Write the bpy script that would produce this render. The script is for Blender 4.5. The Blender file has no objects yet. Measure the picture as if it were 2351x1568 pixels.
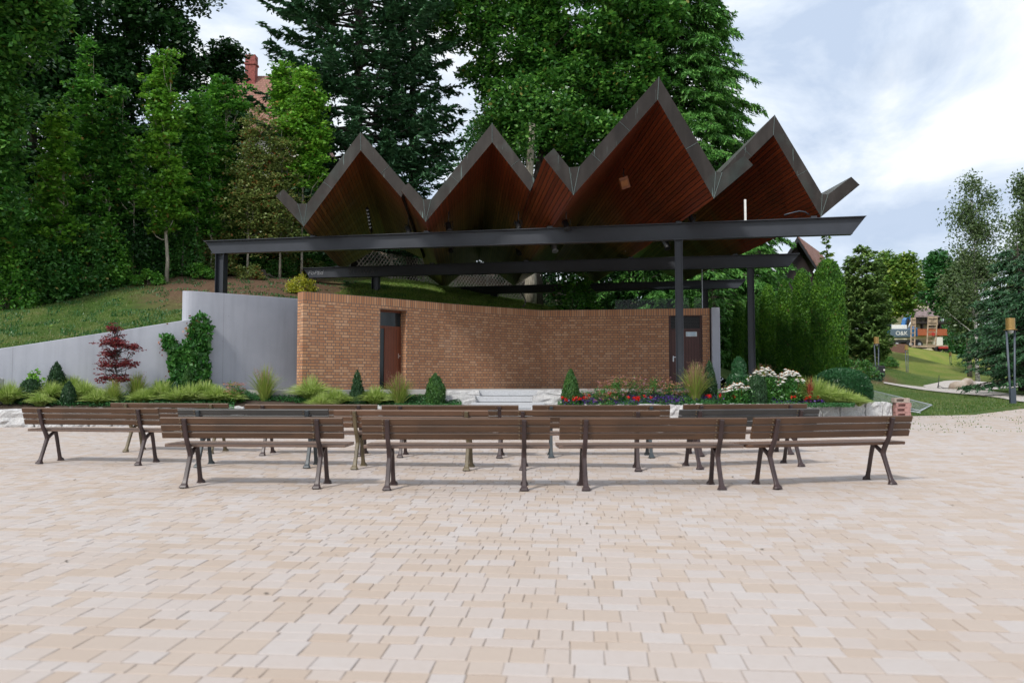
import bpy, math, random
import numpy as np
from mathutils import Vector, Matrix
R = np.random.default_rng(7)
random.seed(7)
PI = math.pi
scene = bpy.context.scene
COL = scene.collection

# ------------------------------------------------------------------ camera
FPX, CU, CV, HORIZ = 1828.0, 1175.5, 784.0, 877.0
TH = math.atan((HORIZ-CV)/FPX)
CAM = np.array([0.0, 0.0, 1.34])
SL = 0.0148                       # the plaza rises gently towards the stage
def ray(u, v):
    xc, yc = (u-CU)/FPX, (CV-v)/FPX
    return np.array([xc, math.cos(TH)-yc*math.sin(TH), math.sin(TH)+yc*math.cos(TH)])
def P(u, v, Y):                   # point of the photograph's (u, v) at distance Y
    r = ray(u, v); return CAM + r*(Y/r[1])
def PZ(u, v, Z):                  # ... at height Z
    r = ray(u, v); return CAM + r*((Z-CAM[2])/r[2])
def PG(u, v):                     # ... on the plaza
    r = ray(u, v); t = -CAM[2]/(r[2]-SL*r[1]); return CAM + r*t
def plaza_z(y): return SL*y
cam = bpy.data.cameras.new('camera'); co = bpy.data.objects.new('camera', cam); COL.objects.link(co)
cam.lens = 28.0; cam.sensor_width = 36.0; cam.clip_start = 0.05; cam.clip_end = 3000
co.location = CAM; co.rotation_euler = (PI/2+TH, 0, 0)
cam.dof.use_dof = True; cam.dof.focus_distance = 22.0; cam.dof.aperture_fstop = 2.0
scene.camera = co

# ------------------------------------------------------------------ materials
def hexc(h):
    h = h.lstrip('#'); c = [int(h[i:i+2], 16)/255 for i in (0, 2, 4)]
    return tuple(x/12.92 if x <= .04045 else ((x+.055)/1.055)**2.4 for x in c)+(1,)
class NT:
    def __init__(s, name):
        s.m = bpy.data.materials.new(name); s.m.use_nodes = True
        s.t = s.m.node_tree; s.n = s.t.nodes; s.n.clear()
        s.out = s.n.new('ShaderNodeOutputMaterial')
    def add(s, typ, **kw):
        nd = s.n.new('ShaderNode'+typ)
        for k, v in kw.items():
            if hasattr(nd, k) and not k.startswith('in_'): setattr(nd, k, v)
        return nd
    def link(s, a, b): s.t.links.new(a, b)
    def val(s, sock, v):
        if isinstance(v, (int, float, tuple)): sock.default_value = v
        else: s.link(v, sock)
    def mix(s, fac, a, b, bt='MIX'):
        nd = s.n.new('ShaderNodeMix'); nd.data_type = 'RGBA'; nd.blend_type = bt
        s.val(nd.inputs[0], fac); s.val(nd.inputs[6], a); s.val(nd.inputs[7], b); return nd.outputs[2]
    def math(s, op, a, b=0.0, c=0.0):
        nd = s.n.new('ShaderNodeMath'); nd.operation = op
        s.val(nd.inputs[0], a); s.val(nd.inputs[1], b); s.val(nd.inputs[2], c); return nd.outputs[0]
    def ramp(s, fac, stops, interp='LINEAR'):
        nd = s.n.new('ShaderNodeValToRGB'); cr = nd.color_ramp; cr.interpolation = interp
        while len(cr.elements) < len(stops): cr.elements.new(0.5)
        for e, (p, c) in zip(cr.elements, stops):
            e.position = p; e.color = c if len(c) == 4 else tuple(c)+(1,)
        s.link(fac, nd.inputs[0]); return nd.outputs[0]
    def coords(s, kind='Object', scale=None):
        tc = s.n.new('ShaderNodeTexCoord'); o = tc.outputs[kind]
        if scale is not None:
            mp = s.n.new('ShaderNodeMapping'); mp.inputs['Scale'].default_value = scale
            s.link(o, mp.inputs[0]); o = mp.outputs[0]
        return o
    def pos(s):
        return s.n.new('ShaderNodeNewGeometry').outputs['Position']
    def noise(s, vec, scale=5.0, detail=4.0, rough=.55, out='Fac'):
        nd = s.n.new('ShaderNodeTexNoise'); nd.inputs['Scale'].default_value = scale
        nd.inputs['Detail'].default_value = detail; nd.inputs['Roughness'].default_value = rough
        s.link(vec, nd.inputs['Vector']); return nd.outputs[0 if out == 'Fac' else 1]
    def bump(s, h, strength=.3, dist=.02):
        nd = s.n.new('ShaderNodeBump'); nd.inputs['Strength'].default_value = strength
        nd.inputs['Distance'].default_value = dist; s.link(h, nd.inputs['Height']); return nd.outputs[0]
    def principled(s, col, rough=.6, metal=0.0, normal=None, spec=.5):
        b = s.n.new('ShaderNodeBsdfPrincipled')
        s.val(b.inputs['Base Color'], col); s.val(b.inputs['Roughness'], rough)
        s.val(b.inputs['Metallic'], metal); b.inputs['Specular IOR Level'].default_value = spec
        if normal is not None: s.link(normal, b.inputs['Normal'])
        s.link(b.outputs[0], s.out.inputs[0]); return b
def simple(name, col, rough=.6, metal=0.0, var=.15, nscale=6.0, bump=0.0, spec=.5, stretch=(1, 1, 1)):
    t = NT(name); v = t.coords('Object', stretch)
    n = t.noise(v, nscale, 5)
    dark = tuple(c*(1-var*1.6) for c in col[:3])+(1,); lite = tuple(min(1, c*(1+var*1.6)) for c in col[:3])+(1,)
    c = t.ramp(n, [(.3, dark), (.7, lite)])
    nb = t.bump(t.noise(v, nscale*6, 3), bump, .01) if bump else None
    t.principled(c, rough, metal, nb, spec); return t.m
def foliage(name, cols, rough=.42, transl=.30, patch=1.2, spec=.45, odd=None, oddp=.03):
    """cols: two or three linear colours picked per leaf and drifting over the crown"""
    t = NT(name); G_ = 1.0 if any(q in name for q in ('petal', 'thuja', 'yew', 'boxwood', 'heads', 'striped', 'bank', 'red_')) else 1.4
    cols = [tuple(min(.8, x*G_) for x in c[:3])+(1,) for c in cols]
    g = t.n.new('ShaderNodeNewGeometry'); rnd = g.outputs['Random Per Island']
    n = t.noise(g.outputs['Position'], patch, 3)
    f = t.math('ADD', t.math('MULTIPLY', rnd, .55), t.math('MULTIPLY', t.math('SUBTRACT', n, .28), 1.0))
    st = [(i/(len(cols)-1), c) for i, c in enumerate(cols)]
    c = t.ramp(f, st)
    if odd:
        m = t.math('GREATER_THAN', t.math('FRACT', t.math('MULTIPLY', rnd, 37.7)), 1-oddp)
        c = t.mix(m, c, odd)
    b = t.principled(c, rough, 0, None, spec)
    tr = t.n.new('ShaderNodeBsdfTranslucent')
    c2 = t.mix(.5, c, (.16, .26, .03, 1), 'ADD') if False else c
    t.link(c2, tr.inputs[0])
    mx = t.n.new('ShaderNodeMixShader'); mx.inputs[0].default_value = transl
    t.link(b.outputs[0], mx.inputs[1]); t.link(tr.outputs[0], mx.inputs[2]); t.link(mx.outputs[0], t.out.inputs[0])
    return t.m

M = {}
def L(r, g, b): return (r, g, b, 1)
# foliage kinds
M['maple'] = foliage('maple_leaves', [L(.011, .046, .010), L(.042, .14, .02), L(.16, .33, .05)], odd=L(.22, .2, .04), oddp=.012)
M['maple_young'] = foliage('young_maple_leaves', [L(.013, .06, .012), L(.06, .19, .022), L(.20, .42, .055)], odd=L(.25, .17, .05), oddp=.01)
M['maple_bright'] = foliage('bright_maple_leaves', [L(.03, .10, .014), L(.10, .25, .022), L(.24, .42, .05)], odd=L(.3, .2, .05), oddp=.02)
M['dark_leaf'] = foliage('dark_leaves', [L(.008, .03, .009), L(.017, .058, .013), L(.04, .11, .02)])
M['birchy'] = foliage('olive_leaves', [L(.06, .10, .022), L(.13, .18, .045), L(.24, .24, .08)], odd=L(.38, .14, .05), oddp=.06)
M['birch'] = foliage('birch_leaves', [L(.035, .065, .025), L(.07, .115, .04), L(.12, .16, .06)])
M['yellowing'] = foliage('yellowing_leaves', [L(.04, .12, .02), L(.10, .19, .03), L(.26, .29, .05)])
M['park_leaf'] = foliage('park_tree_leaves', [L(.015, .065, .02), L(.035, .12, .03), L(.07, .19, .05)])
M['fir'] = foliage('fir_needles', [L(.012, .042, .019), L(.030, .088, .036), L(.075, .17, .07)], rough=.55, transl=.12)
M['hemlock'] = foliage('hemlock_needles', [L(.024, .088, .018), L(.065, .19, .032), L(.17, .35, .07)], rough=.55, transl=.2)
M['hemlock_dark'] = foliage('dark_hemlock_needles', [L(.012, .045, .018), L(.026, .080, .03), L(.055, .125, .045)], rough=.55, transl=.15)
M['thuja'] = foliage('thuja_sprays', [L(.010, .055, .006), L(.05, .16, .012), L(.20, .42, .028)], rough=.6, transl=.2, patch=1.0, odd=L(.16, .1, .04), oddp=.01)
M['cypress'] = foliage('cypress_sprays', [L(.035, .08, .018), L(.085, .16, .035), L(.17, .25, .06)], rough=.6, transl=.2, patch=.5)
M['bank_blade_painted_sun'] = foliage('bank_grass_painted_sun', [L(.12, .24, .03), L(.22, .36, .055), L(.40, .42, .13)], transl=.3, patch=.7)  # lighter blades: sunlight on the bank put into the colour
M['yew'] = foliage('yew_needles', [L(.010, .038, .014), L(.02, .065, .02), L(.04, .10, .03)], rough=.5, transl=.1, patch=4)
M['yew_green'] = foliage('young_yew_needles', [L(.02, .07, .015), L(.04, .12, .022), L(.09, .20, .03)], rough=.5, transl=.15, patch=4)
M['box'] = foliage('boxwood_leaves', [L(.012, .06, .022), L(.022, .095, .03), L(.045, .15, .05)], rough=.4, transl=.12, patch=3)
M['redmaple'] = foliage('red_maple_leaves', [L(.10, .016, .022), L(.20, .03, .035), L(.34, .07, .07)], transl=.35, patch=3, odd=L(.10, .09, .03), oddp=.05)
M['vine'] = foliage('vine_leaves', [L(.014, .065, .014), L(.035, .13, .022), L(.09, .21, .04)], rough=.35, transl=.25, patch=2)
M['vine_red'] = foliage('reddened_vine_leaves', [L(.12, .03, .02), L(.2, .07, .03), L(.12, .17, .04)], rough=.4, transl=.25, patch=2)
M['grass_yellow'] = foliage('striped_grass_blades', [L(.15, .26, .04), L(.36, .48, .11), L(.66, .72, .34)], transl=.3, patch=3)
M['grass_tall'] = foliage('switchgrass_blades', [L(.10, .16, .03), L(.2, .27, .05), L(.33, .30, .10)], transl=.3, patch=3)
M['grass_plume'] = foliage('switchgrass_plumes', [L(.16, .07, .05), L(.25, .13, .09), L(.3, .2, .14)], transl=.3, patch=3)
M['grass_red'] = foliage('red_grass_blades', [L(.2, .02, .02), L(.33, .06, .04), L(.24, .12, .06)], transl=.3, patch=3)
M['shrub'] = foliage('shrub_leaves', [L(.02, .075, .014), L(.045, .14, .025), L(.10, .22, .04)], patch=2, odd=L(.3, .25, .05), oddp=.02)
M['shrub_yellow'] = foliage('yellow_shrub_leaves', [L(.12, .17, .02), L(.3, .32, .03), L(.5, .45, .04)], patch=2)
M['groundcover'] = foliage('ground_cover_leaves', [L(.012, .06, .018), L(.03, .11, .03), L(.06, .17, .05)], patch=3)
M['lawn_blade'] = foliage('lawn_blades', [L(.025, .065, .010), L(.06, .12, .017), L(.14, .18, .04)], transl=.25, patch=.7, odd=L(.3, .26, .12), oddp=.08)
M['spirea_head'] = foliage('faded_spirea_heads', [L(.28, .12, .06), L(.42, .21, .11), L(.5, .3, .18)], patch=6, odd=L(.6, .25, .35), oddp=.14)
M['pink'] = foliage('pink_petals', [L(.55, .22, .32), L(.7, .4, .5)], patch=6)
M['purple'] = foliage('purple_petals', [L(.05, .01, .16), L(.09, .02, .26), L(.14, .04, .34)], patch=6)
M['red_petal'] = foliage('red_petals', [L(.6, .008, .006), L(.8, .02, .01)], patch=6)
M['white_petal'] = foliage('white_petals', [L(.82, .84, .70), L(.88, .88, .82)], patch=6)
M['cone_orange'] = simple('coneflower_cone', L(.22, .09, .015), .8)
M['bark'] = simple('bark', L(.10, .085, .065), .9, var=.35, nscale=5, bump=.5, stretch=(3, 3, .6))
M['bark_pale'] = simple('pale_bark', L(.32, .29, .23), .85, var=.3, nscale=5, bump=.4, stretch=(3, 3, .8))
M['bark_dark'] = simple('dark_bark', L(.05, .04, .032), .9, var=.35, nscale=5, bump=.5, stretch=(3, 3, .6))
t = NT('birch_bark'); v = t.coords('Object', (1, 1, 6)); c = t.ramp(t.noise(v, 3, 5), [(.42, L(.04, .035, .03)), (.5, L(.45, .43, .4)), (.7, L(.62, .6, .57))])
t.principled(c, .8); M['bark_birch'] = t.m
# steel, copper, wood, concrete
M['steel'] = simple('dark_grey_steel_paint', L(.028, .032, .042), .42, var=.12, nscale=1.5, spec=.5)
M['steel_light'] = simple('grey_steel_paint', L(.06, .075, .10), .45, var=.12, nscale=2)
t = NT('aged_copper_fascia'); v = t.coords('Object')
n1 = t.noise(t.coords('Object', (1, 1, .25)), 3.2, 6); n2 = t.noise(v, .9, 4)
c = t.ramp(n1, [(.25, L(.012, .009, .008)), (.5, L(.024, .019, .016)), (.8, L(.048, .041, .037))])
c = t.mix(t.math('MULTIPLY', t.ramp(n2, [(.55, L(0, 0, 0)), (.75, L(1, 1, 1))]), .35), c, L(.06, .10, .09))
n3 = t.noise(t.coords('Object', (6, 6, .5)), 2.2, 6)
c = t.mix(t.math('MULTIPLY', t.ramp(n3, [(.66, L(0, 0, 0)), (.74, L(1, 1, 1))]), .5), c, L(.25, .38, .36))
t.principled(c, .6, .1, t.bump(t.noise(v, 2.5, 3), .15, .03), .35); M['copper'] = t.m
t = NT('copper_seam'); t.principled(L(.10, .13, .125), .6, .2); M['copper_seam'] = t.m
t = NT('roof_sheet'); t.principled(t.ramp(t.noise(t.coords('Object'), 1.5, 5), [(.3, L(.05, .045, .04)), (.7, L(.13, .14, .13))]), .5, .3); M['roof_sheet'] = t.m
# stained soffit boards: UV.y in metres across the boards
t = NT('stained_wood_boards'); uv = t.coords('UV')
sp = t.n.new('ShaderNodeSeparateXYZ'); t.link(uv, sp.inputs[0])
bx_ = t.math('DIVIDE', sp.outputs[1], .125); fr = t.math('FRACT', bx_); fl = t.math('FLOOR', bx_)
wn = t.n.new('ShaderNodeTexWhiteNoise'); wn.noise_dimensions = '1D'; t.link(fl, wn.inputs['W'])
c = t.ramp(wn.outputs['Value'], [(0, L(.125, .022, .007)), (.5, L(.165, .030, .009)), (1, L(.21, .040, .011))])
mp = t.n.new('ShaderNodeMapping'); mp.inputs['Scale'].default_value = (1.2, 18, 1); t.link(uv, mp.inputs[0])
c = t.mix(t.math('MULTIPLY', t.noise(mp.outputs[0], 2, 5), .45), c, L(.055, .012, .004))
# boards turn olive towards the rear and left of the roof
w = t.n.new('ShaderNodeMapRange'); w.inputs['From Min'].default_value = 24.9; w.inputs['From Max'].default_value = 29.5; pp = t.n.new('ShaderNodeSeparateXYZ'); t.link(t.pos(), pp.inputs[0])
t.link(t.math('ADD', t.math('ADD', pp.outputs[1], t.math('MULTIPLY', pp.outputs[0], -.35)), t.math('MULTIPLY', t.noise(uv, .7, 3), 1.2)), w.inputs['Value'])
c = t.mix(t.math('MULTIPLY', w.outputs[0], .75), c, t.ramp(wn.outputs['Value'], [(0, L(.10, .075, .022)), (1, L(.24, .19, .06))]))
gr = t.math('LESS_THAN', t.math('ABSOLUTE', t.math('SUBTRACT', fr, .5)), .41)
c = t.mix(gr, L(.012, .004, .002), c)
sm = t.ramp(t.math('ABSOLUTE', t.math('SUBTRACT', fr, .5)), [(.40, L(1, 1, 1)), (.48, L(0, 0, 0))])
t.principled(c, .36, 0, t.bump(sm, .7, .012), .5); M['soffit'] = t.m
def concrete(name, a, b):
    t = NT(name); v = t.coords('Object')
    n = t.noise(v, .8, 6); st = t.noise(t.coords('Object', (3.5, 3.5, .3)), 1.1, 6)
    c = t.ramp(n, [(.3, a), (.7, b)])
    c = t.mix(t.math('MULTIPLY', t.ramp(st, [(.46, L(0, 0, 0)), (.72, L(1, 1, 1))]), .34), c, tuple(x*.62 for x in a[:3])+(1,))
    vo = t.n.new('ShaderNodeTexVoronoi'); vo.inputs['Scale'].default_value = 3.2; t.link(v, vo.inputs['Vector'])
    c = t.mix(t.math('MULTIPLY', t.math('LESS_THAN', vo.outputs['Distance'], .035), .6), c, L(.12, .12, .13))
    sx_ = t.n.new('ShaderNodeSeparateXYZ'); t.link(t.pos(), sx_.inputs[0]); jn = t.math('LESS_THAN', t.math('ABSOLUTE', t.math('SUBTRACT', t.math('FRACT', t.math('DIVIDE', sx_.outputs[0], 2.35)), .5)), .003)
    c = t.mix(t.math('MULTIPLY', jn, .35), c, L(.16, .16, .18))
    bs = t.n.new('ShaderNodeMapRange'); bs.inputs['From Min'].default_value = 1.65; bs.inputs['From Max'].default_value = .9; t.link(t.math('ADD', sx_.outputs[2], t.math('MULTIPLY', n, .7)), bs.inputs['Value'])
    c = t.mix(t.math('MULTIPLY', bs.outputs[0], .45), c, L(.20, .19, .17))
    t.principled(c, .8, 0, t.bump(t.noise(v, 14, 5), .25, .01)); return t.m
M['concrete'] = concrete('board_marked_concrete', L(.36, .375, .43), L(.45, .465, .52))
M['concrete_warm'] = concrete('floor_concrete', L(.33, .32, .31), L(.45, .44, .42))
t = NT('rough_granite'); v = t.coords('Object')
n = t.noise(v, 26, 6, .7); n2 = t.noise(v, 3, 4); 
c = t.ramp(n, [(.34, L(.16, .16, .17)), (.45, L(.46, .46, .46)), (.68, L(.66, .66, .66))])
c = t.mix(.5, c, t.ramp(n2, [(.3, L(.35, .34, .34)), (.7, L(.62, .61, .60))]))
t.principled(c, .85, 0, t.bump(t.noise(v, 9, 6, .7), .8, .05)); M['granite'] = t.m
t = NT('sawn_granite'); n = t.noise(t.coords('Object'), 60, 4, .8)
t.principled(t.ramp(n, [(.35, L(.26, .27, .29)), (.5, L(.46, .47, .49)), (.65, L(.56, .57, .58))]), .7); M['granite_sawn'] = t.m
t = NT('boulder_stone'); v = t.coords('Object')
t.principled(t.ramp(t.noise(v, 1.6, 6), [(.3, L(.22, .17, .13)), (.5, L(.38, .31, .25)), (.7, L(.46, .42, .38))]), .9, 0, t.bump(t.noise(v, 4, 6), .8, .08)); M['boulder'] = t.m
# brick: UV in metres
def brick(name, soldier=False):
    t = NT(name); uv = t.coords('UV')
    b = t.n.new('ShaderNodeTexBrick'); t.link(uv, b.inputs['Vector'])
    b.inputs['Scale'].default_value = 1.0
    b.inputs['Mortar Size'].default_value = .0095; b.inputs['Mortar Smooth'].default_value = .15; b.inputs['Bias'].default_value = 0
    if soldier:
        b.inputs['Brick Width'].default_value = .083; b.inputs['Row Height'].default_value = .245; b.offset = 0; b.squash = 1
    else:
        b.inputs['Brick Width'].default_value = .25; b.inputs['Row Height'].default_value = .0833
        b.offset = .25; b.offset_frequency = 2; b.squash = 2.0; b.squash_frequency = 2
        b.inputs['Brick Width'].default_value = .125
    b.inputs['Color1'].default_value = L(0, 0, 0); b.inputs['Color2'].default_value = L(1, 1, 1); b.inputs['Mortar'].default_value = L(.5, .5, .5)
    rnd = b.outputs['Color']
    nz = t.noise(uv, 1.1, 4); nf = t.noise(uv, 40, 4, .7)
    f = t.math('ADD', t.math('MULTIPLY', rnd, .62), t.math('MULTIPLY', nz, .42))
    c = t.ramp(f, [(.10, L(.36, .155, .075)), (.35, L(.44, .205, .10)), (.62, L(.50, .25, .125)), (.85, L(.57, .32, .18)), (1.0, L(.66, .45, .29))])
    c = t.mix(t.math('MULTIPLY', t.ramp(nf, [(.55, L(0, 0, 0)), (.8, L(1, 1, 1))]), .45), c, L(.16, .10, .07))
    c = t.mix(b.outputs['Fac'], c, L(.13, .11, .10))
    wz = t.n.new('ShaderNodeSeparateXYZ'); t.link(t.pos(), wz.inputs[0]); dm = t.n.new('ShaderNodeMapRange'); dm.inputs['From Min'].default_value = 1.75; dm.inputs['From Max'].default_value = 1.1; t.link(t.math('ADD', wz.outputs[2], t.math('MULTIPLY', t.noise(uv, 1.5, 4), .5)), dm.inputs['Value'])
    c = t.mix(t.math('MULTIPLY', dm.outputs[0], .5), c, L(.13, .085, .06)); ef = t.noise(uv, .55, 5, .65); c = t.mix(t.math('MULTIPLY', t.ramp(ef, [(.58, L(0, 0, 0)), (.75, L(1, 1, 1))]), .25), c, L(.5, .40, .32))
    inv = t.math('SUBTRACT', 1.0, b.outputs['Fac'])
    t.principled(c, .85, 0, t.bump(inv, .8, .01)); return t.m
M['brick'] = brick('tan_clay_brick'); M['brick_soldier'] = brick('soldier_course_brick', True)
# doors
t = NT('brown_plank_door'); uv = t.coords('UV'); sp = t.n.new('ShaderNodeSeparateXYZ'); t.link(uv, sp.inputs[0])
fr = t.math('FRACT', t.math('DIVIDE', sp.outputs[0], .095)); e = t.math('ABSOLUTE', t.math('SUBTRACT', fr, .5))
g = t.math('LESS_THAN', e, .46)
c = t.mix(t.math('MULTIPLY', t.noise(t.coords('Object', (4, 4, .6)), 3, 5), .5), L(.085, .028, .022), L(.05, .016, .013))
c = t.mix(g, L(.015, .006, .005), c); t.principled(c, .5, 0, t.bump(g, .6, .01)); M['door'] = t.m
t = NT('stained_wood_door'); uv = t.coords('UV'); sp = t.n.new('ShaderNodeSeparateXYZ'); t.link(uv, sp.inputs[0])
fr = t.math('FRACT', t.math('DIVIDE', sp.outputs[0], .1)); g = t.math('LESS_THAN', t.math('ABSOLUTE', t.math('SUBTRACT', fr, .5)), .46)
c = t.mix(t.noise(t.coords('Object', (4, 4, .5)), 4, 5), L(.21, .055, .02), L(.10, .024, .01)); c = t.mix(g, L(.03, .01, .005), c)
t.principled(c, .5); M['door_red'] = t.m
M['door_frame'] = simple('brown_frame_paint', L(.06, .02, .016), .5)
M['black'] = simple('matt_black', L(.008, .008, .009), .5)
M['plastic_dark'] = simple('dark_plastic', L(.02, .021, .023), .5)
M['steel_bright'] = simple('brushed_steel', L(.6, .6, .62), .3, .8)
M['galv'] = simple('galvanised_steel', L(.52, .55, .6), .45, .5)
M['glass_dark'] = None
t = NT('dark_glass'); t.principled(L(.016, .022, .025), .12, 0, None, .5); M['glass_dark'] = t.m
t = NT('clear_glass'); g_ = t.n.new('ShaderNodeBsdfTransparent'); g_.inputs[0].default_value = L(.8, .84, .83)
gl = t.n.new('ShaderNodeBsdfGlossy'); gl.inputs['Roughness'].default_value = .03; fre = t.n.new('ShaderNodeFresnel'); fre.inputs[0].default_value = 1.5
mx = t.n.new('ShaderNodeMixShader'); mx.inputs[0].default_value = .012; t.link(g_.outputs[0], mx.inputs[1]); t.link(gl.outputs[0], mx.inputs[2]); t.link(mx.outputs[0], t.out.inputs[0]); M['glass'] = t.m
M['white'] = simple('white_paint', L(.75, .75, .73), .6, var=.08)
M['sign_blue'] = simple('pale_blue_print', L(.25, .45, .62), .5)
M['chalk'] = simple('chalk_marks', L(.28, .29, .31), .9)
M['chalk_dim'] = simple('faint_scratches', L(.085, .088, .095), .9)
# benches
def benchwood(name, a, b):
    t = NT(name); v = t.coords('Object', (.5, 10, 10))
    n = t.noise(v, 3, 6, .65); n2 = t.noise(t.coords('Object'), 1.6, 4)
    c = t.ramp(n, [(.3, a), (.7, b)]); c = t.mix(t.math('MULTIPLY', t.ramp(n2, [(.5, L(0, 0, 0)), (.8, L(1, 1, 1))]), .4), c, tuple(x*1.7 for x in b[:3])+(1,))
    nw = t.noise(t.coords('Object', (1, 25, 25)), 2.5, 6, .75)
    c = t.mix(t.math('MULTIPLY', t.ramp(nw, [(.68, L(0, 0, 0)), (.74, L(1, 1, 1))]), .55), c, L(.35, .25, .18))
    t.principled(c, .5, 0, t.bump(n, .3, .004), .5); return t.m
M['slat_brown'] = benchwood('brown_bench_slats', L(.048, .025, .013), L(.105, .052, .026))
M['slat_warm'] = benchwood('warm_brown_bench_slats', L(.09, .045, .025), L(.15, .078, .045))
M['slat_dark'] = benchwood('charcoal_bench_slats', L(.028, .027, .026), L(.05, .048, .046))
M['slat_top'] = benchwood('worn_seat_slats', L(.12, .075, .055), L(.2, .135, .105))
M['iron_brown'] = simple('dark_brown_cast_iron', L(.040, .024, .024), .42, var=.25)
M['iron_khaki'] = simple('khaki_cast_iron', L(.11, .085, .045), .5, var=.25)
M['iron_grey'] = simple('blue_grey_cast_iron', L(.035, .045, .052), .45, var=.25)
M['brass'] = simple('brass_bolts', L(.17, .12, .07), .5, .2)
# ground
def pavers(name, island=True):
    t = NT(name); g = t.n.new('ShaderNodeNewGeometry'); pos = g.outputs['Position']
    if island: rnd = g.outputs['Random Per Island']
    big = t.noise(pos, .16, 3); 
    if island: f = t.math('ADD', t.math('MULTIPLY', rnd, .60), t.math('MULTIPLY', t.math('SUBTRACT', big, .35), .5))
    else: f = t.noise(pos, 4, 4)
    c = t.ramp(f, [(.0, L(.41, .325, .262)), (.22, L(.44, .365, .31)), (.45, L(.45, .392, .36)), (.65, L(.46, .415, .393)), (.85, L(.48, .452, .437)), (1.0, L(.54, .525, .515))])
    n = t.noise(pos, 18, 5, .7); c = t.mix(t.math('MULTIPLY', t.ramp(n, [(.45, L(0, 0, 0)), (.8, L(1, 1, 1))]), .22), c, L(.36, .29, .24))
    n2 = t.noise(pos, .6, 5, .6); c = t.mix(t.math('MULTIPLY', t.ramp(n2, [(.48, L(0, 0, 0)), (.75, L(1, 1, 1))]), .30), c, L(.36, .30, .26))
    t.principled(c, .75, 0, t.bump(n, .25, .004), .35); return t.m
M['paver'] = pavers('mixed_sandstone_pavers')
t = NT('joint_sand'); n = t.noise(t.pos(), 3, 5); t.principled(t.ramp(n, [(.4, L(.27, .22, .18)), (.64, L(.32, .27, .22)), (.74, L(.09, .12, .035))]), .95); M['joint'] = t.m
t = NT('pale_path_paving'); n = t.noise(t.pos(), 2.5, 6, .7); t.principled(t.ramp(n, [(.3, L(.38, .34, .31)), (.7, L(.52, .48, .45))]), .85); M['path'] = t.m
t = NT('asphalt'); n = t.noise(t.pos(), 2.5, 6, .7); t.principled(t.ramp(n, [(.3, L(.16, .16, .17)), (.7, L(.24, .24, .25))]), .85); M['asphalt'] = t.m
t = NT('bark_mulch_soil'); n = t.noise(t.pos(), 9, 6, .7); t.principled(t.ramp(n, [(.3, L(.03, .02, .014)), (.6, L(.07, .045, .03)), (.8, L(.14, .09, .06))]), .95, 0, t.bump(n, .8, .03)); M['soil'] = t.m
t = NT('grassy_ground'); pos = t.pos()
sp = t.n.new('ShaderNodeSeparateXYZ'); t.link(pos, sp.inputs[0])
n1 = t.noise(pos, .35, 4); n2 = t.noise(pos, 3, 6, .7); n3 = t.noise(pos, 14, 5, .7)
gr = t.ramp(t.math('ADD', t.math('MULTIPLY', n2, .5), t.math('MULTIPLY', n1, .5)), [(.3, L(.022, .05, .010)), (.45, L(.05, .095, .016)), (.56, L(.085, .115, .028)), (.68, L(.15, .11, .06))])
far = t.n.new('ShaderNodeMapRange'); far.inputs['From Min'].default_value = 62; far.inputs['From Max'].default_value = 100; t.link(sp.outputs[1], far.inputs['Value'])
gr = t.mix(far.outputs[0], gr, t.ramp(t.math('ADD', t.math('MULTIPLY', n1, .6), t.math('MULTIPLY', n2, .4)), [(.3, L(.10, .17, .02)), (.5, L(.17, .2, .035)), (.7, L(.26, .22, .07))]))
soil = t.ramp(n3, [(.3, L(.06, .035, .02)), (.55, L(.13, .08, .05)), (.75, L(.22, .15, .10))])
# bare earth under the wood (band of the hillside) and below the cypress
def box_mask(cx, cy, rx, ry):
    a = t.math('DIVIDE', t.math('SUBTRACT', sp.outputs[0], cx), rx); b = t.math('DIVIDE', t.math('SUBTRACT', sp.outputs[1], cy), ry)
    d = t.math('ADD', t.math('MULTIPLY', a, a), t.math('MULTIPLY', b, b))
    mr = t.n.new('ShaderNodeMapRange'); mr.inputs['From Min'].default_value = 1.5; mr.inputs['From Max'].default_value = .6
    t.link(t.math('ADD', d, t.math('MULTIPLY', t.math('SUBTRACT', n2, .5), 1.6)), mr.inputs['Value']); return mr.outputs[0]
bank_sun_paint = t.math('MULTIPLY', box_mask(-1.5, 31, 5.5, 8.5), .85)  # lighter patch: sunlight on the bank painted into the ground colour
gr = t.mix(bank_sun_paint, gr, t.ramp(n3, [(.3, L(.10, .20, .03)), (.7, L(.24, .30, .08))]))
mk = t.math('MAXIMUM', t.math('MAXIMUM', box_mask(-9.5, 29.5, 3.6, 4.2), box_mask(-18, 35.0, 12, 6.5)), t.math('MAXIMUM', box_mask(26.3, 63, 3.2, 6), box_mask(4, 53, 30, 6.5)))
c = t.mix(mk, gr, soil)
t.principled(c, .95, 0, t.bump(n3, .7, .05), .2); M['ground'] = t.m
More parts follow.
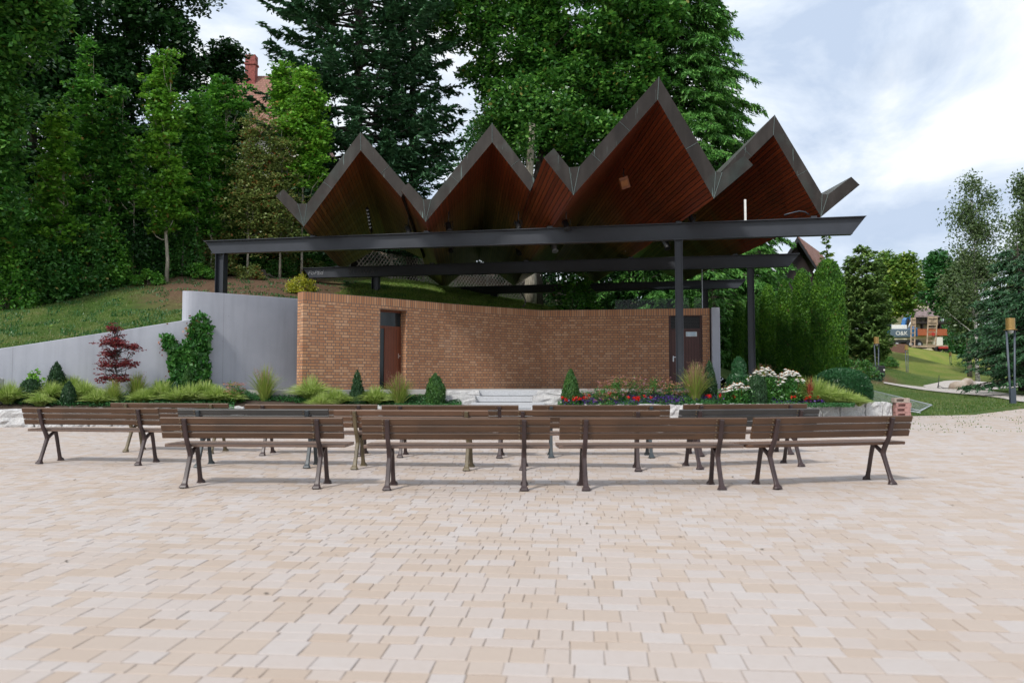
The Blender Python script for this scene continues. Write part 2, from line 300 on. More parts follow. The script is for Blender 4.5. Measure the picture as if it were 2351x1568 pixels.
# ------------------------------------------------------------------ mesh helpers
class MB:
    def __init__(s): s.V = []; s.F = []; s.M = []; s.S = []; s.U = []; s.n = 0; s.hasuv = False
    def add(s, V, F, mat=0, smooth=False, uv=None):
        """V (n,3); F array (m,k) of one face size; uv: per-vertex (n,2)"""
        V = np.asarray(V, float).reshape(-1, 3); F = np.asarray(F, int)
        s.V.append(V); s.F.append(F+s.n); s.M.append(np.full(len(F), mat)); s.S.append(np.full(len(F), smooth))
        s.U.append(None if uv is None else np.asarray(uv, float)); s.hasuv |= uv is not None
        s.n += len(V); return s
    def box(s, c, d, mat=0, rot=None, taper=1.0):
        x, y, z = [q/2 for q in d]; t = taper
        V = np.array([[-x, -y, -z], [x, -y, -z], [x, y, -z], [-x, y, -z], [-x*t, -y*t, z], [x*t, -y*t, z], [x*t, y*t, z], [-x*t, y*t, z]])
        if rot is not None: V = V @ np.array(Matrix.Rotation(rot, 3, 'Z')).T if isinstance(rot, (int, float)) else V @ np.array(rot).T
        return s.hexa(V+np.array(c), mat)
    def hexa(s, V, mat=0):
        return s.add(V, [[0, 3, 2, 1], [4, 5, 6, 7], [0, 1, 5, 4], [1, 2, 6, 5], [2, 3, 7, 6], [3, 0, 4, 7]], mat)
    def tube(s, pts, rad, n=6, mat=0, smooth=True, cap=True):
        pts = np.asarray(pts, float); rad = np.broadcast_to(np.asarray(rad, float), (len(pts),))
        d = np.gradient(pts, axis=0); d /= np.linalg.norm(d, axis=1)[:, None]+1e-9
        ref = np.array([0, 0, 1.0]) if abs(d[0][2]) < .8 else np.array([1.0, 0, 0])
        a = np.cross(d, ref); a /= np.linalg.norm(a, axis=1)[:, None]+1e-9; b = np.cross(d, a)
        th = np.arange(n)/n*2*PI
        ring = pts[:, None]+rad[:, None, None]*(np.cos(th)[None, :, None]*a[:, None]+np.sin(th)[None, :, None]*b[:, None])
        V = ring.reshape(-1, 3); F = []
        for i in range(len(pts)-1):
            for j in range(n):
                k = (j+1) % n; F.append([i*n+j, i*n+k, (i+1)*n+k, (i+1)*n+j])
        s.add(V, F, mat, smooth)
        if cap:
            for base in (0, (len(pts)-1)*n):
                f = [base+j for j in range(n)]
                if base == 0: f = f[::-1]
                s.F.append(np.array([f])+s.n-len(V)); s.M.append(np.array([mat])); s.S.append(np.array([False])); s.V.append(np.zeros((0, 3))); s.U.append(None)
        return s
    def cyl(s, c, r, h, n=12, mat=0, r2=None, axis='Z', smooth=True):
        c = np.array(c, float); ax = {'X': [1, 0, 0], 'Y': [0, 1, 0], 'Z': [0, 0, 1]}[axis]; ax = np.array(ax, float)
        return s.tube([c-ax*h/2, c+ax*h/2], [r, r if r2 is None else r2], n, mat, smooth)
    def prism(s, poly, z0, z1, mat=0):
        """poly: list of (x, y); extruded from z0 to z1 (scalars or per-point lists)"""
        n = len(poly); z0 = np.broadcast_to(z0, (n,)); z1 = np.broadcast_to(z1, (n,))
        V = [[p[0], p[1], z] for p, z in zip(poly, z0)]+[[p[0], p[1], z] for p, z in zip(poly, z1)]
        s.add(V, [[i, (i+1) % n, n+(i+1) % n, n+i] for i in range(n)], mat)
        for f in ([list(range(n))[::-1]], [list(range(n, 2*n))]):
            s.F.append(np.array(f)+s.n-2*n); s.M.append(np.array([mat])); s.S.append(np.array([False])); s.V.append(np.zeros((0, 3))); s.U.append(None)
        return s
    def build(s, name, mats, parent=None, world=True):
        V = np.concatenate(s.V) if s.V else np.zeros((0, 3))
        me = bpy.data.meshes.new(name)
        off = np.array(parent.location) if (parent is not None and world) else np.zeros(3)
        if parent is not None and world and parent.parent is not None: off = off+np.array(parent.parent.location)
        V = V-off
        me.vertices.add(len(V)); me.vertices.foreach_set('co', V.ravel())
        tot = sum(f.size for f in s.F); nf = sum(len(f) for f in s.F)
        me.loops.add(tot); me.polygons.add(nf)
        me.loops.foreach_set('vertex_index', np.concatenate([f.ravel() for f in s.F]).astype(np.int32))
        sizes = np.concatenate([np.full(len(f), f.shape[1]) for f in s.F])
        me.polygons.foreach_set('loop_start', np.concatenate([[0], np.cumsum(sizes)[:-1]]).astype(np.int32))
        me.polygons.foreach_set('material_index', np.concatenate(s.M).astype(np.int32))
        me.polygons.foreach_set('use_smooth', np.concatenate(s.S).astype(bool))
        if s.hasuv:
            UV = np.concatenate([u if u is not None else np.zeros((len(v), 2)) for u, v in zip(s.U, s.V)])
            idx = np.concatenate([f.ravel() for f in s.F]); ul = me.uv_layers.new(name='UVMap')
            ul.data.foreach_set('uv', UV[idx].ravel())
        me.update(calc_edges=True)
        for m in (mats if isinstance(mats, (list, tuple)) else [mats]): me.materials.append(m)
        o = bpy.data.objects.new(name, me); COL.objects.link(o)
        if parent is not None: o.parent = parent
        return o
def tag(o, label=None, cat=None, group=None, kind=None):
    if label: o['label'] = label
    if cat: o['category'] = cat
    if group: o['group'] = group
    if kind: o['kind'] = kind
    return o
def thing(name, label, cat, loc=(0, 0, 0), rz=0.0, group=None):
    o = bpy.data.objects.new(name, None); COL.objects.link(o); o.empty_display_size = .2
    o.location = [float(q) for q in loc]; o.rotation_euler = (0, 0, rz); return tag(o, label, cat, group)
def copy_tree(o, parent=None):
    c = o.copy(); COL.objects.link(c)
    if parent is not None: c.parent = parent
    for ch in list(o.children): copy_tree(ch, c)
    return c
def box_obj(name, c, d, mat, parent, rot=None, bevel=0.0):
    o = MB().box(c, d, 0, rot).build(name, mat, parent)
    if bevel: bev(o, bevel)
    return o
def bev(o, w=.01, seg=2):
    m = o.modifiers.new('bevel', 'BEVEL'); m.width = w; m.segments = seg; m.limit_method = 'ANGLE'; return o
def lerp(a, b, t): return np.asarray(a, float)*(1-t)+np.asarray(b, float)*t
def text_obj(name, txt, size, mat, parent, loc, rx, rz, ext=.002, shear=0.0):
    cu = bpy.data.curves.new(name, 'FONT'); cu.body = txt; cu.size = size; cu.extrude = ext; cu.shear = shear
    tmp = bpy.data.objects.new('tmp', cu); COL.objects.link(tmp); bpy.context.view_layer.update()
    me = bpy.data.meshes.new_from_object(tmp.evaluated_get(bpy.context.evaluated_depsgraph_get()))
    bpy.data.objects.remove(tmp)
    me.materials.clear(); me.materials.append(mat)
    Mx = Matrix.Rotation(rz, 4, 'Z') @ Matrix.Rotation(rx, 4, 'X'); me.transform(Mx)
    off = Vector(loc)-(Vector(parent.location) if parent else Vector())
    if parent is not None and parent.parent is not None: off -= Vector(parent.parent.location)
    me.transform(Matrix.Translation(off))
    o = bpy.data.objects.new(name, me); COL.objects.link(o)
    if parent: o.parent = parent
    return o

# ------------------------------------------------------------------ world and sun
SUN_EL, SUN_AZ = math.radians(47), math.radians(218)      # azimuth from +Y clockwise: behind the camera, a little left
w = bpy.data.worlds.new('World'); scene.world = w; w.use_nodes = True
nt = w.node_tree; nt.nodes.clear()
def wn(t): return nt.nodes.new('ShaderNode'+t)
wo = wn('OutputWorld'); bg = wn('Background'); bg.inputs[1].default_value = .085
sky = wn('TexSky'); sky.sky_type = 'NISHITA'; sky.sun_disc = False; sky.sun_elevation = SUN_EL; sky.sun_rotation = SUN_AZ
tcw = wn('TexCoord'); mpw = wn('Mapping'); mpw.inputs['Scale'].default_value = (1, 1, 2.0); mpw.inputs['Location'].default_value = (7.3, 2.4, 4.1)
nt.links.new(tcw.outputs['Generated'], mpw.inputs[0])
def wnoise(sc, det, rough=.55, dist=.3):
    n = wn('TexNoise'); n.inputs['Scale'].default_value = sc; n.inputs['Detail'].default_value = det; n.inputs['Roughness'].default_value = rough
    n.inputs['Distortion'].default_value = dist; nt.links.new(mpw.outputs[0], n.inputs['Vector']); return n.outputs[0]
def wramp(f, st):
    r = wn('ValToRGB'); cr = r.color_ramp
    while len(cr.elements) < len(st): cr.elements.new(.5)
    for e, (p, c) in zip(cr.elements, st): e.position = p; e.color = tuple(c)+(1,)
    nt.links.new(f, r.inputs[0]); return r.outputs[0]
cover = wramp(wnoise(2.6, 7, .55), [(.34, (.6,)*3), (.44, (.82,)*3), (.52, (1, 1, 1))])
tone = wramp(wnoise(3.4, 8, .58, .35), [(.36, (5.6, 6.7, 8.5)), (.47, (7.7, 8.6, 9.9)), (.57, (10.2, 10.5, 10.8))])
hs = wn('Mix'); hs.data_type = 'RGBA'; hs.inputs[0].default_value = .0
nt.links.new(sky.outputs[0], hs.inputs[6])
mxw = wn('Mix'); mxw.data_type = 'RGBA'
nt.links.new(cover, mxw.inputs[0]); nt.links.new(sky.outputs[0], mxw.inputs[6]); nt.links.new(tone, mxw.inputs[7])
nt.links.new(mxw.outputs[2], bg.inputs[0]); nt.links.new(bg.outputs[0], wo.inputs[0])
sl = bpy.data.lights.new('sun', 'SUN'); sl.energy = 2.6; sl.angle = math.radians(8); sl.color = (1, .96, .9)
so = bpy.data.objects.new('sun', sl); COL.objects.link(so)
sd = Vector((math.sin(SUN_AZ)*math.cos(SUN_EL), math.cos(SUN_AZ)*math.cos(SUN_EL), math.sin(SUN_EL)))
so.rotation_euler = sd.to_track_quat('Z', 'Y').to_euler(); so.location = (-20, -30, 50)
scene.view_settings.view_transform = 'Standard'; scene.view_settings.look = 'None'; scene.view_settings.exposure = .3; scene.view_settings.gamma = 1.0
scene.cycles.max_bounces = 6; scene.cycles.diffuse_bounces = 3; scene.cycles.glossy_bounces = 3; scene.cycles.transmission_bounces = 4
scene.cycles.transparent_max_bounces = 8; scene.cycles.use_denoising = True; scene.cycles.use_adaptive_sampling = True; scene.cycles.adaptive_threshold = .02
scene.cycles.sample_clamp_indirect = 6

# ------------------------------------------------------------------ terrain
CTRL = [(-90,16,1.2),(-60,17,1.3),(-30,18.5,1.45),(-18,19.5,1.75),(-13.2,20.6,2.05),(-8.94,22.5,2.9),(-8,22.8,3.45),(-6,24.3,3.5),(-4,24.8,3.6),(-2,26.8,3.6),(1,28.5,3.5),(4,28.3,2.9),(6.5,28,2.0),
 (8.5,27,.95),(11,23.2,.36),(14,25,.42),(18.5,28.8,.5),(26,34,.6),(40,40,.7),(80,60,1.1),(120,80,1.1),(35,50,.87),(46,60,1.07),(42,70,1.27),(55,85,1.55),(30,42,.74),(55,47,.85),(62,72,1.3),(33,62,1.13),
 (-17.5,27,3.9),(-12.3,29,5.0),(-9.2,36,6.2),(-6.4,37,6.2),(-.6,44,6.1),(8,48,5.6),(4,34,3.9),(-5,31,4.9),(1,35,4.7),(-14,34,6.3),
 (-30,60,12.5),(-18,60,12.6),(0,66,10.5),(12,60,6.5),(-60,60,11),(-60,110,18),(0,110,15),(20,60,4.2),(10,38,1.9),(14,45,2.0),(12,33,.9),(19,50,2.2),
 (19.6,31.4,.47),(25.3,55.5,1.12),(38.7,78,1.55),(57.8,105,1.88),(24,60,1.4),(26,62,2.2),(31,70,3.1),(47,100,5.2),(37,85,3.3),
 (62,131,7.5),(65.8,131,7.0),(70,130,6.2),(72.5,130,5.8),(76,125,4.1),(51,109,2.4),(58,112,2.3),(66,112,2.2),(80,112,1.6),(90,130,3.0),(45,118,7.5),(60,150,7.7),(80,158,7.2),(100,160,5),(40,150,10),
 (-150,300,30),(0,300,28),(150,300,15),(300,300,10),(300,60,1),(-150,20,1.5),(-200,100,15),(200,160,4)]
CTRL = np.array(CTRL, float)
def _k(d): return np.where(d > 0, d*d*np.log(d+1e-12), 0)
def tps(C):
    n = len(C); A = np.zeros((n+3, n+3)); X = C[:, :2]/50
    D = np.linalg.norm(X[:, None]-X[None], axis=2); A[:n, :n] = _k(D)+np.eye(n)*2e-4
    A[:n, n] = 1; A[:n, n+1:] = X; A[n, :n] = 1; A[n+1:, :n] = X.T
    b = np.zeros(n+3); b[:n] = C[:, 2]; return np.linalg.solve(A, b)
TW = tps(CTRL)
def terr(x, y):
    x = np.atleast_1d(np.asarray(x, float)); y = np.atleast_1d(np.asarray(y, float)); sh = x.shape
    Q = np.stack([x.ravel(), y.ravel()], 1)/50; out = np.zeros(len(Q))
    for i in range(0, len(Q), 20000):
        q = Q[i:i+20000]; D = np.linalg.norm(q[:, None]-CTRL[None, :, :2]/50, axis=2)
        out[i:i+20000] = _k(D) @ TW[:-3]+TW[-3]+q @ TW[-2:]
    return out.reshape(sh)
def tz(x, y): return float(terr(x, y)[0])
def PT(u, v, y0=24, y1=200):       # pixel ray meets the terrain
    r = ray(u, v); ys = np.linspace(y0, y1, 700); p = CAM[None]+r[None]*(ys/r[1])[:, None]
    g = terr(p[:, 0], p[:, 1]); k = np.where(p[:, 2] <= g)[0]
    i = k[0] if len(k) else -1; q = p[i]; q[2] = g[i]; return q
YFX = np.array([-400, -60, -30, -18, -13.2, -9, -8.5, -7.3, -6.4, -5.4, -4, -2, -.4, 1.2, 4, 6.9, 7.4, 9.5, 11.2, 14, 18.5, 26, 40, 80, 400])
YFY = np.array([17, 17, 18.5, 19.7, 20.75, 22.45, 22.65, 23.75, 24.6, 24.5, 24.4, 26.2, 27.2, 28.3, 28.1, 27.6, 26.3, 24.3, 23.0, 24.2, 28.6, 34, 42, 60, 60])
def yf(x): return np.interp(x, YFX, YFY)
xs = np.concatenate([np.linspace(-400, -60, 12)[:-1], np.linspace(-60, -22, 40)[:-1], np.linspace(-22, 30, 210)[:-1], np.linspace(30, 100, 90)[:-1], np.linspace(100, 400, 14)])
ts = np.linspace(0, 1, 290)
GX = np.repeat(xs[:, None], len(ts), 1); GY = yf(xs)[:, None]+(360*ts**2.0)[None, :]
GZ = terr(GX, GY)
from mathutils import noise as mnoise
nz = np.array([mnoise.noise((a*.6, b*.6, 0)) for a, b in zip(GX.ravel(), GY.ravel())]).reshape(GX.shape)
def ramp_n(x, y): return .10*np.clip((y-yf(x))/2, 0, 1)*np.clip(1-(x-7)/4, .12, 1)
GZ = GZ+nz*ramp_n(GX, GY)
sel_ = xs > 9.4; GY[sel_, 0] -= .15; GZ[sel_, 0] = plaza_z(GY[sel_, 0])-.12
nx, ny = GX.shape; ii = (np.arange(nx-1)[:, None]*ny+np.arange(ny-1)[None]).ravel()
mb = MB().add(np.stack([GX, GY, GZ], -1), np.stack([ii, ii+ny, ii+ny+1, ii+1], 1), 0, True)
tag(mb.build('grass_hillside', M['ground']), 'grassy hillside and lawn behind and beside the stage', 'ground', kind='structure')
# ground base reaching the horizon, under everything
mb = MB().add([[-1500, -300, -.6], [1500, -300, -.6], [1500, 2500, -.6], [-1500, 2500, -.6]], [[0, 1, 2, 3]])
tag(mb.build('ground', M['ground']), 'ground reaching the horizon', 'ground', kind='structure')

# ------------------------------------------------------------------ plaza: base of joint sand plus real stones
PB = [(-60, -25), (60, -25), (60, 45), (40, 42), (26, 33.6), (18.5, 28.6), (14, 24.25), (11.2, 23.1), (9.5, 24.3), (7.4, 26.3), (0, 24), (-6, 22.5), (-9, 22.4), (-13.2, 20.6), (-18, 19.6), (-30, 18.4), (-60, 17)]
mb = MB(); xs2 = np.linspace(-60, 60, 61); ytop = np.interp(xs2, YFX, YFY)+.25
V = []; 
for x, yt in zip(xs2, ytop): V += [[x, -25, plaza_z(-25)-.0065], [x, yt, plaza_z(yt)-.0065]]
mb.add(V, [[2*i, 2*i+2, 2*i+3, 2*i+1] for i in range(60)], 0)
a5 = math.radians(4.9); ca, sa = math.cos(a5), math.sin(a5)
rows = []; q = -2.0
rng = np.random.default_rng(3)
Qc, Ql, Qw, Qd = [], [], [], []
while q < 30:
    dq = rng.choice([.12, .16, .16, .20]) if q < 30 else .2
    p = -19.5+rng.random()*.2
    ln = rng.choice([.12, .16, .16, .18, .2, .2, .24], size=280); st = p+np.concatenate([[0], np.cumsum(ln)[:-1]])
    Qc.append(st+ln/2); Ql.append(np.full(len(ln), q+dq/2)); Qw.append(ln); Qd.append(np.full(len(ln), dq)); q += dq
pc, qc, pw, qd = map(np.concatenate, (Qc, Ql, Qw, Qd))
X = pc*ca+qc*sa; Y = -pc*sa+qc*ca
yfront = np.interp(X, YFX, YFY)
bed = np.interp(X, [-30, -12.1, -9, -4.9, 4.3, 9.5, 11, 11.3, 40], [18.2, 18.75, 19.25, 20.9, 20.8, 22.3, 23.0, 24.0, 42])
lim = np.where(X > 11, yfront-.05+.25*np.sin(X*1.7)*.3, bed+.25)
keep = (Y > .6) & (Y < lim) & (np.abs(X) < 3.5+Y*.80) & (X < 21)
pc, qc, pw, qd = pc[keep], qc[keep], pw[keep], qd[keep]; n = len(pc)
j = .0024; bv = .004
jx = rng.normal(0, .0016, (n, 4, 2)); tz_ = rng.normal(0, .0009, n); rotj = rng.normal(0, .008, n)
hw, hd = pw/2-.0018, qd/2-.0038
def ringv(ins, z):
    sx = np.array([-1, 1, 1, -1]); sy = np.array([-1, -1, 1, 1])
    px = sx[None]*(hw[:, None]-ins); py = sy[None]*(hd[:, None]-ins)
    lx = px*np.cos(rotj)[:, None]-py*np.sin(rotj)[:, None]+pc[:, None]+jx[..., 0]; ly = px*np.sin(rotj)[:, None]+py*np.cos(rotj)[:, None]+qc[:, None]+jx[..., 1]
    wx = lx*ca+ly*sa; wy = -lx*sa+ly*ca
    return np.stack([wx, wy, SL*wy+z+tz_[:, None]+0*wx], -1)
VV = np.concatenate([ringv(0, -.012), ringv(0, -.003), ringv(bv, 0.0)], 1)     # n,12,3
base = (np.arange(n)*12)[:, None]
F = []
for k in range(4):
    m_ = (k+1) % 4
    F.append(base+np.array([[k, m_, 4+m_, 4+k]])); F.append(base+np.array([[4+k, 4+m_, 8+m_, 8+k]]))
F.append(base+np.array([[8, 9, 10, 11]]))
mb.add(VV.reshape(-1, 3), np.concatenate(F), 1)
tag(mb.build('plaza_paving', [M['joint'], M['paver']]), 'plaza paved with pale mixed sandstone blocks', 'paving', kind='structure')
print('pavers', n)
# side paving beyond the modelled stones
# ------------------------------------------------------------------ paths on the right
def ribbon(name, pairs, mat, lift=.04, sub=8, label=''):
    A = [np.array([*a, 0.]) for a, b in pairs]; B = [np.array([*b, 0.]) for a, b in pairs]
    V = []; N = (len(A)-1)*sub+1
    for i in range(N):
        t_ = i/sub; k = min(int(t_), len(A)-2); f = t_-k; a = lerp(A[k], A[k+1], f); b = lerp(B[k], B[k+1], f)
        for w_ in np.linspace(0, 1, 7):
            p = lerp(a, b, w_); V.append([p[0], p[1], tz(p[0], p[1])+lift])
    F = [[i*7+k, (i+1)*7+k, (i+1)*7+k+1, i*7+k+1] for i in range(N-1) for k in range(6)]
    o = MB().add(V, F, 0, True).build(name, mat); return tag(o, label, 'path', kind='structure')
ribbon('path', [((22.9, 49.2), (22.5, 48.2)), ((25.8, 54.5), (22.9, 47)), ((28.6, 58), (23.3, 45.6)), ((31.6, 60), (23.8, 44)), ((29.4, 53.5), (24.3, 42.2)), ((28.3, 48.8), (24.2, 40.6)), ((27.2, 45), (23.6, 38.4)), ((25.9, 40.4), (21.3, 33.2)), ((29.5, 37.5), (24.5, 29.5)), ((38, 36.5), (33, 28))], M['path'], .05, 8, 'pale curving path across the lawn')
ribbon('path', [((31.0, 60.2), (30.0, 53.6)), ((35, 64.5), (35, 58.5)), ((40, 69), (42, 63)), ((48, 75), (50, 69)), ((62, 82), (64, 76))], M['path'], .045, 8, 'far arm of the pale path behind the boulders')
# ------------------------------------------------------------------ stage floor, steps, walls
ZF = 1.12
# brick wall centre line (front face), left to right
BW = [P(694, 877, 22.1)[:2], (-3.97, 23.65), (-1.99, 25.55), (-.47, 26.75), (1.06, 27.9), (3.2, 27.65), (5.0, 27.35), (6.74, 27.1)]
BW = np.array([np.array(p, float)[:2] for p in BW])
def polylen(p): return np.concatenate([[0], np.cumsum(np.linalg.norm(np.diff(p, axis=0), axis=1))])
def dens(p, step=.12, keep=None):
    """Catmull-like smoothing of separate smooth runs"""
    s = polylen(p); S = np.linspace(0, s[-1], max(2, int(s[-1]/step)+1)); return np.stack([np.interp(S, s, p[:, 0]), np.interp(S, s, p[:, 1])], 1)
def spline(p, n):
    p = np.array(p, float); q = np.vstack([2*p[0]-p[1], p, 2*p[-1]-p[-2]]); out = []
    for i in range(1, len(q)-2):
        for t_ in np.linspace(0, 1, n, endpoint=False):
            a, b, c, d = q[i-1], q[i], q[i+1], q[i+2]
            out.append(.5*((2*b)+(-a+c)*t_+(2*a-5*b+4*c-d)*t_**2+(-a+3*b-3*c+d)*t_**3))
    out.append(p[-1]); return np.array(out)
wl = np.vstack([spline(BW[:5], 8)[:-1], spline(BW[4:], 8)])
def norm2(p):
    d = np.gradient(p, axis=0); d /= np.linalg.norm(d, axis=1)[:, None]; return np.stack([-d[:, 1], d[:, 0]], 1)   # points to the back (+y)
S_ = polylen(wl)
def wp(s): return np.array([np.interp(s, S_, wl[:, 0]), np.interp(s, S_, wl[:, 1])])
def s_at_u(u):      # arc length where the wall shows at column u (camera at x=0,y=0)
    k = (u-CU)/FPX; f = wl[:, 0]-k*wl[:, 1]*1.0
    i = np.where(np.diff(np.sign(f)))[0][0]; t_ = f[i]/(f[i]-f[i+1]); return S_[i]+t_*(S_[i+1]-S_[i])
BT = 3.86; SO = .245; TH_W = .36
wall = thing('brick_wall', 'curved tan brick wall behind the stage floor with soldier course on top', 'brick wall', (wl[0][0], wl[0][1], ZF))
dl = (s_at_u(872), s_at_u(933)); dr = (s_at_u(1536), s_at_u(1613))
LT = 3.52; RT = 3.66
def wallgrid(mb, s0, s1, z0, z1, mat, off=0.0):
    n_ = max(2, int((s1-s0)/.2)+2); ss = np.linspace(s0, s1, n_); V = []; UV = []
    nn = norm2(wl)
    for s in ss:
        p = wp(s); nv = np.array([np.interp(s, S_, nn[:, 0]), np.interp(s, S_, nn[:, 1])]); nv /= np.linalg.norm(nv); q = p+nv*off
        V += [[q[0], q[1], z0], [q[0], q[1], z1]]; UV += [[s, z0-BT+SO], [s, z1-BT+SO]]
    mb.add(V, [[2*i, 2*i+2, 2*i+3, 2*i+1] if off == 0 else [2*i, 2*i+1, 2*i+3, 2*i+2] for i in range(n_-1)], mat, False, UV)
def wnv(s):
    nn = norm2(wl); nv = np.array([np.interp(s, S_, nn[:, 0]), np.interp(s, S_, nn[:, 1])]); return nv/np.linalg.norm(nv)
def cross(mb, s, z0, z1, mat, flip=False, depth=TH_W, cap=False):
    p = wp(s); q = p+wnv(s)*depth; f = [[0, 1, 2, 3]] if not flip else [[3, 2, 1, 0]]
    mb.add([[p[0], p[1], z0], [q[0], q[1], z0], [q[0], q[1], z1], [p[0], p[1], z1]], f, mat, False, [[s, z0-BT+SO], [s+depth, z0-BT+SO], [s+depth, z1-BT+SO], [s, z1-BT+SO]])
E = S_[-1]; zt = BT-SO
mb = MB()
for off in (0, TH_W):
    wallgrid(mb, 0, dl[0], ZF-.3, zt, 0, off); wallgrid(mb, dl[1], dr[0], ZF-.3, zt, 0, off); wallgrid(mb, dr[1], E, ZF-.3, zt, 0, off)
    wallgrid(mb, dl[0], dl[1], LT, zt, 0, off)
cross(mb, 0, ZF-.3, zt, 0); cross(mb, E, ZF-.3, zt, 0, True); cross(mb, dl[0], ZF-.3, LT, 0, True); cross(mb, dl[1], ZF-.3, LT, 0); cross(mb, dr[0], ZF-.3, zt, 0, True); cross(mb, dr[1], ZF-.3, zt, 0)
# lintel undersides
for (s0, s1, z) in ((dl[0], dl[1], LT), (dr[0], dr[1], zt)):
    a, b = wp(s0), wp(s1); c, d = b+wnv(s1)*TH_W, a+wnv(s0)*TH_W
    mb.add([[*a, z], [*b, z], [*c, z], [*d, z]], [[0, 1, 2, 3]], 0, False, [[s0, 0], [s1, 0], [s1, .36], [s0, .36]])
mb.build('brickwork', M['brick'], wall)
mb = MB()
wallgrid(mb, 0, E, zt, BT, 0, 0.0); wallgrid(mb, 0, E, zt, BT, 0, TH_W)
for i, (s, fl) in enumerate(((0, False), (E, True))): cross(mb, s, zt, BT, 0, fl)
ss = np.linspace(0, E, 90); V = []; UV = []
for s in ss:
    p = wp(s); q = p+wnv(s)*TH_W; V += [[*p, BT], [*q, BT]]; UV += [[s, .01], [s, .24]]
mb.add(V, [[2*i, 2*i+2, 2*i+3, 2*i+1] for i in range(89)], 0, False, UV)
mb.build('soldier_course', M['brick_soldier'], wall)
def wallframe(s0, s1, dep):
    a = wp(s0)+wnv(s0)*dep; b = wp(s1)+wnv(s1)*dep; d = b-a; w_ = np.linalg.norm(d); ex = np.array([*d/w_, 0]); ey = np.array([-ex[1], ex[0], 0]); return np.array([*a, 0]), ex, ey, w_
def pan(mb, fr, x0, x1, z0, z1, y0, th=.04, mat=0, uv=True):
    o, ex, ey, w_ = fr; ez = np.array([0, 0, 1.0]); V = [o+ex*x+ey*y+ez*z for (x, y, z) in [(x0, y0, z0), (x1, y0, z0), (x1, y0+th, z0), (x0, y0+th, z0), (x0, y0, z1), (x1, y0, z1), (x1, y0+th, z1), (x0, y0+th, z1)]]
    mb.add(V, [[0, 3, 2, 1], [4, 5, 6, 7], [0, 1, 5, 4], [1, 2, 6, 5], [2, 3, 7, 6], [3, 0, 4, 7]], mat, False, [[x0, z0], [x1, z0], [x1, z0], [x0, z0], [x0, z1], [x1, z1], [x1, z1], [x0, z1]])
# left doorway: dark glazing set deep, stained door ajar at its right side
fr = wallframe(dl[0], dl[1], .30); W = fr[3]
g = MB(); pan(g, fr, 0, .36*W, ZF, LT-.56, .0, .03); pan(g, fr, 0, W, LT-.48, LT, .0, .03)
g.build('glazing', M['glass_dark'], wall)
g = MB(); pan(g, fr, .36*W, .42*W, ZF, LT-.56, -.02, .07); pan(g, fr, 0, W, LT-.56, LT-.48, -.015, .065); pan(g, fr, .97*W, W, ZF, LT-.56, -.02, .07); pan(g, fr, 0, W, LT-.06, LT, -.03, .06); g.build('door_frame', M['door_red'], wall)
g = MB(); pan(g, fr, .42*W, .97*W, ZF+.01, LT-.56, .0, .05); dd = g.build('door', M['door_red'], wall); dd['label'] = 'reddish stained wooden door in the left doorway'
g = MB(); pan(g, fr, .88*W, .95*W, ZF+1.0, ZF+1.03, -.06, .03); pan(g, fr, .90*W, .93*W, ZF+.95, ZF+1.1, -.012, .01); g.build('handle', M['steel_bright'], dd)
g = MB(); pan(g, fr, -.1, W+.1, ZF-.1, LT+.05, .09, .03); g.build('light_block_panel', M['black'], wall)  # black panel added behind the doorway to block light through gaps
# right door with louvre
fr = wallframe(dr[0], dr[1], .10); W = fr[3]
g = MB(); pan(g, fr, 0, .07, ZF, RT, -.03, .08); pan(g, fr, W-.07, W, ZF, RT, -.03, .08); pan(g, fr, .07, W-.07, RT-.07, RT, -.03, .08); pan(g, fr, .07, W-.07, RT-.56, RT-.49, -.03, .08); g.build('door_frame', M['door_frame'], wall)
g = MB(); pan(g, fr, .07, W-.07, ZF+.01, RT-.56, .0, .05); dd = g.build('door', M['door'], wall); dd['label'] = 'dark brown plank door under a louvre'
g = MB(); pan(g, fr, .13, .17, ZF+.92, ZF+1.11, -.012, .012); pan(g, fr, .15, .29, ZF+1.06, ZF+1.085, -.06, .02); pan(g, fr, .145, .165, ZF+1.06, ZF+1.085, -.05, .04); g.build('handle', M['steel_bright'], dd)
g = MB(); pan(g, fr, .07, W-.07, RT-.49, RT-.07, .04, .02, 0)
for k in range(8): pan(g, fr, .07, W-.07, RT-.47+k*.05, RT-.455+k*.05, .0, .03, 1)
for q in (.33, .66): pan(g, fr, W*q, W*q+.015, RT-.49, RT-.07, -.012, .012, 1)
g.build('louvre', [M['black'], M['plastic_dark']], wall)
g = MB(); pan(g, fr, .58, .95, ZF+1.78, ZF+1.94, -.02, .018, 0)
for k in range(9): pan(g, fr, .60+k*.038, .62+k*.038, ZF+1.86, ZF+1.93, -.024, .004, 1); pan(g, fr, .60+k*.038, .622+k*.038, ZF+1.80, ZF+1.845, -.024, .004, 1)
g.build('notice_strip', [M['white'], M['sign_blue']], dd)

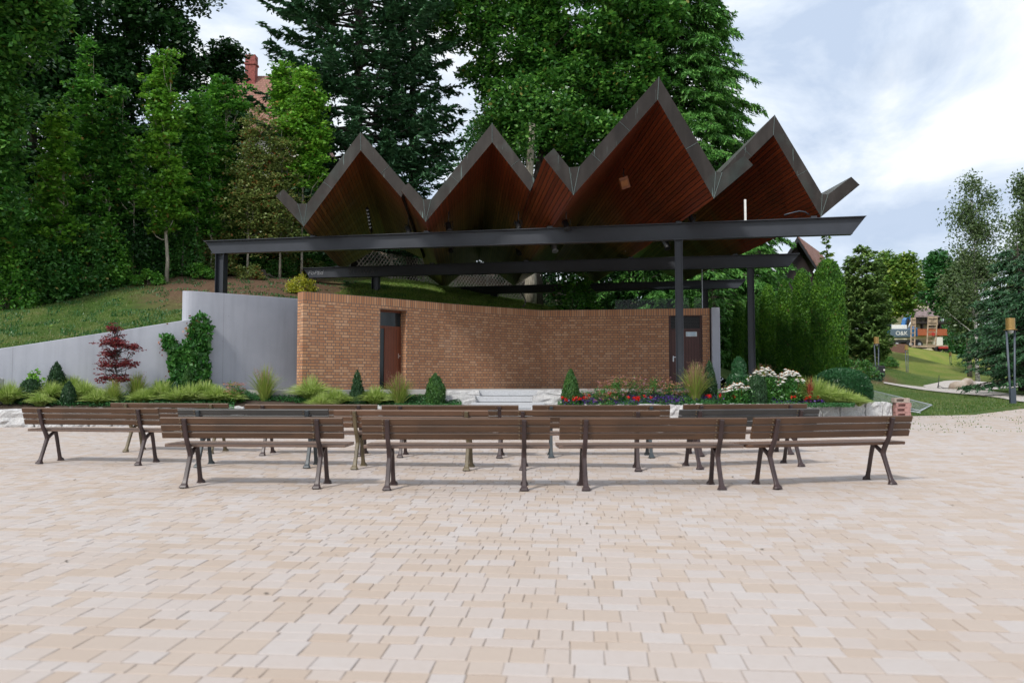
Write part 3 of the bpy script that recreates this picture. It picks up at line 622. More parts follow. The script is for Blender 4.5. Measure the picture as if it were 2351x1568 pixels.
# concrete walls
def slabwall(name, pts, z0, tops, th, label, mat='concrete', cat='concrete wall'):
    pts = np.array(pts, float); nv = norm2(pts); b = pts+nv*th; mb = MB(); n_ = len(pts)
    V = []
    for i in range(n_): V += [[*pts[i], z0], [*pts[i], tops[i]], [*b[i], tops[i]], [*b[i], z0]]
    F = []
    for i in range(n_-1):
        o = 4*i
        for k in range(4): F.append([o+k, o+4+k, o+4+(k+1) % 4, o+(k+1) % 4])
    F += [[0, 1, 2, 3], [4*(n_-1)+3, 4*(n_-1)+2, 4*(n_-1)+1, 4*(n_-1)]]
    o = mb.add(V, F).build(name, M[mat]); bev(o, .015, 2); return tag(o, label, cat)
TL = P(419, 668, 22.2); TRr = P(684, 686, 24.25)
ptsw = spline([TL[:2], P(440, 700, 22.15)[:2], P(520, 700, 22.7)[:2], P(600, 700, 23.4)[:2], TRr[:2], P(715, 690, 24.7)[:2]], 6)
tops = [P(CU+FPX*x/y*.9985, np.interp(CU+FPX*x/y, [419, 440, 684, 715], [668, 668.3, 686, 688]), y)[2] for x, y in ptsw]
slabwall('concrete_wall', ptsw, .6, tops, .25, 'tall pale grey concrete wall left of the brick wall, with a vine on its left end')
LLp = [P(-300, 860, 19.3), P(0, 800, 20.5), P(160, 776, 21.0), P(300, 755, 21.5), P(441, 732.5, 22.12)]
ptsl = spline([p[:2] for p in LLp], 6); tl = np.interp(ptsl[:, 0], [p[0] for p in LLp], [p[2] for p in LLp])
slabwall('concrete_wall', ptsl, .4, tl, .22, 'low pale grey concrete wall rising from the left edge below the grass slope')
# grey concrete wall end at the right of the brick wall, seen end on
Rp = P(1630, 704, 27.05); Rq = P(1650.5, 704, 27.0)
mb = MB().prism([(Rp[0]+.02, 26.95), (Rq[0], 26.9), (Rq[0]+.9, 31.5), (Rp[0]+.6, 31.5)], ZF-.3, 3.87)
o = mb.build('concrete_wall', M['concrete']); bev(o, .03); tag(o, 'narrow grey concrete wall end right of the brown louvred door', 'concrete wall')
# stage floor slab
fl = [P(600, 895, 21.6)[:2], P(780, 890, 21.9)[:2], (-4.0, 22.4), (-2.2, 22.75), (1.0, 22.9), (4.2, 22.9), (6.9, 23.6), (9.0, 25.2), (9.2, 31), (-8, 31), (-8.6, 22.9), (-7.6, 22.4)]
o = MB().prism([tuple(p) for p in fl], -.2, ZF).build('stage_floor', M['concrete_warm']); tag(o, 'raised concrete stage floor', 'floor', kind='structure')
# steps and rough granite cheek blocks
def rough_block(mb, c, d, seed, rot=0.0, amp=.03, mat=0, cuts=5):
    r_ = np.random.default_rng(seed); n_ = cuts; vs = {}; V = []; F = []
    def vid(i, j_, k):
        key = (i, j_, k)
        if key not in vs:
            p = np.array([i/n_-.5, j_/n_-.5, k/n_-.5])*np.array(d); e = sum(abs(q-.0) > .49 for q in (i/n_-.5, j_/n_-.5, k/n_-.5))
            p = p*(1-.04*max(0, e-1))+r_.normal(0, amp, 3)*(1 if e < 2 else .6)
            vs[key] = len(V); cr, sr = math.cos(rot), math.sin(rot); V.append([c[0]+p[0]*cr-p[1]*sr, c[1]+p[0]*sr+p[1]*cr, c[2]+p[2]])
        return vs[key]
    for a in range(n_):
        for b in range(n_):
            for s in (0, n_):
                q = [vid(a, b, s), vid(a+1, b, s), vid(a+1, b+1, s), vid(a, b+1, s)]; F.append(q if s else q[::-1])
                q = [vid(a, s, b), vid(a+1, s, b), vid(a+1, s, b+1), vid(a, s, b+1)]; F.append(q if not s else q[::-1])
                q = [vid(s, a, b), vid(s, a+1, b), vid(s, a+1, b+1), vid(s, a, b+1)]; F.append(q if s else q[::-1])
    mb.add(V, F, mat, False)
steps = thing('stone_steps', 'sawn granite steps up to the stage between rough granite blocks', 'steps', (.0, 22, .32))
for i in range(5):
    zt_ = ZF-.005-i*.17; y0 = 22.55-.32*i; wdt = (1.95, 1.95, 2.02, 2.02, 2.02)[i]; xo = .0+(-.12, -.2, -.3, -.3, -.3)[i]
    s0 = box_obj('step', ((P(1163, 900, y0)[0]+.02*i), y0+.35, zt_-.0795), (wdt, .72, .159), M['granite_sawn'], steps); bev(s0, .012)
for (u, yy, zz, dx, dz, sd_) in ((1063, 22.35, 1.0, .95, .26, 1), (1050, 21.95, .80, 1.05, .36, 2), (1040, 21.55, .5, 1.05, .34, 3), (1268, 22.35, 1.0, .85, .26, 4), (1262, 21.95, .80, .95, .36, 5), (1262, 21.55, .5, .95, .34, 6)):
    mb = MB(); rough_block(mb, (P(u, 900, yy)[0], yy+.3, zz-.02), (dx, .6, dz), sd_, 0, .014); mb.build('granite_block', M['granite'], steps)

# low granite retaining walls (rows of rough blocks)
def granite_row(name, pts, zt0, label, blk=.72, seed=0):
    pts = spline(pts, 10); s = polylen(pts); r_ = np.random.default_rng(seed); mb = MB(); q = 0
    while q < s[-1]-.3:
        l = blk*r_.uniform(.6, 1.35); l = min(l, s[-1]-q); m_ = q+l/2
        x, y = np.interp(m_, s, pts[:, 0]), np.interp(m_, s, pts[:, 1]); x2, y2 = np.interp(min(m_+.1, s[-1]), s, pts[:, 0]), np.interp(min(m_+.1, s[-1]), s, pts[:, 1])
        x1, y1 = np.interp(m_-.1, s, pts[:, 0]), np.interp(m_-.1, s, pts[:, 1]); a = math.atan2(y2-y1, x2-x1)
        top = np.interp(x, [-12, 0, 11], zt0)+r_.uniform(-.01, .015); zb = plaza_z(y)-.12
        rough_block(mb, (x-math.sin(a)*.22, y+math.cos(a)*.22, (top+zb)/2), (l-.022, .46, top-zb), seed*100+int(q*10), a, .016, 0, 6); q += l
    o = mb.build(name, M['granite']); return tag(o, label, 'granite wall')
granite_row('granite_wall', [(-15.5, 18.4), (-12.1, 18.75), (-9, 19.25), (-6.8, 20.1), (-4.5, 20.95), (-2.1, 21.35)], (.69, .72, .75), 'low rough granite block wall edging the flower bed left of the steps', seed=1)
granite_row('granite_wall', [(1.85, 21.35), (4.3, 20.95), (6.8, 21.3), (8.6, 22.1), (10.93, 22.95)], (.7, .73, .75), 'low rough granite block wall edging the flower bed right of the steps', seed=2)
# beds
def bed_strip(name, front, back, zf, zb, label):
    F_ = spline(front, 8); B_ = spline(back, 8); n_ = max(len(F_), len(B_)); ti = np.linspace(0, 1, n_)
    def rs(a): q = np.linspace(0, 1, len(a)); return np.stack([np.interp(ti, q, a[:, 0]), np.interp(ti, q, a[:, 1])], 1)
    F_, B_ = rs(F_), rs(B_); V = []
    for i in range(n_):
        for w_ in np.linspace(0, 1, 9):
            p = lerp(F_[i], B_[i], w_); V.append([p[0], p[1], lerp(zf, zb, w_)+.03*mnoise.noise((p[0]*2, p[1]*2, 5))])
    o = MB().add(V, [[i*9+k, (i+1)*9+k, (i+1)*9+k+1, i*9+k+1] for i in range(n_-1) for k in range(8)], 0, True).build(name, M['soil']); return tag(o, label, 'soil', kind='structure')
bed_strip('bed_soil', [(-15.5, 18.6), (-12.1, 18.95), (-9, 19.45), (-6.8, 20.3), (-4.5, 21.15), (-2.0, 21.6)], [(-15.5, 20.3), (-12.1, 21.0), (-9.2, 22.2), (-6.4, 22.3), (-4.3, 22.5), (-1.9, 22.9)], .66, 1.02, 'soil of the flower bed left of the steps')
bed_strip('bed_soil', [(1.7, 21.6), (4.3, 21.2), (6.8, 21.55), (8.6, 22.35), (10.6, 23.1)], [(1.7, 22.95), (4.3, 23.0), (6.9, 23.8), (8.9, 25.6), (10.9, 26.6)], .66, 1.04, 'soil of the flower bed right of the steps')
def bz(x, y):    # soil height of the beds
    if x < 0: f = np.interp(x, [-15.5, -12.1, -9, -6.8, -4.5, -2], [18.6, 18.95, 19.45, 20.3, 21.15, 21.6]); b = np.interp(x, [-15.5, -12.1, -9.2, -6.4, -4.3, -1.9], [20.3, 21, 22.2, 22.3, 22.5, 22.9])
    else: f = np.interp(x, [1.7, 4.3, 6.8, 8.6, 10.6], [21.6, 21.2, 21.55, 22.35, 23.1]); b = np.interp(x, [1.7, 4.3, 6.9, 8.9, 10.9], [22.95, 23, 23.8, 25.6, 26.6])
    return .66+(1.03-.66)*min(1, max(0, (y-f)/max(.3, b-f)))

# ------------------------------------------------------------------ the folded roof on three beams
ZB = 5.86
can = thing('pavilion_canopy', 'folded zigzag copper roof with wooden soffit on dark steel beams and columns over the stage', 'pavilion roof', (3, 27, ZF))
def ibeam(name, uvl, uvr, dl_, dr_, fw=.24, shl=.28, shr=.38, zt=ZB):
    A = PZ(*uvl, zt); B = PZ(*uvr, zt); d = (B-A); Ln = np.linalg.norm(d[:2]); d = d/np.linalg.norm(d); nrm = np.array([-d[1], d[0], 0])   # back
    tf = .022; tw = .016
    def sect(P0, dep, sh, sgn):
        pts = [(-0, 0), (fw, 0), (fw, -tf), (fw/2+tw/2, -tf), (fw/2+tw/2, -dep+tf), (fw, -dep+tf), (fw, -dep), (0, -dep), (0, -dep+tf), (fw/2-tw/2, -dep+tf), (fw/2-tw/2, -tf), (0, -tf)]
        return [P0+nrm*a+np.array([0, 0, b])+d*sgn*sh*(-b/dep) for a, b in pts]
    a = sect(A, dl_, shl, 1); b = sect(B, dr_, shr, -1); mb = MB(); V = a+b
    mb.add(V, [[i, (i+1) % 12, 12+(i+1) % 12, 12+i] for i in range(12)])
    for q, fl in ((0, True), (12, False)):
        quads = [[0, 1, 2, 11], [8, 5, 6, 7], [10, 3, 4, 9]]
        for f in quads:
            f = [q+k for k in f]
            mb.F.append(np.array([f if fl else f[::-1]])+mb.n-24); mb.M.append(np.array([0])); mb.S.append(np.array([False])); mb.V.append(np.zeros((0, 3))); mb.U.append(None)
    o = mb.build(name, M['steel'], can); return o, A, B, d, nrm
b1, A1, B1, d1, n1_ = ibeam('front_beam', (467, 553), (1990, 495.4), .42, .49)
b2, A2, B2, d2, n2_ = ibeam('middle_beam', (693.7, 615.3), (1837, 581.4), .40, .46)
b3, A3, B3, d3, n3_ = ibeam('rear_beam', (976.8, 660.6), (1714, 641), .37, .38)
b1['label'] = 'front steel beam, the longest and nearest'; b2['label'] = 'middle steel beam with chalk graffiti at its left end'; b3['label'] = 'rear steel beam, the shortest'
def on_beam(A, d, u): # point on beam top axis at column u
    k = (u-CU)/FPX; t_ = (k*A[1]*1.0-A[0])/(d[0]-k*d[1])
    for _ in range(3):
        p = A+d*t_; fwd = p[1]*math.cos(TH)+(p[2]-1.34)*math.sin(TH); k2 = (u-CU)/FPX*fwd/p[1]; t_ = (k2*A[1]-A[0])/(d[0]-k2*d[1])
    return A+d*t_
def hcol(name, p, d, nrm, z0, z1, w_=.21, label=None):
    tf, tw, h = .016, .012, w_; mb = MB(); c = np.array([p[0], p[1], 0])+nrm*.12
    ang = math.atan2(d[1], d[0])
    # web faces the plaza, flanges at its two sides
    for (dx, dy, sx, sy) in ((-w_/2, 0, tf, h), (w_/2, 0, tf, h), (0, 0, w_-tf, tw)):
        cc = c+d*dx; mb.box((cc[0], cc[1], (z0+z1)/2), (sx, sy, z1-z0), 0, ang)
    mb.box((c[0], c[1], z1-.006), (w_+.06, h+.04, .012), 0, ang); mb.box((c[0], c[1], z0+.01), (w_+.1, h+.1, .02), 0, ang)
    o = mb.build(name, M['steel'], can)
    if label: o['label'] = label
    return o
hcol('column', on_beam(A1, d1, 1557.5), d1, n1_, ZF, ZB-.475, .205, 'front right column before the brown door')
hcol('column', on_beam(A1, d1, 505), d1, n1_, 3.2, ZB-.425, .27, 'left column behind the tall concrete wall')
hcol('column', on_beam(A2, d2, 1723), d2, n2_, .9, ZB-.455, .215)
hcol('column', on_beam(A2, d2, 861), d2, n2_, 3.2, ZB-.41, .26)
hcol('column', on_beam(A3, d3, 1134), d3, n3_, 3.4, ZB-.375, .30)
hcol('column', on_beam(A3, d3, 1619), d3, n3_, 1.5, ZB-.38, .22)

ZV = ZB+.03
VA, VBv, VC, V4, V5 = [PZ(u, v, ZV) for u, v in ((697.5, 520.8), (977.5, 509.9), (1316.5, 448.6), (1638.6, 456.4), (1884.6, 498.6))]
rV = dict(A=np.array([-6.9, 32.0, ZV]), B=np.array([-3.3, 38.6, ZV]), C=np.array([.1, 37.7, ZV]), D=np.array([3.8, 36.9, ZV]), E=np.array([7.75, 36.1, ZV]))
VBA = lerp(VBv, rV['B'], (32.0-VBv[1])/(rV['B'][1]-VBv[1]))
def unit(name, front_uv, Ylin, rear, top_f, label, y0=0):
    """front_uv: bottom polyline pixels; Ylin: distance at each; top_f: list of (index_a, pixel) upper-edge points"""
    FB = [P(u, v, y) for (u, v), y in zip(front_uv, Ylin)]
    return FB
def build_unit(FB, FT, RB, kinds, label, gut):
    """kinds per bottom vertex: 'tip','val','peak','end'; FT: dict index -> list of top points (1 or 2)"""
    root = thing_child(label)
    n_ = len(FB); so = MB(); cs = 0
    # soffit, subdivided along the depth
    for i in range(n_-1):
        a, b, c, d = FB[i], FB[i+1], RB[i+1], RB[i]; w1 = np.linalg.norm(b-a); K = 10; V = []; UV = []
        for k in range(K+1):
            t_ = k/K; p, q = lerp(a, d, t_), lerp(b, c, t_); L_ = np.linalg.norm(lerp(a, b, .5)-lerp(d, c, .5))
            V += [p, q]; UV += [[t_*L_, cs], [t_*L_, cs+w1]]
        so.add(V, [[2*k, 2*k+1, 2*k+3, 2*k+2] for k in range(K)], 0, False, UV); cs += w1+.3
    so.build('soffit', M['soffit'], root)
    # upper surface: same section raised
    RT = {i: [p+(RB[i]-FB[i]) for p in FT[i]] for i in range(n_)}
    fa = MB(); rc = MB()
    def seg(i):
        return FT[i][-1], FT[i+1][0]
    for (BB, TT, mb, flip) in ((FB, FT, fa, False), (RB, RT, fa, True)):
        for i in range(n_-1):
            a, b = BB[i], BB[i+1]; ta, tb = TT[i][-1], TT[i+1][0]
            mb.add([a, b, tb, ta], [[0, 1, 2, 3] if not flip else [3, 2, 1, 0]])
            if len(TT[i]) == 2: mb.add([a, TT[i][1], TT[i][0]], [[0, 1, 2] if not flip else [2, 1, 0]])
    for i in (0, n_-1):                                    # end faces
        fa.add([FB[i], FT[i][0], RT[i][0], RB[i]], [[0, 1, 2, 3]])
    for i in range(n_-1):
        a, b = seg(i); c, d = RT[i+1][0], RT[i][-1]; rc.add([a, b, c, d], [[0, 1, 2, 3]])
        if len(FT[i]) == 2: rc.add([FT[i][0], FT[i][1], RT[i][1], RT[i][0]], [[0, 1, 2, 3]])
    fa.build('fascia', M['copper'], root); rc.build('roof_covering', M['roof_sheet'], root)
    # raised seams on the fascia at each fold
    sl_ = []
    for i in range(n_):
        if kinds[i] in ('peak', 'val'):
            for tp in FT[i]: sl_.append((FB[i]+[0, -.004, 0], tp+[0, -.004, 0], .009))
    for i in range(n_-1):
        a, b = FB[i], FB[i+1]; ta, tb = FT[i][-1], FT[i+1][0]; Ls = np.linalg.norm(b-a); m_ = int(Ls/1.6)
        for k in range(1, m_+1):
            f = k/(m_+1); p = lerp(a, b, f); q = lerp(ta, tb, f); e = (b-a)/Ls; q = p+(q-p)-e*np.dot(q-p, e); sl_.append((p+[0, -.004, 0], q+[0, -.004, 0], .006))
    for a, b, r in sl_: MB().tube([a, b], r, 4, 0, False).build('seam', M['copper_seam'], root)
    return root
def thing_child(label):
    o = bpy.data.objects.new('roof_unit', None); COL.objects.link(o); o.parent = can; o['label'] = label; return o
def yl(Pa, Pb, u):   # distance along the line Pa-Pb (plan) seen at column u
    k = (u-CU)/FPX*1.012; d = Pb-Pa; t_ = (k*Pa[1]-Pa[0])/(d[0]-k*d[1]); return Pa[1]+t_*d[1]
def front(pix, Pa, Pb, dy=0): return [P(u, v, yl(Pa, Pb, u)+dy) for u, v in pix]
rpk = dict(A=np.array([-5.0, 32.0, 6.98]), B=np.array([-1.6, 38.1, 7.25]), C=np.array([1.95, 37.3, 7.0]), D=np.array([5.8, 36.5, 7.0]))
# unit A (leftmost)
fb = front([(633, 450.5), (697.5, 520.8), (828.4, 346.3), (921, 453.5)], VA, VBv, .12); tp = front([(650.7, 434.9), (684, 468), (705, 468), (827.6, 304), (933, 427)], VA, VBv, .12)
rb = [np.array([-7.7, 32.0, 6.7]), rV['A'], rpk['A'], lerp(VBA, rpk['A'], .30)+[0, 0, .08]]
build_unit(fb, {0: [tp[0]], 1: [tp[1], tp[2]], 2: [tp[3]], 3: [tp[4]]}, rb, ['tip', 'val', 'peak', 'end'], 'leftmost roof fold', None)
# unit B
fb = front([(920, 437), (977.5, 509.9), (1130, 327.5), (1217, 439.6)], VBv, VBv+(VBv-VA)*[1, 1, 0]); tp = front([(937.7, 420), (972, 457.5), (990, 457.5), (1130, 283.4), (1228.6, 413.4)], VBv, VBv+(VBv-VA)*[1, 1, 0])
rb = [lerp(rV['B'], [-5.2, 38.9, 7.3], .42), rV['B'], rpk['B'], lerp(rV['C'], rpk['B'], .28)+[0, 0, .08]]
build_unit(fb, {0: [tp[0]], 1: [tp[1], tp[2]], 2: [tp[3]], 3: [tp[4]]}, rb, ['tip', 'val', 'peak', 'end'], 'second roof fold from the left', None)
# unit C (tallest)
fb = front([(1248, 362.7), (1316.5, 448.6), (1509.8, 229.9), (1638.6, 456.4), (1729, 379.5)], VC, V4); tp = front([(1271.6, 341), (1306.7, 385), (1330, 383), (1512.5, 177.2), (1643, 394.7), (1658, 396), (1709, 357.6)], VC, V4)
rb = [lerp(rV['C'], [-1.6, 37.9, 7.2], .44), rV['C'], rpk['C'], rV['D'], lerp(rV['D'], [5.6, 36.5, 7.0], .36)]
build_unit(fb, {0: [tp[0]], 1: [tp[1], tp[2]], 2: [tp[3]], 3: [tp[4], tp[5]], 4: [tp[6]]}, rb, ['tip', 'val', 'peak', 'val', 'end'], 'tallest roof fold, third from the left', None)
# unit D (rightmost)
V4b = lerp(V4, rV['D'], (22.2-V4[1])/(rV['D'][1]-V4[1]))
fb = front([(1676, 409), (1775.3, 311), (1884.6, 498.6), (1973.7, 425)], V4b, V5); tp = front([(1657, 393), (1778.4, 264.3), (1887.4, 446.6), (1901, 447), (1954.2, 406.4)], V4b, V5)
rb = [lerp(rV['D'], rpk['D'], .30)+[0, 0, .05], rpk['D'], rV['E'], np.array([8.9, 35.9, 6.7])]
build_unit(fb, {0: [tp[0]], 1: [tp[1]], 2: [tp[2], tp[3]], 3: [tp[4]]}, rb, ['end', 'peak', 'val', 'tip'], 'rightmost roof fold', None)
# bearings between valleys and beams
for (u, A, d) in ((719, A1, d1), (979.9, A1, d1), (1263.8, A1, d1), (1560.5, A1, d1), (1871, A1, d1), (774, A2, d2), (992, A2, d2), (1209, A2, d2), (1450, A2, d2), (1690, A2, d2)):
    p = on_beam(A, d, u)+np.array([0, .12, .02]); MB().box(p, (.16, .2, .06), 0, math.atan2(d[1], d[0])).build('bearing_plate', M['steel'], can)
# graffiti on the beams
def on_web(A, d, nrm, dep, u, below): 
    p = on_beam(A, d, u); return p+nrm*(.12-.013)+np.array([0, 0, -below])
a2 = math.atan2(d2[1], d2[0]); a3 = math.atan2(d3[1], d3[0]); a1 = math.atan2(d1[1], d1[0])
text_obj('graffiti', 'PoPEd', .25, M['chalk'], b2, on_web(A2, d2, n2_, .4, 704, .27), PI/2, a2, .002, .3)
text_obj('graffiti', 'KURWA', .30, M['chalk_dim'], b2, on_web(A2, d2, n2_, .4, 797, .31), PI/2, a2, .002)
text_obj('graffiti', '4150 H20 450 HC 4ED', .26, M['chalk_dim'], b3, on_web(A3, d3, n3_, .4, 992, .28), PI/2, a3, .002, .2)
text_obj('graffiti', '* LiHi *', .26, M['chalk_dim'], b3, on_web(A3, d3, n3_, .4, 1298, .27), PI/2, a3, .002, .2)
text_obj('graffiti', 'III SCHOOL -', .27, M['chalk_dim'], b3, on_web(A3, d3, n3_, .4, 1345, .27), PI/2, a3, .002, .3)

# fittings hung under the roof
def spot(u, v, Y, s=1.0, tilt=.4, mat='plastic_dark'):
    p = P(u, v, Y); t_ = thing('spotlight', '', 'spotlight', p, 0, 'spotlights under the roof')
    mb = MB(); d = np.array([math.sin(tilt)*.5, -.4, -.8]); d /= np.linalg.norm(d)
    mb.tube([p-d*.13*s, p+d*.1*s, p+d*.15*s], [.075*s, .085*s, .10*s], 12); mb.build('lamp_head', M[mat], t_)
    mb = MB(); mb.tube([p+[-.11*s, 0, 0], p+[-.11*s, 0, .16*s], p+[.11*s, 0, .16*s], p+[.11*s, 0, 0]], .012, 5); mb.tube([p+[0, 0, .16*s], p+[0, 0, .45*s]], .014, 5); mb.build('bracket', M['steel'], t_); return t_
for i, (u, v, Y, sc, mt, lb) in enumerate(((938, 529, 24.6, 1.0, 'plastic_dark', 'dark spotlight above the front beam left of the second roof valley'), (1030, 522, 24.2, 1.1, 'plastic_dark', 'dark spotlight above the front beam under the second roof fold'), (1190, 519, 23.6, 1.0, 'plastic_dark', 'dark spotlight above the front beam near the third roof valley'),
        (1034, 571, 30, 1.0, 'plastic_dark', 'dark spotlight hanging above the left half of the middle beam'), (1190, 575, 30, 1.2, 'plastic_dark', 'dark spotlight hanging above the middle beam left of its centre'), (1272, 568, 30, 1.3, 'galv', 'pale spotlight hanging above the centre of the middle beam'),
        (1439, 566, 29, 1.2, 'white', 'white spotlight hanging above the middle beam left of the front column'), (1530, 562, 28.6, 1.2, 'plastic_dark', 'dark spotlight hanging just left of the front column top'), (1300, 517, 23, 1.1, 'plastic_dark', 'dark spotlight above the front beam under the tallest fold'), (1588, 505, 22.6, .9, 'plastic_dark', 'small dark spotlight above the front beam right of the front column'))):
    s = spot(u, v, Y, sc, .4, mt); s['label'] = lb
p = P(1433, 420, 21.6); t_ = thing('speaker_box', 'small orange brown box speaker fixed high under the tallest roof fold', 'speaker', p)
rx = np.array(Matrix.Rotation(math.radians(-18), 3, 'Y') @ Matrix.Rotation(math.radians(15), 3, 'X'))
MB().box(p, (.24, .18, .32), 0, rx).build('cabinet', simple('orange_speaker_cabinet', L(.20, .06, .018), .5), t_); MB().box(p+[0, -.1, -.04], (.19, .012, .16), 0, rx).build('speaker_grille', simple('speaker_cloth', L(.30, .12, .04), .8), t_)
MB().tube([p+[0, .05, .12], p+[.0, .1, .42]], .015, 6).build('bracket', M['steel'], t_)
p = on_beam(A1, d1, 1714); t_ = thing('white_post', 'short upright white post standing on the front beam', 'post', p+np.array([0, .12, 0]))
box_obj('post', (p[0], p[1]+.12, ZB+.31), (.055, .04, .6), M['white'], t_); box_obj('base_plate', (p[0], p[1]+.12, ZB+.008), (.13, .09, .014), M['white'], t_)
mb = MB(); q0 = P(1842, 492, 22.0); pts = [P(u, v, 22.1) for u, v in ((1800, 494), (1822, 488), (1835, 485), (1848, 487), (1858, 494))]; mb.tube(pts, .018, 6); o = mb.build('cable', M['steel_light']); tag(o, 'loose grey cable looping over the right end of the front beam', 'cable')
mb = MB(); pts = [P(u, v, 27.2) for u, v in ((1196, 672), (1203, 682), (1207, 692), (1204, 701), (1199, 705))]; mb.tube(pts, .025, 6); o = mb.build('cable', M['black']); tag(o, 'black cable hanging in a loop behind the brick wall top', 'cable')
# vertical strip of round lamps under the leftmost fold
t_ = thing('lamp_strip', 'narrow strip of round lamps under the leftmost roof fold', 'lamp strip', P(850, 520, 26.5)); mb = MB(); pts = [P(u, v, 26.2+.5*i) for i, (u, v) in enumerate(((843, 478), (848, 505), (853, 534)))]
mb.tube(pts, .05, 4, 0, False); mb.build('strip_housing', M['black'], t_)
for k in range(6):
    q = lerp(pts[0], pts[2], .1+.14*k)+[0, -.06, 0]; MB().cyl(q, .04, .02, 10, 0, axis='Y').build('lamp', M['galv'], t_)
# glass screen behind the brick wall at right
t_ = thing('glass_screen', 'clear glass wind screen standing above the right part of the brick wall', 'glass screen', (5, 31, 3.5))
ga, gb = P(1412, 670, 31.0), P(1612, 670, 30.2)
mb = MB(); mb.add([[ga[0], ga[1], 2.5], [gb[0], gb[1], 2.5], [gb[0], gb[1], 5.0], [ga[0], ga[1], 5.0], [ga[0], ga[1]+.02, 2.5], [gb[0], gb[1]+.02, 2.5], [gb[0], gb[1]+.02, 5.0], [ga[0], ga[1]+.02, 5.0]], [[0, 1, 2, 3], [5, 4, 7, 6], [0, 4, 5, 1], [1, 5, 6, 2], [2, 6, 7, 3], [3, 7, 4, 0]]); mb.build('pane', M['glass'], t_)
mb = MB(); q = P(1612, 660, 30.15); mb.box((q[0], q[1], 4.2), (.03, .03, 3.2)); mb.build('steel_rod', M['galv'], t_)
# ------------------------------------------------------------------ vegetation helpers
def unitv(v): return v/(np.linalg.norm(v, axis=-1, keepdims=True)+1e-9)
def cards(mb, c, a, b, mat=0, pts=4):
    """diamond leaves: centre c, half-axes a and b (n,3)"""
    n = len(c)
    V = np.stack([c-a, c+b, c+a, c-b], 1).reshape(-1, 3); F = np.arange(n*4).reshape(n, 4)
    mb.add(V, F, mat)
def leafy(mb, rng, c, size, up=.8, aspect=.62, mat=0):
    n = len(c); nrm = unitv(rng.normal(0, 1, (n, 3))*[1, 1, .7]+[0, -.15, up*1.6])
    t = unitv(np.cross(nrm, rng.normal(0, 1, (n, 3)))); b = np.cross(nrm, t)
    s = size*rng.uniform(.65, 1.25, (n, 1)); cards(mb, c, t*s, b*s*aspect, mat)
def sph(rng, n): return unitv(rng.normal(0, 1, (n, 3)))
def trunk_pts(rng, base, top, n=8, wob=.12):
    t_ = np.linspace(0, 1, n)[:, None]; p = np.array(base)*(1-t_)+np.array(top)*t_; w_ = rng.normal(0, wob, (n, 3))*[1, 1, 0]; w_[0] = 0; return p+w_
def broadleaf(name, label, cat, base, top_z, blobs, leaf, nclump, nleaf, mat, seed, trunk_r=.25, bark='bark', clump_r=.55, flat=.5, group=None, limbs=26, front=.55, lean=(0, 0), interior=.25, up=1.0, rag=.12):
    """crown of many leaf clumps spread through ellipsoids, real leaves in each, trunk and limbs that reach them"""
    rng = np.random.default_rng(seed); base = np.array(base, float)
    t = thing(name, label, cat, base, 0, group)
    w_ = np.array([b[3]*b[4]*b[5] for b in blobs])**.67; w_ = w_/w_.sum()
    k = rng.choice(len(blobs), nclump*2, p=w_); B = np.array([b[:6] for b in blobs])[k]
    d = sph(rng, nclump*2); keep = (d[:, 1] < .25) | (rng.random(nclump*2) > front); d = d[keep][:nclump]; B = B[keep][:nclump]
    r = 1-interior*rng.random(len(d))**1.2*1.6; cc = B[:, :3]+d*B[:, 3:6]*np.clip(r, .3, 1)[:, None]*rng.uniform(.8, 1.0+rag, (len(d), 1))
    cr = clump_r*rng.uniform(.55, 1.35, len(cc))
    nl = np.maximum(6, (nleaf*(cr/clump_r)**2).astype(int)); idx = np.repeat(np.arange(len(cc)), nl)
    off = rng.normal(0, .5, (len(idx), 3)); rad = np.linalg.norm(off, axis=1, keepdims=True); off = off/np.maximum(rad, 1e-6)*np.minimum(rad, 1.0)**.8
    off[:, 2] = off[:, 2]*flat-.25*flat*(off[:, 0]**2+off[:, 1]**2)
    pos = cc[idx]+off*cr[idx][:, None]
    mb = MB(); leafy(mb, rng, pos+base, leaf, up); mb.build('crown', mat if not isinstance(mat, str) else M[mat], t)
    top = np.array([base[0]+lean[0], base[1]+lean[1], base[2]+top_z*.93]); tp = trunk_pts(rng, base-[0, 0, .2], top, 9, trunk_r*.4)
    mb = MB(); mb.tube(tp, np.linspace(trunk_r, trunk_r*.12, 9)*(1+.35*np.exp(-np.arange(9)*1.5)), 9)
    zz = (tp[:, 2]-base[2])
    sel = rng.choice(len(cc), min(limbs, len(cc)), replace=False)
    for i in sel:
        e = cc[i]; hz = max(.18*top_z, e[2]-.35*np.linalg.norm(e[:2])-rng.random()*.12*top_z); hz = min(hz, zz[-2])
        s = np.array([np.interp(hz, zz, tp[:, 0]), np.interp(hz, zz, tp[:, 1]), base[2]+hz]); q = base+e
        m_ = lerp(s, q, .5)+[0, 0, .07*np.linalg.norm(q-s)]+rng.normal(0, .12, 3)
        r0 = max(.012, trunk_r*.33*(1-hz/top_z)+.012); mb.tube([s, lerp(s, m_, .5)+rng.normal(0, .05, 3), m_, q], [r0, r0*.8, r0*.55, r0*.2], 5, 0, True, False)
    mb.build('trunk', M[bark], t); return t
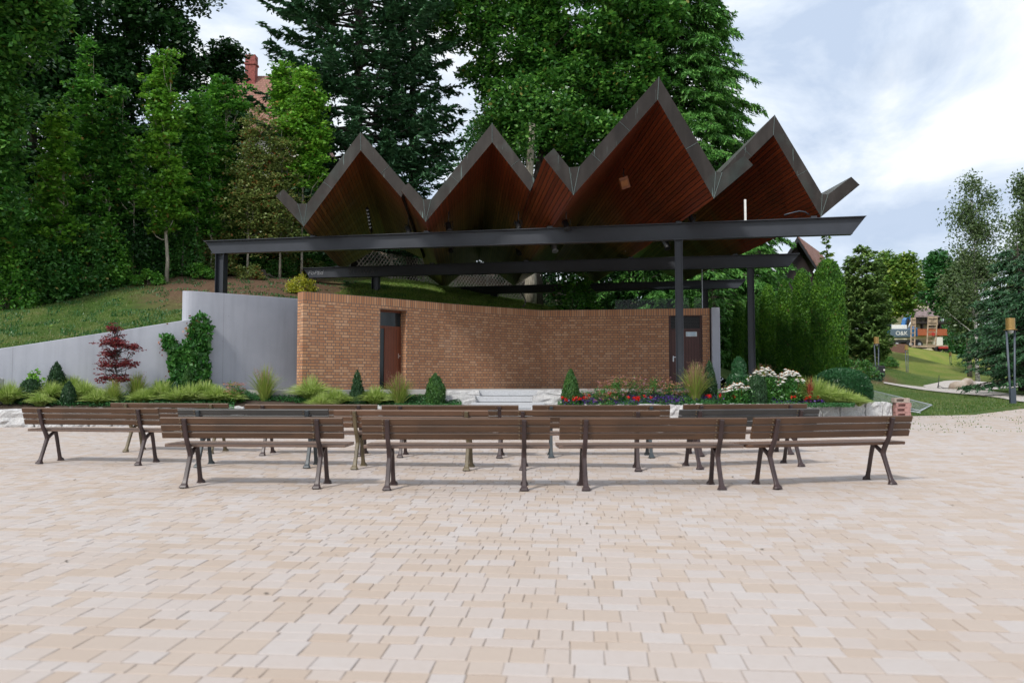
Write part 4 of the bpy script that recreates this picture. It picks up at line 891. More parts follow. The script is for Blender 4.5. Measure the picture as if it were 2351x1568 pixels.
def conifer(name, label, base, H, R_, mat, seed, z0=.8, dz=.42, nb=7, droop=.25, upturn=.25, twig=.75, card=(.19, .05), trunk_r=.22, bark='bark_dark', power=.85, dens=1.0, hang=.0, cat='conifer', group=None, zmax=None, yback=.5, shape=None):
    rng = np.random.default_rng(seed); base = np.array(base, float); t = thing(name, label, cat, base, 0, group)
    C, A, B = [], [], []; br = MB(); z = z0
    while z < H-.25:
        f = (z-z0)/(H-z0); Rz = R_*(1-f)**power if shape is None else R_*shape(f); n_ = max(4, int(nb*(.5+.5*(1-f))))
        ph = rng.random()*6.28
        for k in range(n_):
            az = ph+k*2*PI/n_+rng.normal(0, .25); 
            if math.sin(az) > .35 and rng.random() < yback: continue
            Ln = max(.25, Rz*rng.uniform(.72, 1.15)); dirh = np.array([math.cos(az), math.sin(az), 0]); side = np.array([-dirh[1], dirh[0], 0])
            zs = z+rng.normal(0, dz*.5); K = 7; s = np.linspace(0, 1, K)
            sp_ = dirh[None]*(s*Ln)[:, None]+np.array([0, 0, 1])[None]*(zs-droop*Ln*s**1.2+upturn*Ln*s**3)[:, None]
            if base[2]+zs > (zmax or 1e9): continue
            br.tube(sp_+base, np.linspace(.035*Ln/2.5+.008, .006, K), 4, 0, True, False)
            nt_ = int(Ln/.16*dens)+2; st = rng.uniform(.12, 1.0, nt_)**.75
            p0 = np.stack([np.interp(st, s, sp_[:, i]) for i in range(3)], 1); sg = rng.choice([-1, 1], nt_)
            tl = twig*(.35+.9*(1-st))*min(1, Ln/2+.35)*rng.uniform(.6, 1.2, nt_)
            td = unitv(dirh[None]*rng.uniform(.5, 1.0, (nt_, 1))+side[None]*(sg*rng.uniform(.5, 1.0, nt_))[:, None]+np.array([0, 0, -1.0])*(.12+hang)*rng.uniform(.4, 1.6, (nt_, 1)))
            m_ = max(3, int(twig/.13)); u_ = (np.arange(m_)+.5)/m_
            cp = p0[:, None]+td[:, None]*(tl[:, None]*u_[None])[:, :, None]; cp[..., 2] -= hang*(tl[:, None]*u_[None])**2*.6
            cp = cp.reshape(-1, 3)+rng.normal(0, .03, (nt_*m_, 3)); dd = np.repeat(td, m_, 0)+rng.normal(0, .38, (nt_*m_, 3)); dd[:, 2] -= hang*.4; dd = unitv(dd)
            nn = unitv(rng.normal(0, .45, (len(cp), 3))+[0, 0, 1]); bb = unitv(np.cross(nn, dd)); sc = rng.uniform(.7, 1.3, (len(cp), 1))
            C.append(cp+base); A.append(dd*card[0]*sc); B.append(bb*card[1]*sc)
        z += dz*(1-.35*f)*rng.uniform(.85, 1.15)
    mb = MB(); cards(mb, np.concatenate(C), np.concatenate(A), np.concatenate(B)); mb.build('foliage', M[mat], t)
    tp = trunk_pts(rng, base-[0, 0, .3], base+[0, 0, H], 8, .03); br.tube(tp, np.linspace(trunk_r, .02, 8), 9); br.build('trunk', M[bark], t); return t
def clipped(name, label, base, prof, mat, seed, n, card=(.06, .022), cat='shrub', group=None, jit=.04, vertical=.9, lobes=.06, squash=(1, 1), stem=True, core=.86, clumps=40, ls=(.10, .5)):
    """dense evergreen whose outline follows prof [(height, radius)...]: a leafy shell of small sprays over a leafy core"""
    rng = np.random.default_rng(seed); base = np.array(base, float); t = thing(name, label, cat, base, 0, group)
    hs, rs = np.array([p[0] for p in prof]), np.array([p[1] for p in prof]); H = hs[-1]
    fine = np.linspace(0, H, 200); w_ = np.interp(fine, hs, rs)+.02; cdf = np.cumsum(w_); cdf /= cdf[-1]
    h = np.interp(rng.random(n), cdf, fine); az = rng.random(n)*2*PI
    lz = rng.random((clumps, 2))*[H, 2*PI]; amp = np.zeros(n)
    for q in lz:
        da = (az-q[1]+PI) % (2*PI)-PI; amp += np.exp(-((h-q[0])/(ls[0]*H))**2-(da/ls[1])**2)*rng.uniform(-.5, 1)
    rr = np.interp(h, hs, rs); r = rr*(1+lobes*amp)+rng.normal(0, jit, n)-np.abs(rng.normal(0, jit, n))
    slope = np.gradient(np.interp(fine, hs, rs), fine); sl = np.interp(h, fine, slope)
    out = unitv(np.stack([np.cos(az), np.sin(az), -sl], 1)); pos = np.stack([np.cos(az)*r*squash[0], np.sin(az)*r*squash[1], h+rng.normal(0, jit*.6, n)], 1)+base
    d = unitv(out*(1-vertical)+np.array([0, 0, 1])*vertical*1.1+rng.normal(0, .35, (n, 3))); side = unitv(np.cross(d, out+rng.normal(0, .5, (n, 3)))); s = rng.uniform(.6, 1.35, (n, 1))
    mb = MB(); cards(mb, pos, d*card[0]*s, side*card[1]*s)
    K = 14; hh = np.linspace(0, H*.985, 16); V = []
    for q in hh:
        r0 = max(.004, np.interp(q, hs, rs)*core)
        for k in range(K): a = k/K*2*PI; V.append(base+[math.cos(a)*r0*squash[0]*rng.uniform(.95, 1.03), math.sin(a)*r0*squash[1]*rng.uniform(.95, 1.03), q*(.985)])
    mb.add(V, [[i*K+k, i*K+(k+1) % K, (i+1)*K+(k+1) % K, (i+1)*K+k] for i in range(15) for k in range(K)], 0, True)
    mb.build('foliage', M[mat], t)
    if stem: MB().tube([base-[0, 0, .15], base+[0, 0, H*.4]], [.04, .02], 6).build('stem', M['bark'], t)
    return t
def grassclump(name, label, base, n, h, spread, mat, seed, w=.008, arch=.7, cat='ornamental grass', group=None, plumes=0, pm='grass_plume', pmh=1.25, child=None, segs=4, up=.5):
    rng = np.random.default_rng(seed); base = np.array(base, float); t = thing(name, label, cat, base, 0, group) if child is None else child
    def blades(n, h, spread, arch, w, up):
        az = rng.random(n)*2*PI; L_ = h*rng.uniform(.6, 1.25, n); out = spread*rng.uniform(.1, 1.1, n); r0 = rng.uniform(0, .10, n)*min(1, spread*3)
        s = np.linspace(0, 1, segs+1); V = np.zeros((n, (segs+1)*2, 3)); side = np.stack([-np.sin(az), np.cos(az), 0*az], 1)
        sd = unitv(side+rng.normal(0, .4, (n, 3)))
        for i, q in enumerate(s):
            r = r0+out*q**1.3; z = L_*(q*(1+up)-arch*up*2*q**2.2*np.minimum(1, out/spread)); z = np.maximum(z, -.02)
            p = np.stack([np.cos(az)*r, np.sin(az)*r, z], 1)+base; ww = w*(1-q**2)+.0012
            V[:, 2*i] = p-sd*ww; V[:, 2*i+1] = p+sd*ww
        F = [[2*i, 2*i+1, 2*i+3, 2*i+2] for i in range(segs)]; m_ = (segs+1)*2
        return V.reshape(-1, 3), (np.arange(n)[:, None, None]*m_+np.array(F)[None]).reshape(-1, 4), az, out, L_
    V, F, *_ = blades(n, h, spread, arch, w, up); mb = MB().add(V, F); mb.build('blades', M[mat], t)
    if plumes:
        V, F, az, out, L_ = blades(plumes, h*pmh/1.25, spread*.8, .25, .0025, up); mb = MB().add(V, F)
        m_ = 26; k = np.repeat(np.arange(plumes), m_); q = rng.uniform(.62, 1.02, len(k)); r = out[k]*q**1.3*.8
        p = np.stack([np.cos(az[k])*r, np.sin(az[k])*r, L_[k]*(q*(1+up)-.25*up*2*q**2.2)], 1)+base+rng.normal(0, .035, (len(k), 3)); d = unitv(rng.normal(0, .7, p.shape)+[0, 0, 1]); b = unitv(np.cross(d, rng.normal(0, 1, p.shape)))
        cards(mb, p, d*.022, b*.004); mb.build('plumes', M[pm], t)
    return t
def bush(name, label, base, rx, ry, h, mat, seed, n, leaf=.04, cat='shrub', group=None, flat=.8, stems=10, extra=None):
    rng = np.random.default_rng(seed); base = np.array(base, float); t = thing(name, label, cat, base, 0, group); nc = max(8, int(n/45))
    d = sph(rng, nc); d[:, 2] = np.abs(d[:, 2]); r = rng.uniform(.45, 1.0, (nc, 1))**.5; cc = d*r*[rx, ry, h]
    idx = rng.integers(0, nc, n); p = cc[idx]+rng.normal(0, .13, (n, 3))*[rx, ry, h*flat]; p[:, 2] = np.abs(p[:, 2])
    mb = MB(); leafy(mb, rng, p+base, leaf); mb.build('leaves', M[mat], t)
    mb = MB()
    for i in range(stems):
        e = cc[rng.integers(nc)]; mb.tube([base, base+e*.5+[0, 0, h*.1], base+e], [.012, .008, .004], 4, 0, True, False)
    mb.build('stems', M['bark'], t)
    if extra:      # (part name, material, count, size, lowest fraction)
        for (nm, mt, cn, sz, lo) in extra:
            d = sph(rng, cn); d[:, 2] = lo+(1-lo)*rng.random(cn); p = base+d*[rx*.95, ry*.95, h*1.04]
            k = np.repeat(np.arange(cn), 9); q = p[k]+rng.normal(0, sz*.6, (len(k), 3))*[1, 1, .35]; mb = MB(); leafy(mb, rng, q, sz*.35, 1.2); fo = mb.build(nm, M[mt], t); fo['kind'] = 'stuff'
    return t
# ------------------------------------------------------------------ trees
def TB(u, Y):                     # base of a tree standing on the terrain at column u, distance Y
    x = (u-CU)/FPX*Y; return np.array([x, Y, tz(x, Y)])
def zat(v, Y): return 1.34+(HORIZ-v)/FPX*Y
def xr(px, Y): return px/FPX*Y
def hb(base, v, Y): return zat(v, Y)-base[2]
def blob(base, u, v, ru, rv, Y, dy=0, ry=None):     # ellipsoid centred at (u, v) with pixel half sizes, relative to the base
    p = P(u, v, Y+dy); return (p[0]-base[0], dy, p[2]-base[2], xr(ru, Y), ry or xr(ru, Y)*.8, xr(rv, Y))
# --- the wood on the left slope: tall trees at the back
def tall(name, label, u, Y, blobs, mat, seed, nc, nl, leaf=.11, cr=.75, top=-120, tr=.3, dy=0, **kw):
    b = TB(u, Y); return broadleaf(name, label, 'tree', b, hb(b, top, Y), [blob(b, *q, Y) for q in blobs], leaf, nc, nl, mat, seed, tr, clump_r=cr, **kw)
tall('maple_tree', 'big maple at the far left edge, its pale lower boughs hanging into view', -150, 25.5, [(-60, 40, 190, 150), (-90, 260, 150, 180), (-60, 480, 100, 100), (60, 20, 90, 70), (-20, 330, 60, 90)], 'maple', 11, 620, 80, .10, .6, top=-300)
tall('broadleaf_tree', 'tall dark tree behind the young maples nearest the left edge', 60, 37, [(60, 100, 170, 160), (60, 300, 150, 150), (40, 470, 130, 150), (70, 560, 110, 90)], 'dark_leaf', 12, 430, 100, .13, .9)
tall('broadleaf_tree', 'tall dark tree second from the left at the back of the wood', 210, 39, [(230, 60, 150, 150), (200, 240, 140, 140), (230, 420, 130, 160), (220, 560, 110, 90)], 'dark_leaf', 13, 390, 100, .13, .9)
tall('broadleaf_tree', 'tall dark tree whose right side stands against the gap of sky', 365, 40, [(375, -10, 105, 90), (350, 110, 120, 110), (360, 260, 125, 110), (380, 420, 130, 120), (400, 550, 120, 80)], 'dark_leaf', 14, 470, 95, .13, .8)
tall('broadleaf_tree', 'loose crowned tree reaching its branch tips over the gap of sky', 470, 42, [(480, 180, 55, 60), (520, 150, 35, 45), (500, 290, 70, 60), (520, 430, 80, 90), (540, 550, 70, 70)], 'dark_leaf', 15, 300, 95, .12, .7, top=90)
tall('broadleaf_tree', 'dark tree filling the back of the wood below the tiled roof', 630, 44, [(620, 470, 70, 90), (690, 520, 70, 80), (560, 520, 70, 80), (740, 470, 60, 70)], 'dark_leaf', 16, 300, 95, .12, .75, top=380)
# --- young maples at the edge of the slope
def young(u, Y, vb, top, blobs, mat, seed, nc, nl, label, bark='bark_pale', tr=.045, leaf=.088, cr=.34, group='young trees along the edge of the wood', **kw):
    blobs = blobs+[((p[0]+q[0])/2, (p[1]+q[1])/2, (p[2]+q[2])*.28, (p[3]+q[3])*.35) for p, q in zip(blobs, blobs[1:])]; nc = int(nc*2.1); nl = int(nl*.66); b = TB(u, Y); return broadleaf('young_tree', label, 'tree', b, hb(b, top, Y), [blob(b, *q, Y) for q in blobs], leaf, nc, nl, mat, seed, tr, bark=bark, clump_r=cr, group=group, flat=.30, limbs=34, interior=.5, up=1.2, rag=.55, **kw)
young(60, 27.5, 690, 420, [(40, 600, 60, 50), (60, 520, 40, 45), (20, 655, 55, 36)], 'maple_young', 21, 95, 56, 'low young maple leafing to the ground at the left edge')
young(135, 28.0, 690, 250, [(135, 300, 26, 45), (125, 380, 45, 45), (115, 470, 55, 50), (130, 560, 60, 50), (140, 640, 50, 36)], 'maple_bright', 22, 150, 56, 'bright green young maple second from the left edge')
young(198, 29.5, 680, 75, [(198, 120, 14, 45), (195, 210, 32, 45), (205, 300, 42, 40), (195, 380, 52, 45), (190, 480, 62, 55), (200, 590, 60, 50)], 'maple_young', 23, 200, 52, 'tallest young maple with a narrow pointed top')
young(268, 29.5, 672, 175, [(268, 230, 20, 40), (270, 310, 32, 45), (262, 400, 42, 45), (268, 490, 45, 50), (275, 570, 45, 40)], 'maple', 24, 130, 50, 'dark green young maple left of the white stemmed one')
young(378, 29.0, 652, 105, [(376, 145, 14, 36), (368, 215, 30, 36), (385, 280, 36, 36), (360, 340, 42, 30), (392, 400, 40, 32), (372, 455, 44, 30), (398, 485, 34, 18), (366, 520, 20, 18)], 'maple_bright', 25, 170, 50, 'young maple with a bare pale curved stem right of centre of the wood', tr=.065)
young(447, 30.5, 640, 175, [(452, 225, 18, 36), (442, 290, 30, 36), (455, 370, 38, 40), (440, 450, 42, 36)], 'maple_young', 26, 110, 48, 'slender young maple with a bare grey stem left of the steel beam end', tr=.055)
young(508, 31.5, 630, 130, [(545, 235, 24, 32), (508, 190, 16, 30), (500, 260, 26, 45), (505, 360, 42, 60), (510, 470, 50, 60)], 'maple_young', 27, 130, 46, 'young maple in front of the left side of the tiled roof')
young(565, 31.0, 610, 210, [(590, 290, 26, 40), (575, 380, 45, 60), (580, 480, 60, 80)], 'birchy', 28, 200, 48, 'olive young tree with reddening leaves in front of the tiled roof', leaf=.055, cr=.36)
young(640, 31.5, 600, 240, [(640, 350, 45, 60), (630, 440, 60, 70), (650, 520, 55, 50)], 'birchy', 29, 200, 46, 'olive young tree with reddening leaves left of the roof tip', leaf=.055, cr=.36)
young(690, 32.0, 600, 150, [(700, 190, 22, 38), (720, 245, 26, 40), (675, 290, 35, 45), (725, 320, 28, 36), (700, 395, 50, 36), (745, 300, 14, 22)], 'maple_bright', 30, 200, 46, 'bright green young maple below the dark fir, above the leftmost roof fold')
young(655, 33.5, 600, 120, [(645, 175, 22, 26), (655, 235, 30, 40)], 'maple_bright', 31, 50, 46, 'bright young maple top just right of the chimney')
for i, (u, Y, vt, lb) in enumerate(((300, 29.2, 300, 'slim pale stemmed sapling in the gap left of the bare pale maple stem'), (322, 30.2, 380, 'second slim sapling in the gap of the wood'), (415, 30.4, 360, 'slim sapling between the two bare stems'), (480, 30.8, 380, 'slim sapling just above the left end of the front beam'), (240, 28.9, 420, 'slim sapling behind the broad green shrub'))):
    young(u, Y, 650, vt, [(u, vt+30, 12, 24), (u+4, vt+85, 22, 30), (u-6, vt+140, 26, 28)], 'maple_young', 500+i, 34, 44, lb, tr=.035)
# undergrowth at the foot of the wood
ug = [(15, 26.4, 62, 75, 'maple_young', 'leafy shrub'), (75, 27.0, 55, 60, 'shrub', ''), (130, 27.6, 50, 55, 'vine', ''), (190, 28.2, 60, 60, 'shrub', ''), (250, 28.6, 45, 55, 'maple_young', ''), (310, 29.2, 55, 55, 'dark_leaf', ''), (345, 29.6, 40, 45, 'vine', ''), (420, 30.3, 45, 50, 'shrub', ''), (490, 31.2, 45, 45, 'birchy', ''), (545, 32.6, 55, 62, 'shrub', ''), (620, 33.5, 50, 45, 'birchy', ''), (680, 34.5, 50, 45, 'shrub', ''), (730, 35.5, 55, 45, 'vine', '')]
ugl = ['leafy shrub at the foot of the wood at the left edge of view', 'second shrub from the left at the foot of the wood', 'third shrub from the left, dark leaved, below the bright maple', 'broad green shrub below the tallest young maple', 'shrub just left of the darkest gap in the wood', 'dark shrub left of the bare pale maple stem', 'fresh green shrub right beside the bare pale maple stem', 'shrub between the two bare stems of the wood', 'olive shrub above the left beam end', 'green shrub behind the tree stump', 'olive shrub right of the stump at the wood edge', 'green shrub under the left roof tip', 'dark green shrub behind the yellow bush']
for i, ((u, Y, ru, hv, m_, _), lb) in enumerate(zip(ug, ugl)):
    b = TB(u, Y); bush('undergrowth_shrub', lb, b, xr(ru*1.1, Y), xr(ru, Y)*.7, xr(hv*2.6, Y), m_, 40+i, 4200, .065, group='undergrowth along the foot of the wood', stems=7)
for i in range(12):                 # thickets deeper in the wood
    u = -20+i*64; Y = 33.5+(i % 3)*1.5; b = TB(u, Y); bush('thicket_shrub', ['dark thicket deep in the wood, %s' % q for q in ('at the left edge', 'behind the second young maple', 'behind the tallest young maple', 'left of the pale stem', 'behind the white maple stem', 'right of the pale stem', 'behind the grey stem', 'above the left beam end', 'left of the stump', 'behind the stump', 'below the bright maple', 'behind the yellow bush')][i], b, xr(60, Y), 1.2, xr(190, Y), 'dark_leaf', 60+i, 3600, .09, group='thickets deep in the wood', stems=5)
for i, (u, Y, ru, hv, m_, lb) in enumerate(((570, 30.4, 34, 34, 'birchy', 'low olive shrub right of the left beam end'), (640, 32.4, 40, 40, 'shrub', 'low green shrub below the left roof tip'), (455, 29.8, 36, 34, 'maple_young', 'low maple shoots at the foot of the grey stem'), (335, 28.6, 34, 34, 'maple_young', 'low maple shoots left of the pale stem'), (712, 34, 34, 40, 'birchy', 'olive shrub behind the yellow bush'))):
    b = TB(u, Y); bush('undergrowth_shrub', lb, b, xr(ru, Y), xr(ru, Y)*.6, xr(hv, Y), m_, 440+i, 1500, .05, group='undergrowth along the foot of the wood', stems=5)
# --- big fir, second fir, big maple, hemlocks behind the roof
b = TB(815, 38); conifer('fir_tree', 'big dark fir with layered boughs behind the two left roof folds', b, 26, 5.9, 'fir', 70, z0=1.2, dz=.46, nb=9, droop=.20, upturn=.32, twig=1.05, card=(.17, .055), trunk_r=.34, dens=1.45, power=.62, cat='fir')
b = TB(945, 41); conifer('fir_tree', 'second dark fir between the big fir and the great maple', b, 22, 2.5, 'fir', 71, z0=6.5, dz=.6, nb=8, droop=.28, upturn=.22, twig=.95, card=(.18, .055), trunk_r=.3, dens=1.2, power=.6, cat='fir')
b = TB(1228, 41.0); broadleaf('maple_tree', 'great broad maple rising behind the middle of the zigzag roof', 'tree', b, 24, [blob(b, *q, 41) for q in ((1075, 40, 75, 90), (1090, 150, 38, 40), (1195, 90, 115, 120), (1330, 60, 150, 130), (1165, 205, 65, 60), (1290, 220, 130, 110), (1420, 180, 110, 110), (1350, 330, 130, 80), (1210, 290, 90, 50), (1480, 40, 90, 70), (1180, -90, 200, 100), (1380, -90, 160, 90))], .135, 1350, 90, 'maple', 72, .36, bark='bark_dark', clump_r=.72, limbs=60)
b = TB(1170, 52); broadleaf('broadleaf_tree', 'pale green tree seen low between the second fir and the great maple', 'tree', b, 12, [blob(b, *q, 52) for q in ((1120, 330, 60, 60), (1100, 400, 50, 60))], .12, 120, 70, 'park_leaf', 73, .25, clump_r=.8)
b = TB(1575, 43); conifer('hemlock_tree', 'tall feathery green hemlock behind the two right roof folds', b, 23.3, 6.1, 'hemlock', 74, z0=1.6, dz=.36, nb=15, droop=.20, upturn=-.14, twig=1.2, card=(.15, .034), trunk_r=.3, dens=1.9, hang=.4, power=.6, cat='hemlock')
b = TB(1735, 40); conifer('hemlock_tree', 'lower feathery hemlock seen beneath the right end of the roof', b, 8.2, 2.6, 'hemlock', 75, z0=.3, dz=.28, nb=14, droop=.25, upturn=-.1, twig=.7, card=(.12, .028), trunk_r=.18, dens=1.5, hang=.3, power=.6, cat='hemlock')
b = TB(1640, 37.5); conifer('hemlock_tree', 'small hemlock just right of the front column', b, 6.0, 2.4, 'hemlock', 76, z0=.3, dz=.3, nb=9, droop=.2, upturn=-.1, twig=.6, card=(.12, .028), trunk_r=.14, dens=1.4, hang=.3, power=.6, cat='hemlock')
# dark wood behind the roof opening
for i, (u, Y, ru, hv, mt) in enumerate(((1290, 42, 60, 130, 'dark_leaf'), (1380, 41, 70, 150, 'dark_leaf'), (1470, 42, 70, 150, 'dark_leaf'), (1550, 41, 60, 150, 'dark_leaf'), (900, 47, 70, 150, 'dark_leaf'), (1010, 49, 70, 150, 'dark_leaf'), (1110, 50, 60, 140, 'dark_leaf'), (1200, 50, 60, 140, 'dark_leaf'), (1610, 44, 60, 150, 'dark_leaf'))):
    b = TB(u, Y); bush('thicket_shrub', 'dark thicket behind the stage, '+('left of the front column through the glass', 'behind the glass screen', 'behind the middle of the glass screen', 'behind the right end of the glass screen', 'behind the left part of the lattice fence', 'behind the middle of the lattice fence', 'behind the right part of the lattice fence', 'behind the pale tree trunks', 'behind the front column')[i], b, xr(ru, Y), 1.5, xr(hv, Y), mt, 90+i, 3500, .09, group='dark thickets behind the stage', stems=5)
b = TB(1320, 33.5); bush('maple_shrub', 'bright green young maple shrub seen between the rear beam and the brick wall', b, .95, .8, 2.0, 'maple_young', 99, 1500, .085, stems=9)
for i, (u, Y) in enumerate(((1217, 39), (1268, 47), (1186, 47))):
    b = TB(u, Y); t_ = thing('bare_stemmed_tree', ('thick pale grey trunk standing behind the wall corner', 'pale trunk right of the wall corner on the slope', 'pale slender trunk left of the wall corner on the slope')[i], 'tree', b); MB().tube(trunk_pts(np.random.default_rng(5+i), b-[0, 0, .2], b+[.1, 0, 9], 8, .06), np.linspace(.33-.08*i, .16, 8), 10).build('trunk', M['bark_pale'], t_)
    bb = broadleaf; rng = np.random.default_rng(300+i); mb = MB(); cc = sph(rng, 50)*[2.2, 2, 1.6]+[0, 0, 9.3]; idx = rng.integers(0, 50, 3500); leafy(mb, rng, b+cc[idx]+rng.normal(0, .35, (3500, 3)), .11); mb.build('crown', M['maple'], t_)
# ---------------- hedge of columnar thujas
def thuja(u, Y, vtop, halfpx, seed, n, label):
    b = TB(u, Y); H = hb(b, vtop, Y); r = xr(halfpx, Y)
    return clipped('thuja_column', label, b-[0, 0, .05], [(0, r*.9), (H*.15, r), (H*.5, r*.97), (H*.78, r*.86), (H*.9, r*.70), (H*.97, r*.42), (H, .05)], 'thuja', seed, int(n*1.3), (.048, .021), 'thuja', 'columnar thujas in a row', .020, .6, .10, clumps=320, ls=(.03, .25), core=.93)
for i, (u, Y, vt, hp, n_, lb) in enumerate(((1904, 28.8, 590, 38, 34000, 'tallest columnar thuja at the right end of the row'), (1845, 30.6, 613, 24, 20000, 'second thuja from the right end of the row'), (1804, 31.8, 640, 19, 14000, 'third thuja from the right end of the row'), (1766, 32.8, 650, 20, 14000, 'fourth thuja from the right end of the row'), (1730, 34.0, 672, 17, 10000, 'fifth thuja from the right, just right of the far right column'), (1700, 35.2, 690, 17, 9000, 'thuja standing behind the far right column'), (1672, 37, 735, 20, 7000, 'last thuja of the row, beside the grey wall end'))):
    thuja(u, Y, vt, hp, 110+i, n_, lb)
# ---------------- park trees on the right
b = TB(1983, 68); H = hb(b, 560, 68); r = xr(66, 68)
conifer('cypress_tree', 'broad olive green cypress beyond the thuja row on the slope', b, H, r*1.22, 'cypress', 120, z0=.2, dz=.36, nb=13, droop=-.25, upturn=.1, twig=.8, card=(.20, .06), trunk_r=.2, dens=1.5, hang=.1, cat='cypress', shape=lambda f: (1-f)**.7*(.72+.9*f) if f < 1 else 0)
b = TB(1903, 60); conifer('cypress_tree', 'small yellowish cypress top showing above the thuja row', b, hb(b, 535, 60), 1.7, 'yellowing', 121, z0=.5, dz=.45, nb=9, droop=-.3, upturn=.1, twig=.55, card=(.18, .07), trunk_r=.12, dens=1.0, cat='cypress')
b = TB(1842, 62); conifer('cypress_tree', 'olive cypress below the dark gable', b, hb(b, 590, 62), 2.6, 'cypress', 1211, z0=.5, dz=.45, nb=9, droop=-.2, upturn=.1, twig=.6, card=(.18, .06), trunk_r=.14, dens=1.1, cat='cypress')
b = TB(2022, 88); broadleaf('maple_tree', 'yellowing loose crowned tree right of the broad cypress', 'tree', b, hb(b, 570, 88), [blob(b, *q, 88) for q in ((2030, 600, 22, 25), (2075, 610, 25, 28), (2055, 650, 48, 40), (2062, 695, 42, 30), (2030, 700, 30, 35), (2100, 640, 12, 25))], .22, 240, 48, 'yellowing', 122, .22, clump_r=.9)
b = TB(2225, 96); broadleaf('maple_tree', 'fresh dark green tree before the distant house', 'tree', b, hb(b, 572, 96), [blob(b, *q, 96) for q in ((2150, 610, 28, 32), (2175, 640, 38, 42), (2150, 670, 38, 35), (2185, 700, 40, 32))], .24, 240, 50, 'park_leaf', 123, .25, clump_r=1.1)
b = TB(2243, 71); broadleaf('birch_tree', 'tall airy birch with pale stems against the sky', 'birch', b, hb(b, 395, 71), [blob(b, *q, 71) for q in ((2228, 425, 28, 30), (2262, 455, 38, 40), (2215, 490, 42, 50), (2245, 530, 62, 60), (2212, 590, 42, 50), (2260, 620, 60, 60), (2210, 680, 50, 55))], .12, 500, 24, 'birch', 124, .16, bark='bark_birch', clump_r=.6, flat=1.3, limbs=110, interior=.7, up=.3)
b = TB(2362, 62); broadleaf('birch_tree', 'second birch cut by the right edge of view', 'birch', b, hb(b, 385, 62), [blob(b, *q, 62) for q in ((2345, 430, 22, 35), (2360, 500, 50, 50), (2350, 590, 55, 55), (2340, 680, 60, 50))], .12, 480, 28, 'birch', 125, .18, bark='bark_birch', clump_r=.6, flat=1.3, limbs=80, interior=.7, up=.3)
b = TB(2225, 84); broadleaf('broadleaf_tree', 'olive drooping tree behind the big dark hemlock', 'tree', b, hb(b, 600, 84), [blob(b, *q, 84) for q in ((2195, 650, 32, 45), (2215, 720, 40, 50), (2230, 620, 30, 40))], .16, 260, 52, 'birch', 126, .2, clump_r=.9, flat=1.0)
b = TB(2345, 47); conifer('hemlock_tree', 'big dark hemlock with sweeping boughs behind the near lamp post', b, hb(b, 560, 47), 4.3, 'hemlock_dark', 127, z0=1.3, shape=lambda f: min(1, .42+2.0*f)*(1-f)**.5, dz=.34, nb=12, droop=.26, upturn=.05, twig=.95, card=(.15, .038), trunk_r=.25, dens=1.5, hang=.25, power=.55, cat='hemlock')
b = TB(2375, 41); conifer('hemlock_tree', 'second dark hemlock at the right edge of view', b, hb(b, 620, 41), 3.4, 'hemlock_dark', 128, z0=1.1, dz=.34, nb=11, droop=.25, upturn=.05, twig=.85, card=(.14, .036), trunk_r=.25, dens=1.4, hang=.25, power=.5, cat='hemlock')
for i, (u, Y, r_, h_, mt, lb) in enumerate(((1965, 50, 48, 40, 'shrub', 'low dark green shrub right of the tallest thuja'), (1995, 52, 30, 26, 'hemlock_dark', 'second low shrub to the right of the tallest thuja'), (2215, 100, 40, 30, 'shrub', 'small shrub by the far path'), (2040, 86, 22, 22, 'shrub', 'small shrub at the left top of the embankment'))):
    b = TB(u, Y); bush('low_shrub', lb, b, xr(r_, Y), xr(r_, Y)*.7, xr(h_, Y), mt, 140+i, 2600, .07)
# background trees beyond the park
for i, (u, Y, vt, r_, lb) in enumerate(((1760, 75, 640, 80, 'distant tree behind the dark gable'), (2110, 175, 720, 40, 'distant tree left of the balcony house'), (2290, 150, 700, 60, 'distant tree right of the balcony house'), (2212, 172, 745, 36, 'distant tree just right of the balcony house'), (2178, 185, 735, 30, 'distant tree rising behind the balcony house roof'), (2360, 120, 640, 60, 'distant tree at the right edge'), (1960, 110, 640, 60, 'distant tree behind the broad cypress'))):
    b = TB(u, Y); broadleaf('broadleaf_tree', lb, 'tree', b, hb(b, vt, Y), [blob(b, u, vt+r_*.9, r_, r_*.9, Y), blob(b, u+r_*.2, vt+r_*1.7, r_, r_, Y)], .25, 130, 55, 'park_leaf', 150+i, .25, clump_r=1.5)
# ---------------- lattice fence on the bank
def fenceline(pix, Yl, h=1.2):
    return [np.array([(u-CU)/FPX*Y, Y]) for (u, v), Y in zip(pix, Yl)]
t_ = None
fp = spline([((u-CU)/FPX*Y, Y) for u, Y in ((800, 36.2), (880, 37.2), (1000, 40.0), (1150, 43.0), (1300, 45), (1420, 46))], 10)
S2 = polylen(fp); t_ = thing('lattice_fence', 'weathered diagonal lattice fence across the grassy bank behind the stage', 'fence', (fp[0][0], fp[0][1], tz(*fp[0])))
def fpt(s, h): x, y = np.interp(s, S2, fp[:, 0]), np.interp(s, S2, fp[:, 1]); return np.array([x, y, tz(x, y)+h])
mb = MB(); q = 0; Hf = 1.15; stp = .20
while q < S2[-1]-Hf*.8:
    for sgn in (0, 1):
        a, b = (fpt(q, .05), fpt(q+Hf*.8, .05+Hf)) if sgn == 0 else (fpt(q+Hf*.8, .05), fpt(q, .05+Hf)); mb.tube([a+[0, .03*sgn, 0], b+[0, .03*sgn, 0]], .022, 4, 0, False, False)
    q += stp
M['lattice'] = simple('weathered_lattice_wood', L(.34, .30, .25), .85, var=.25, nscale=1.2)
mb.build('lattice', M['lattice'], t_)
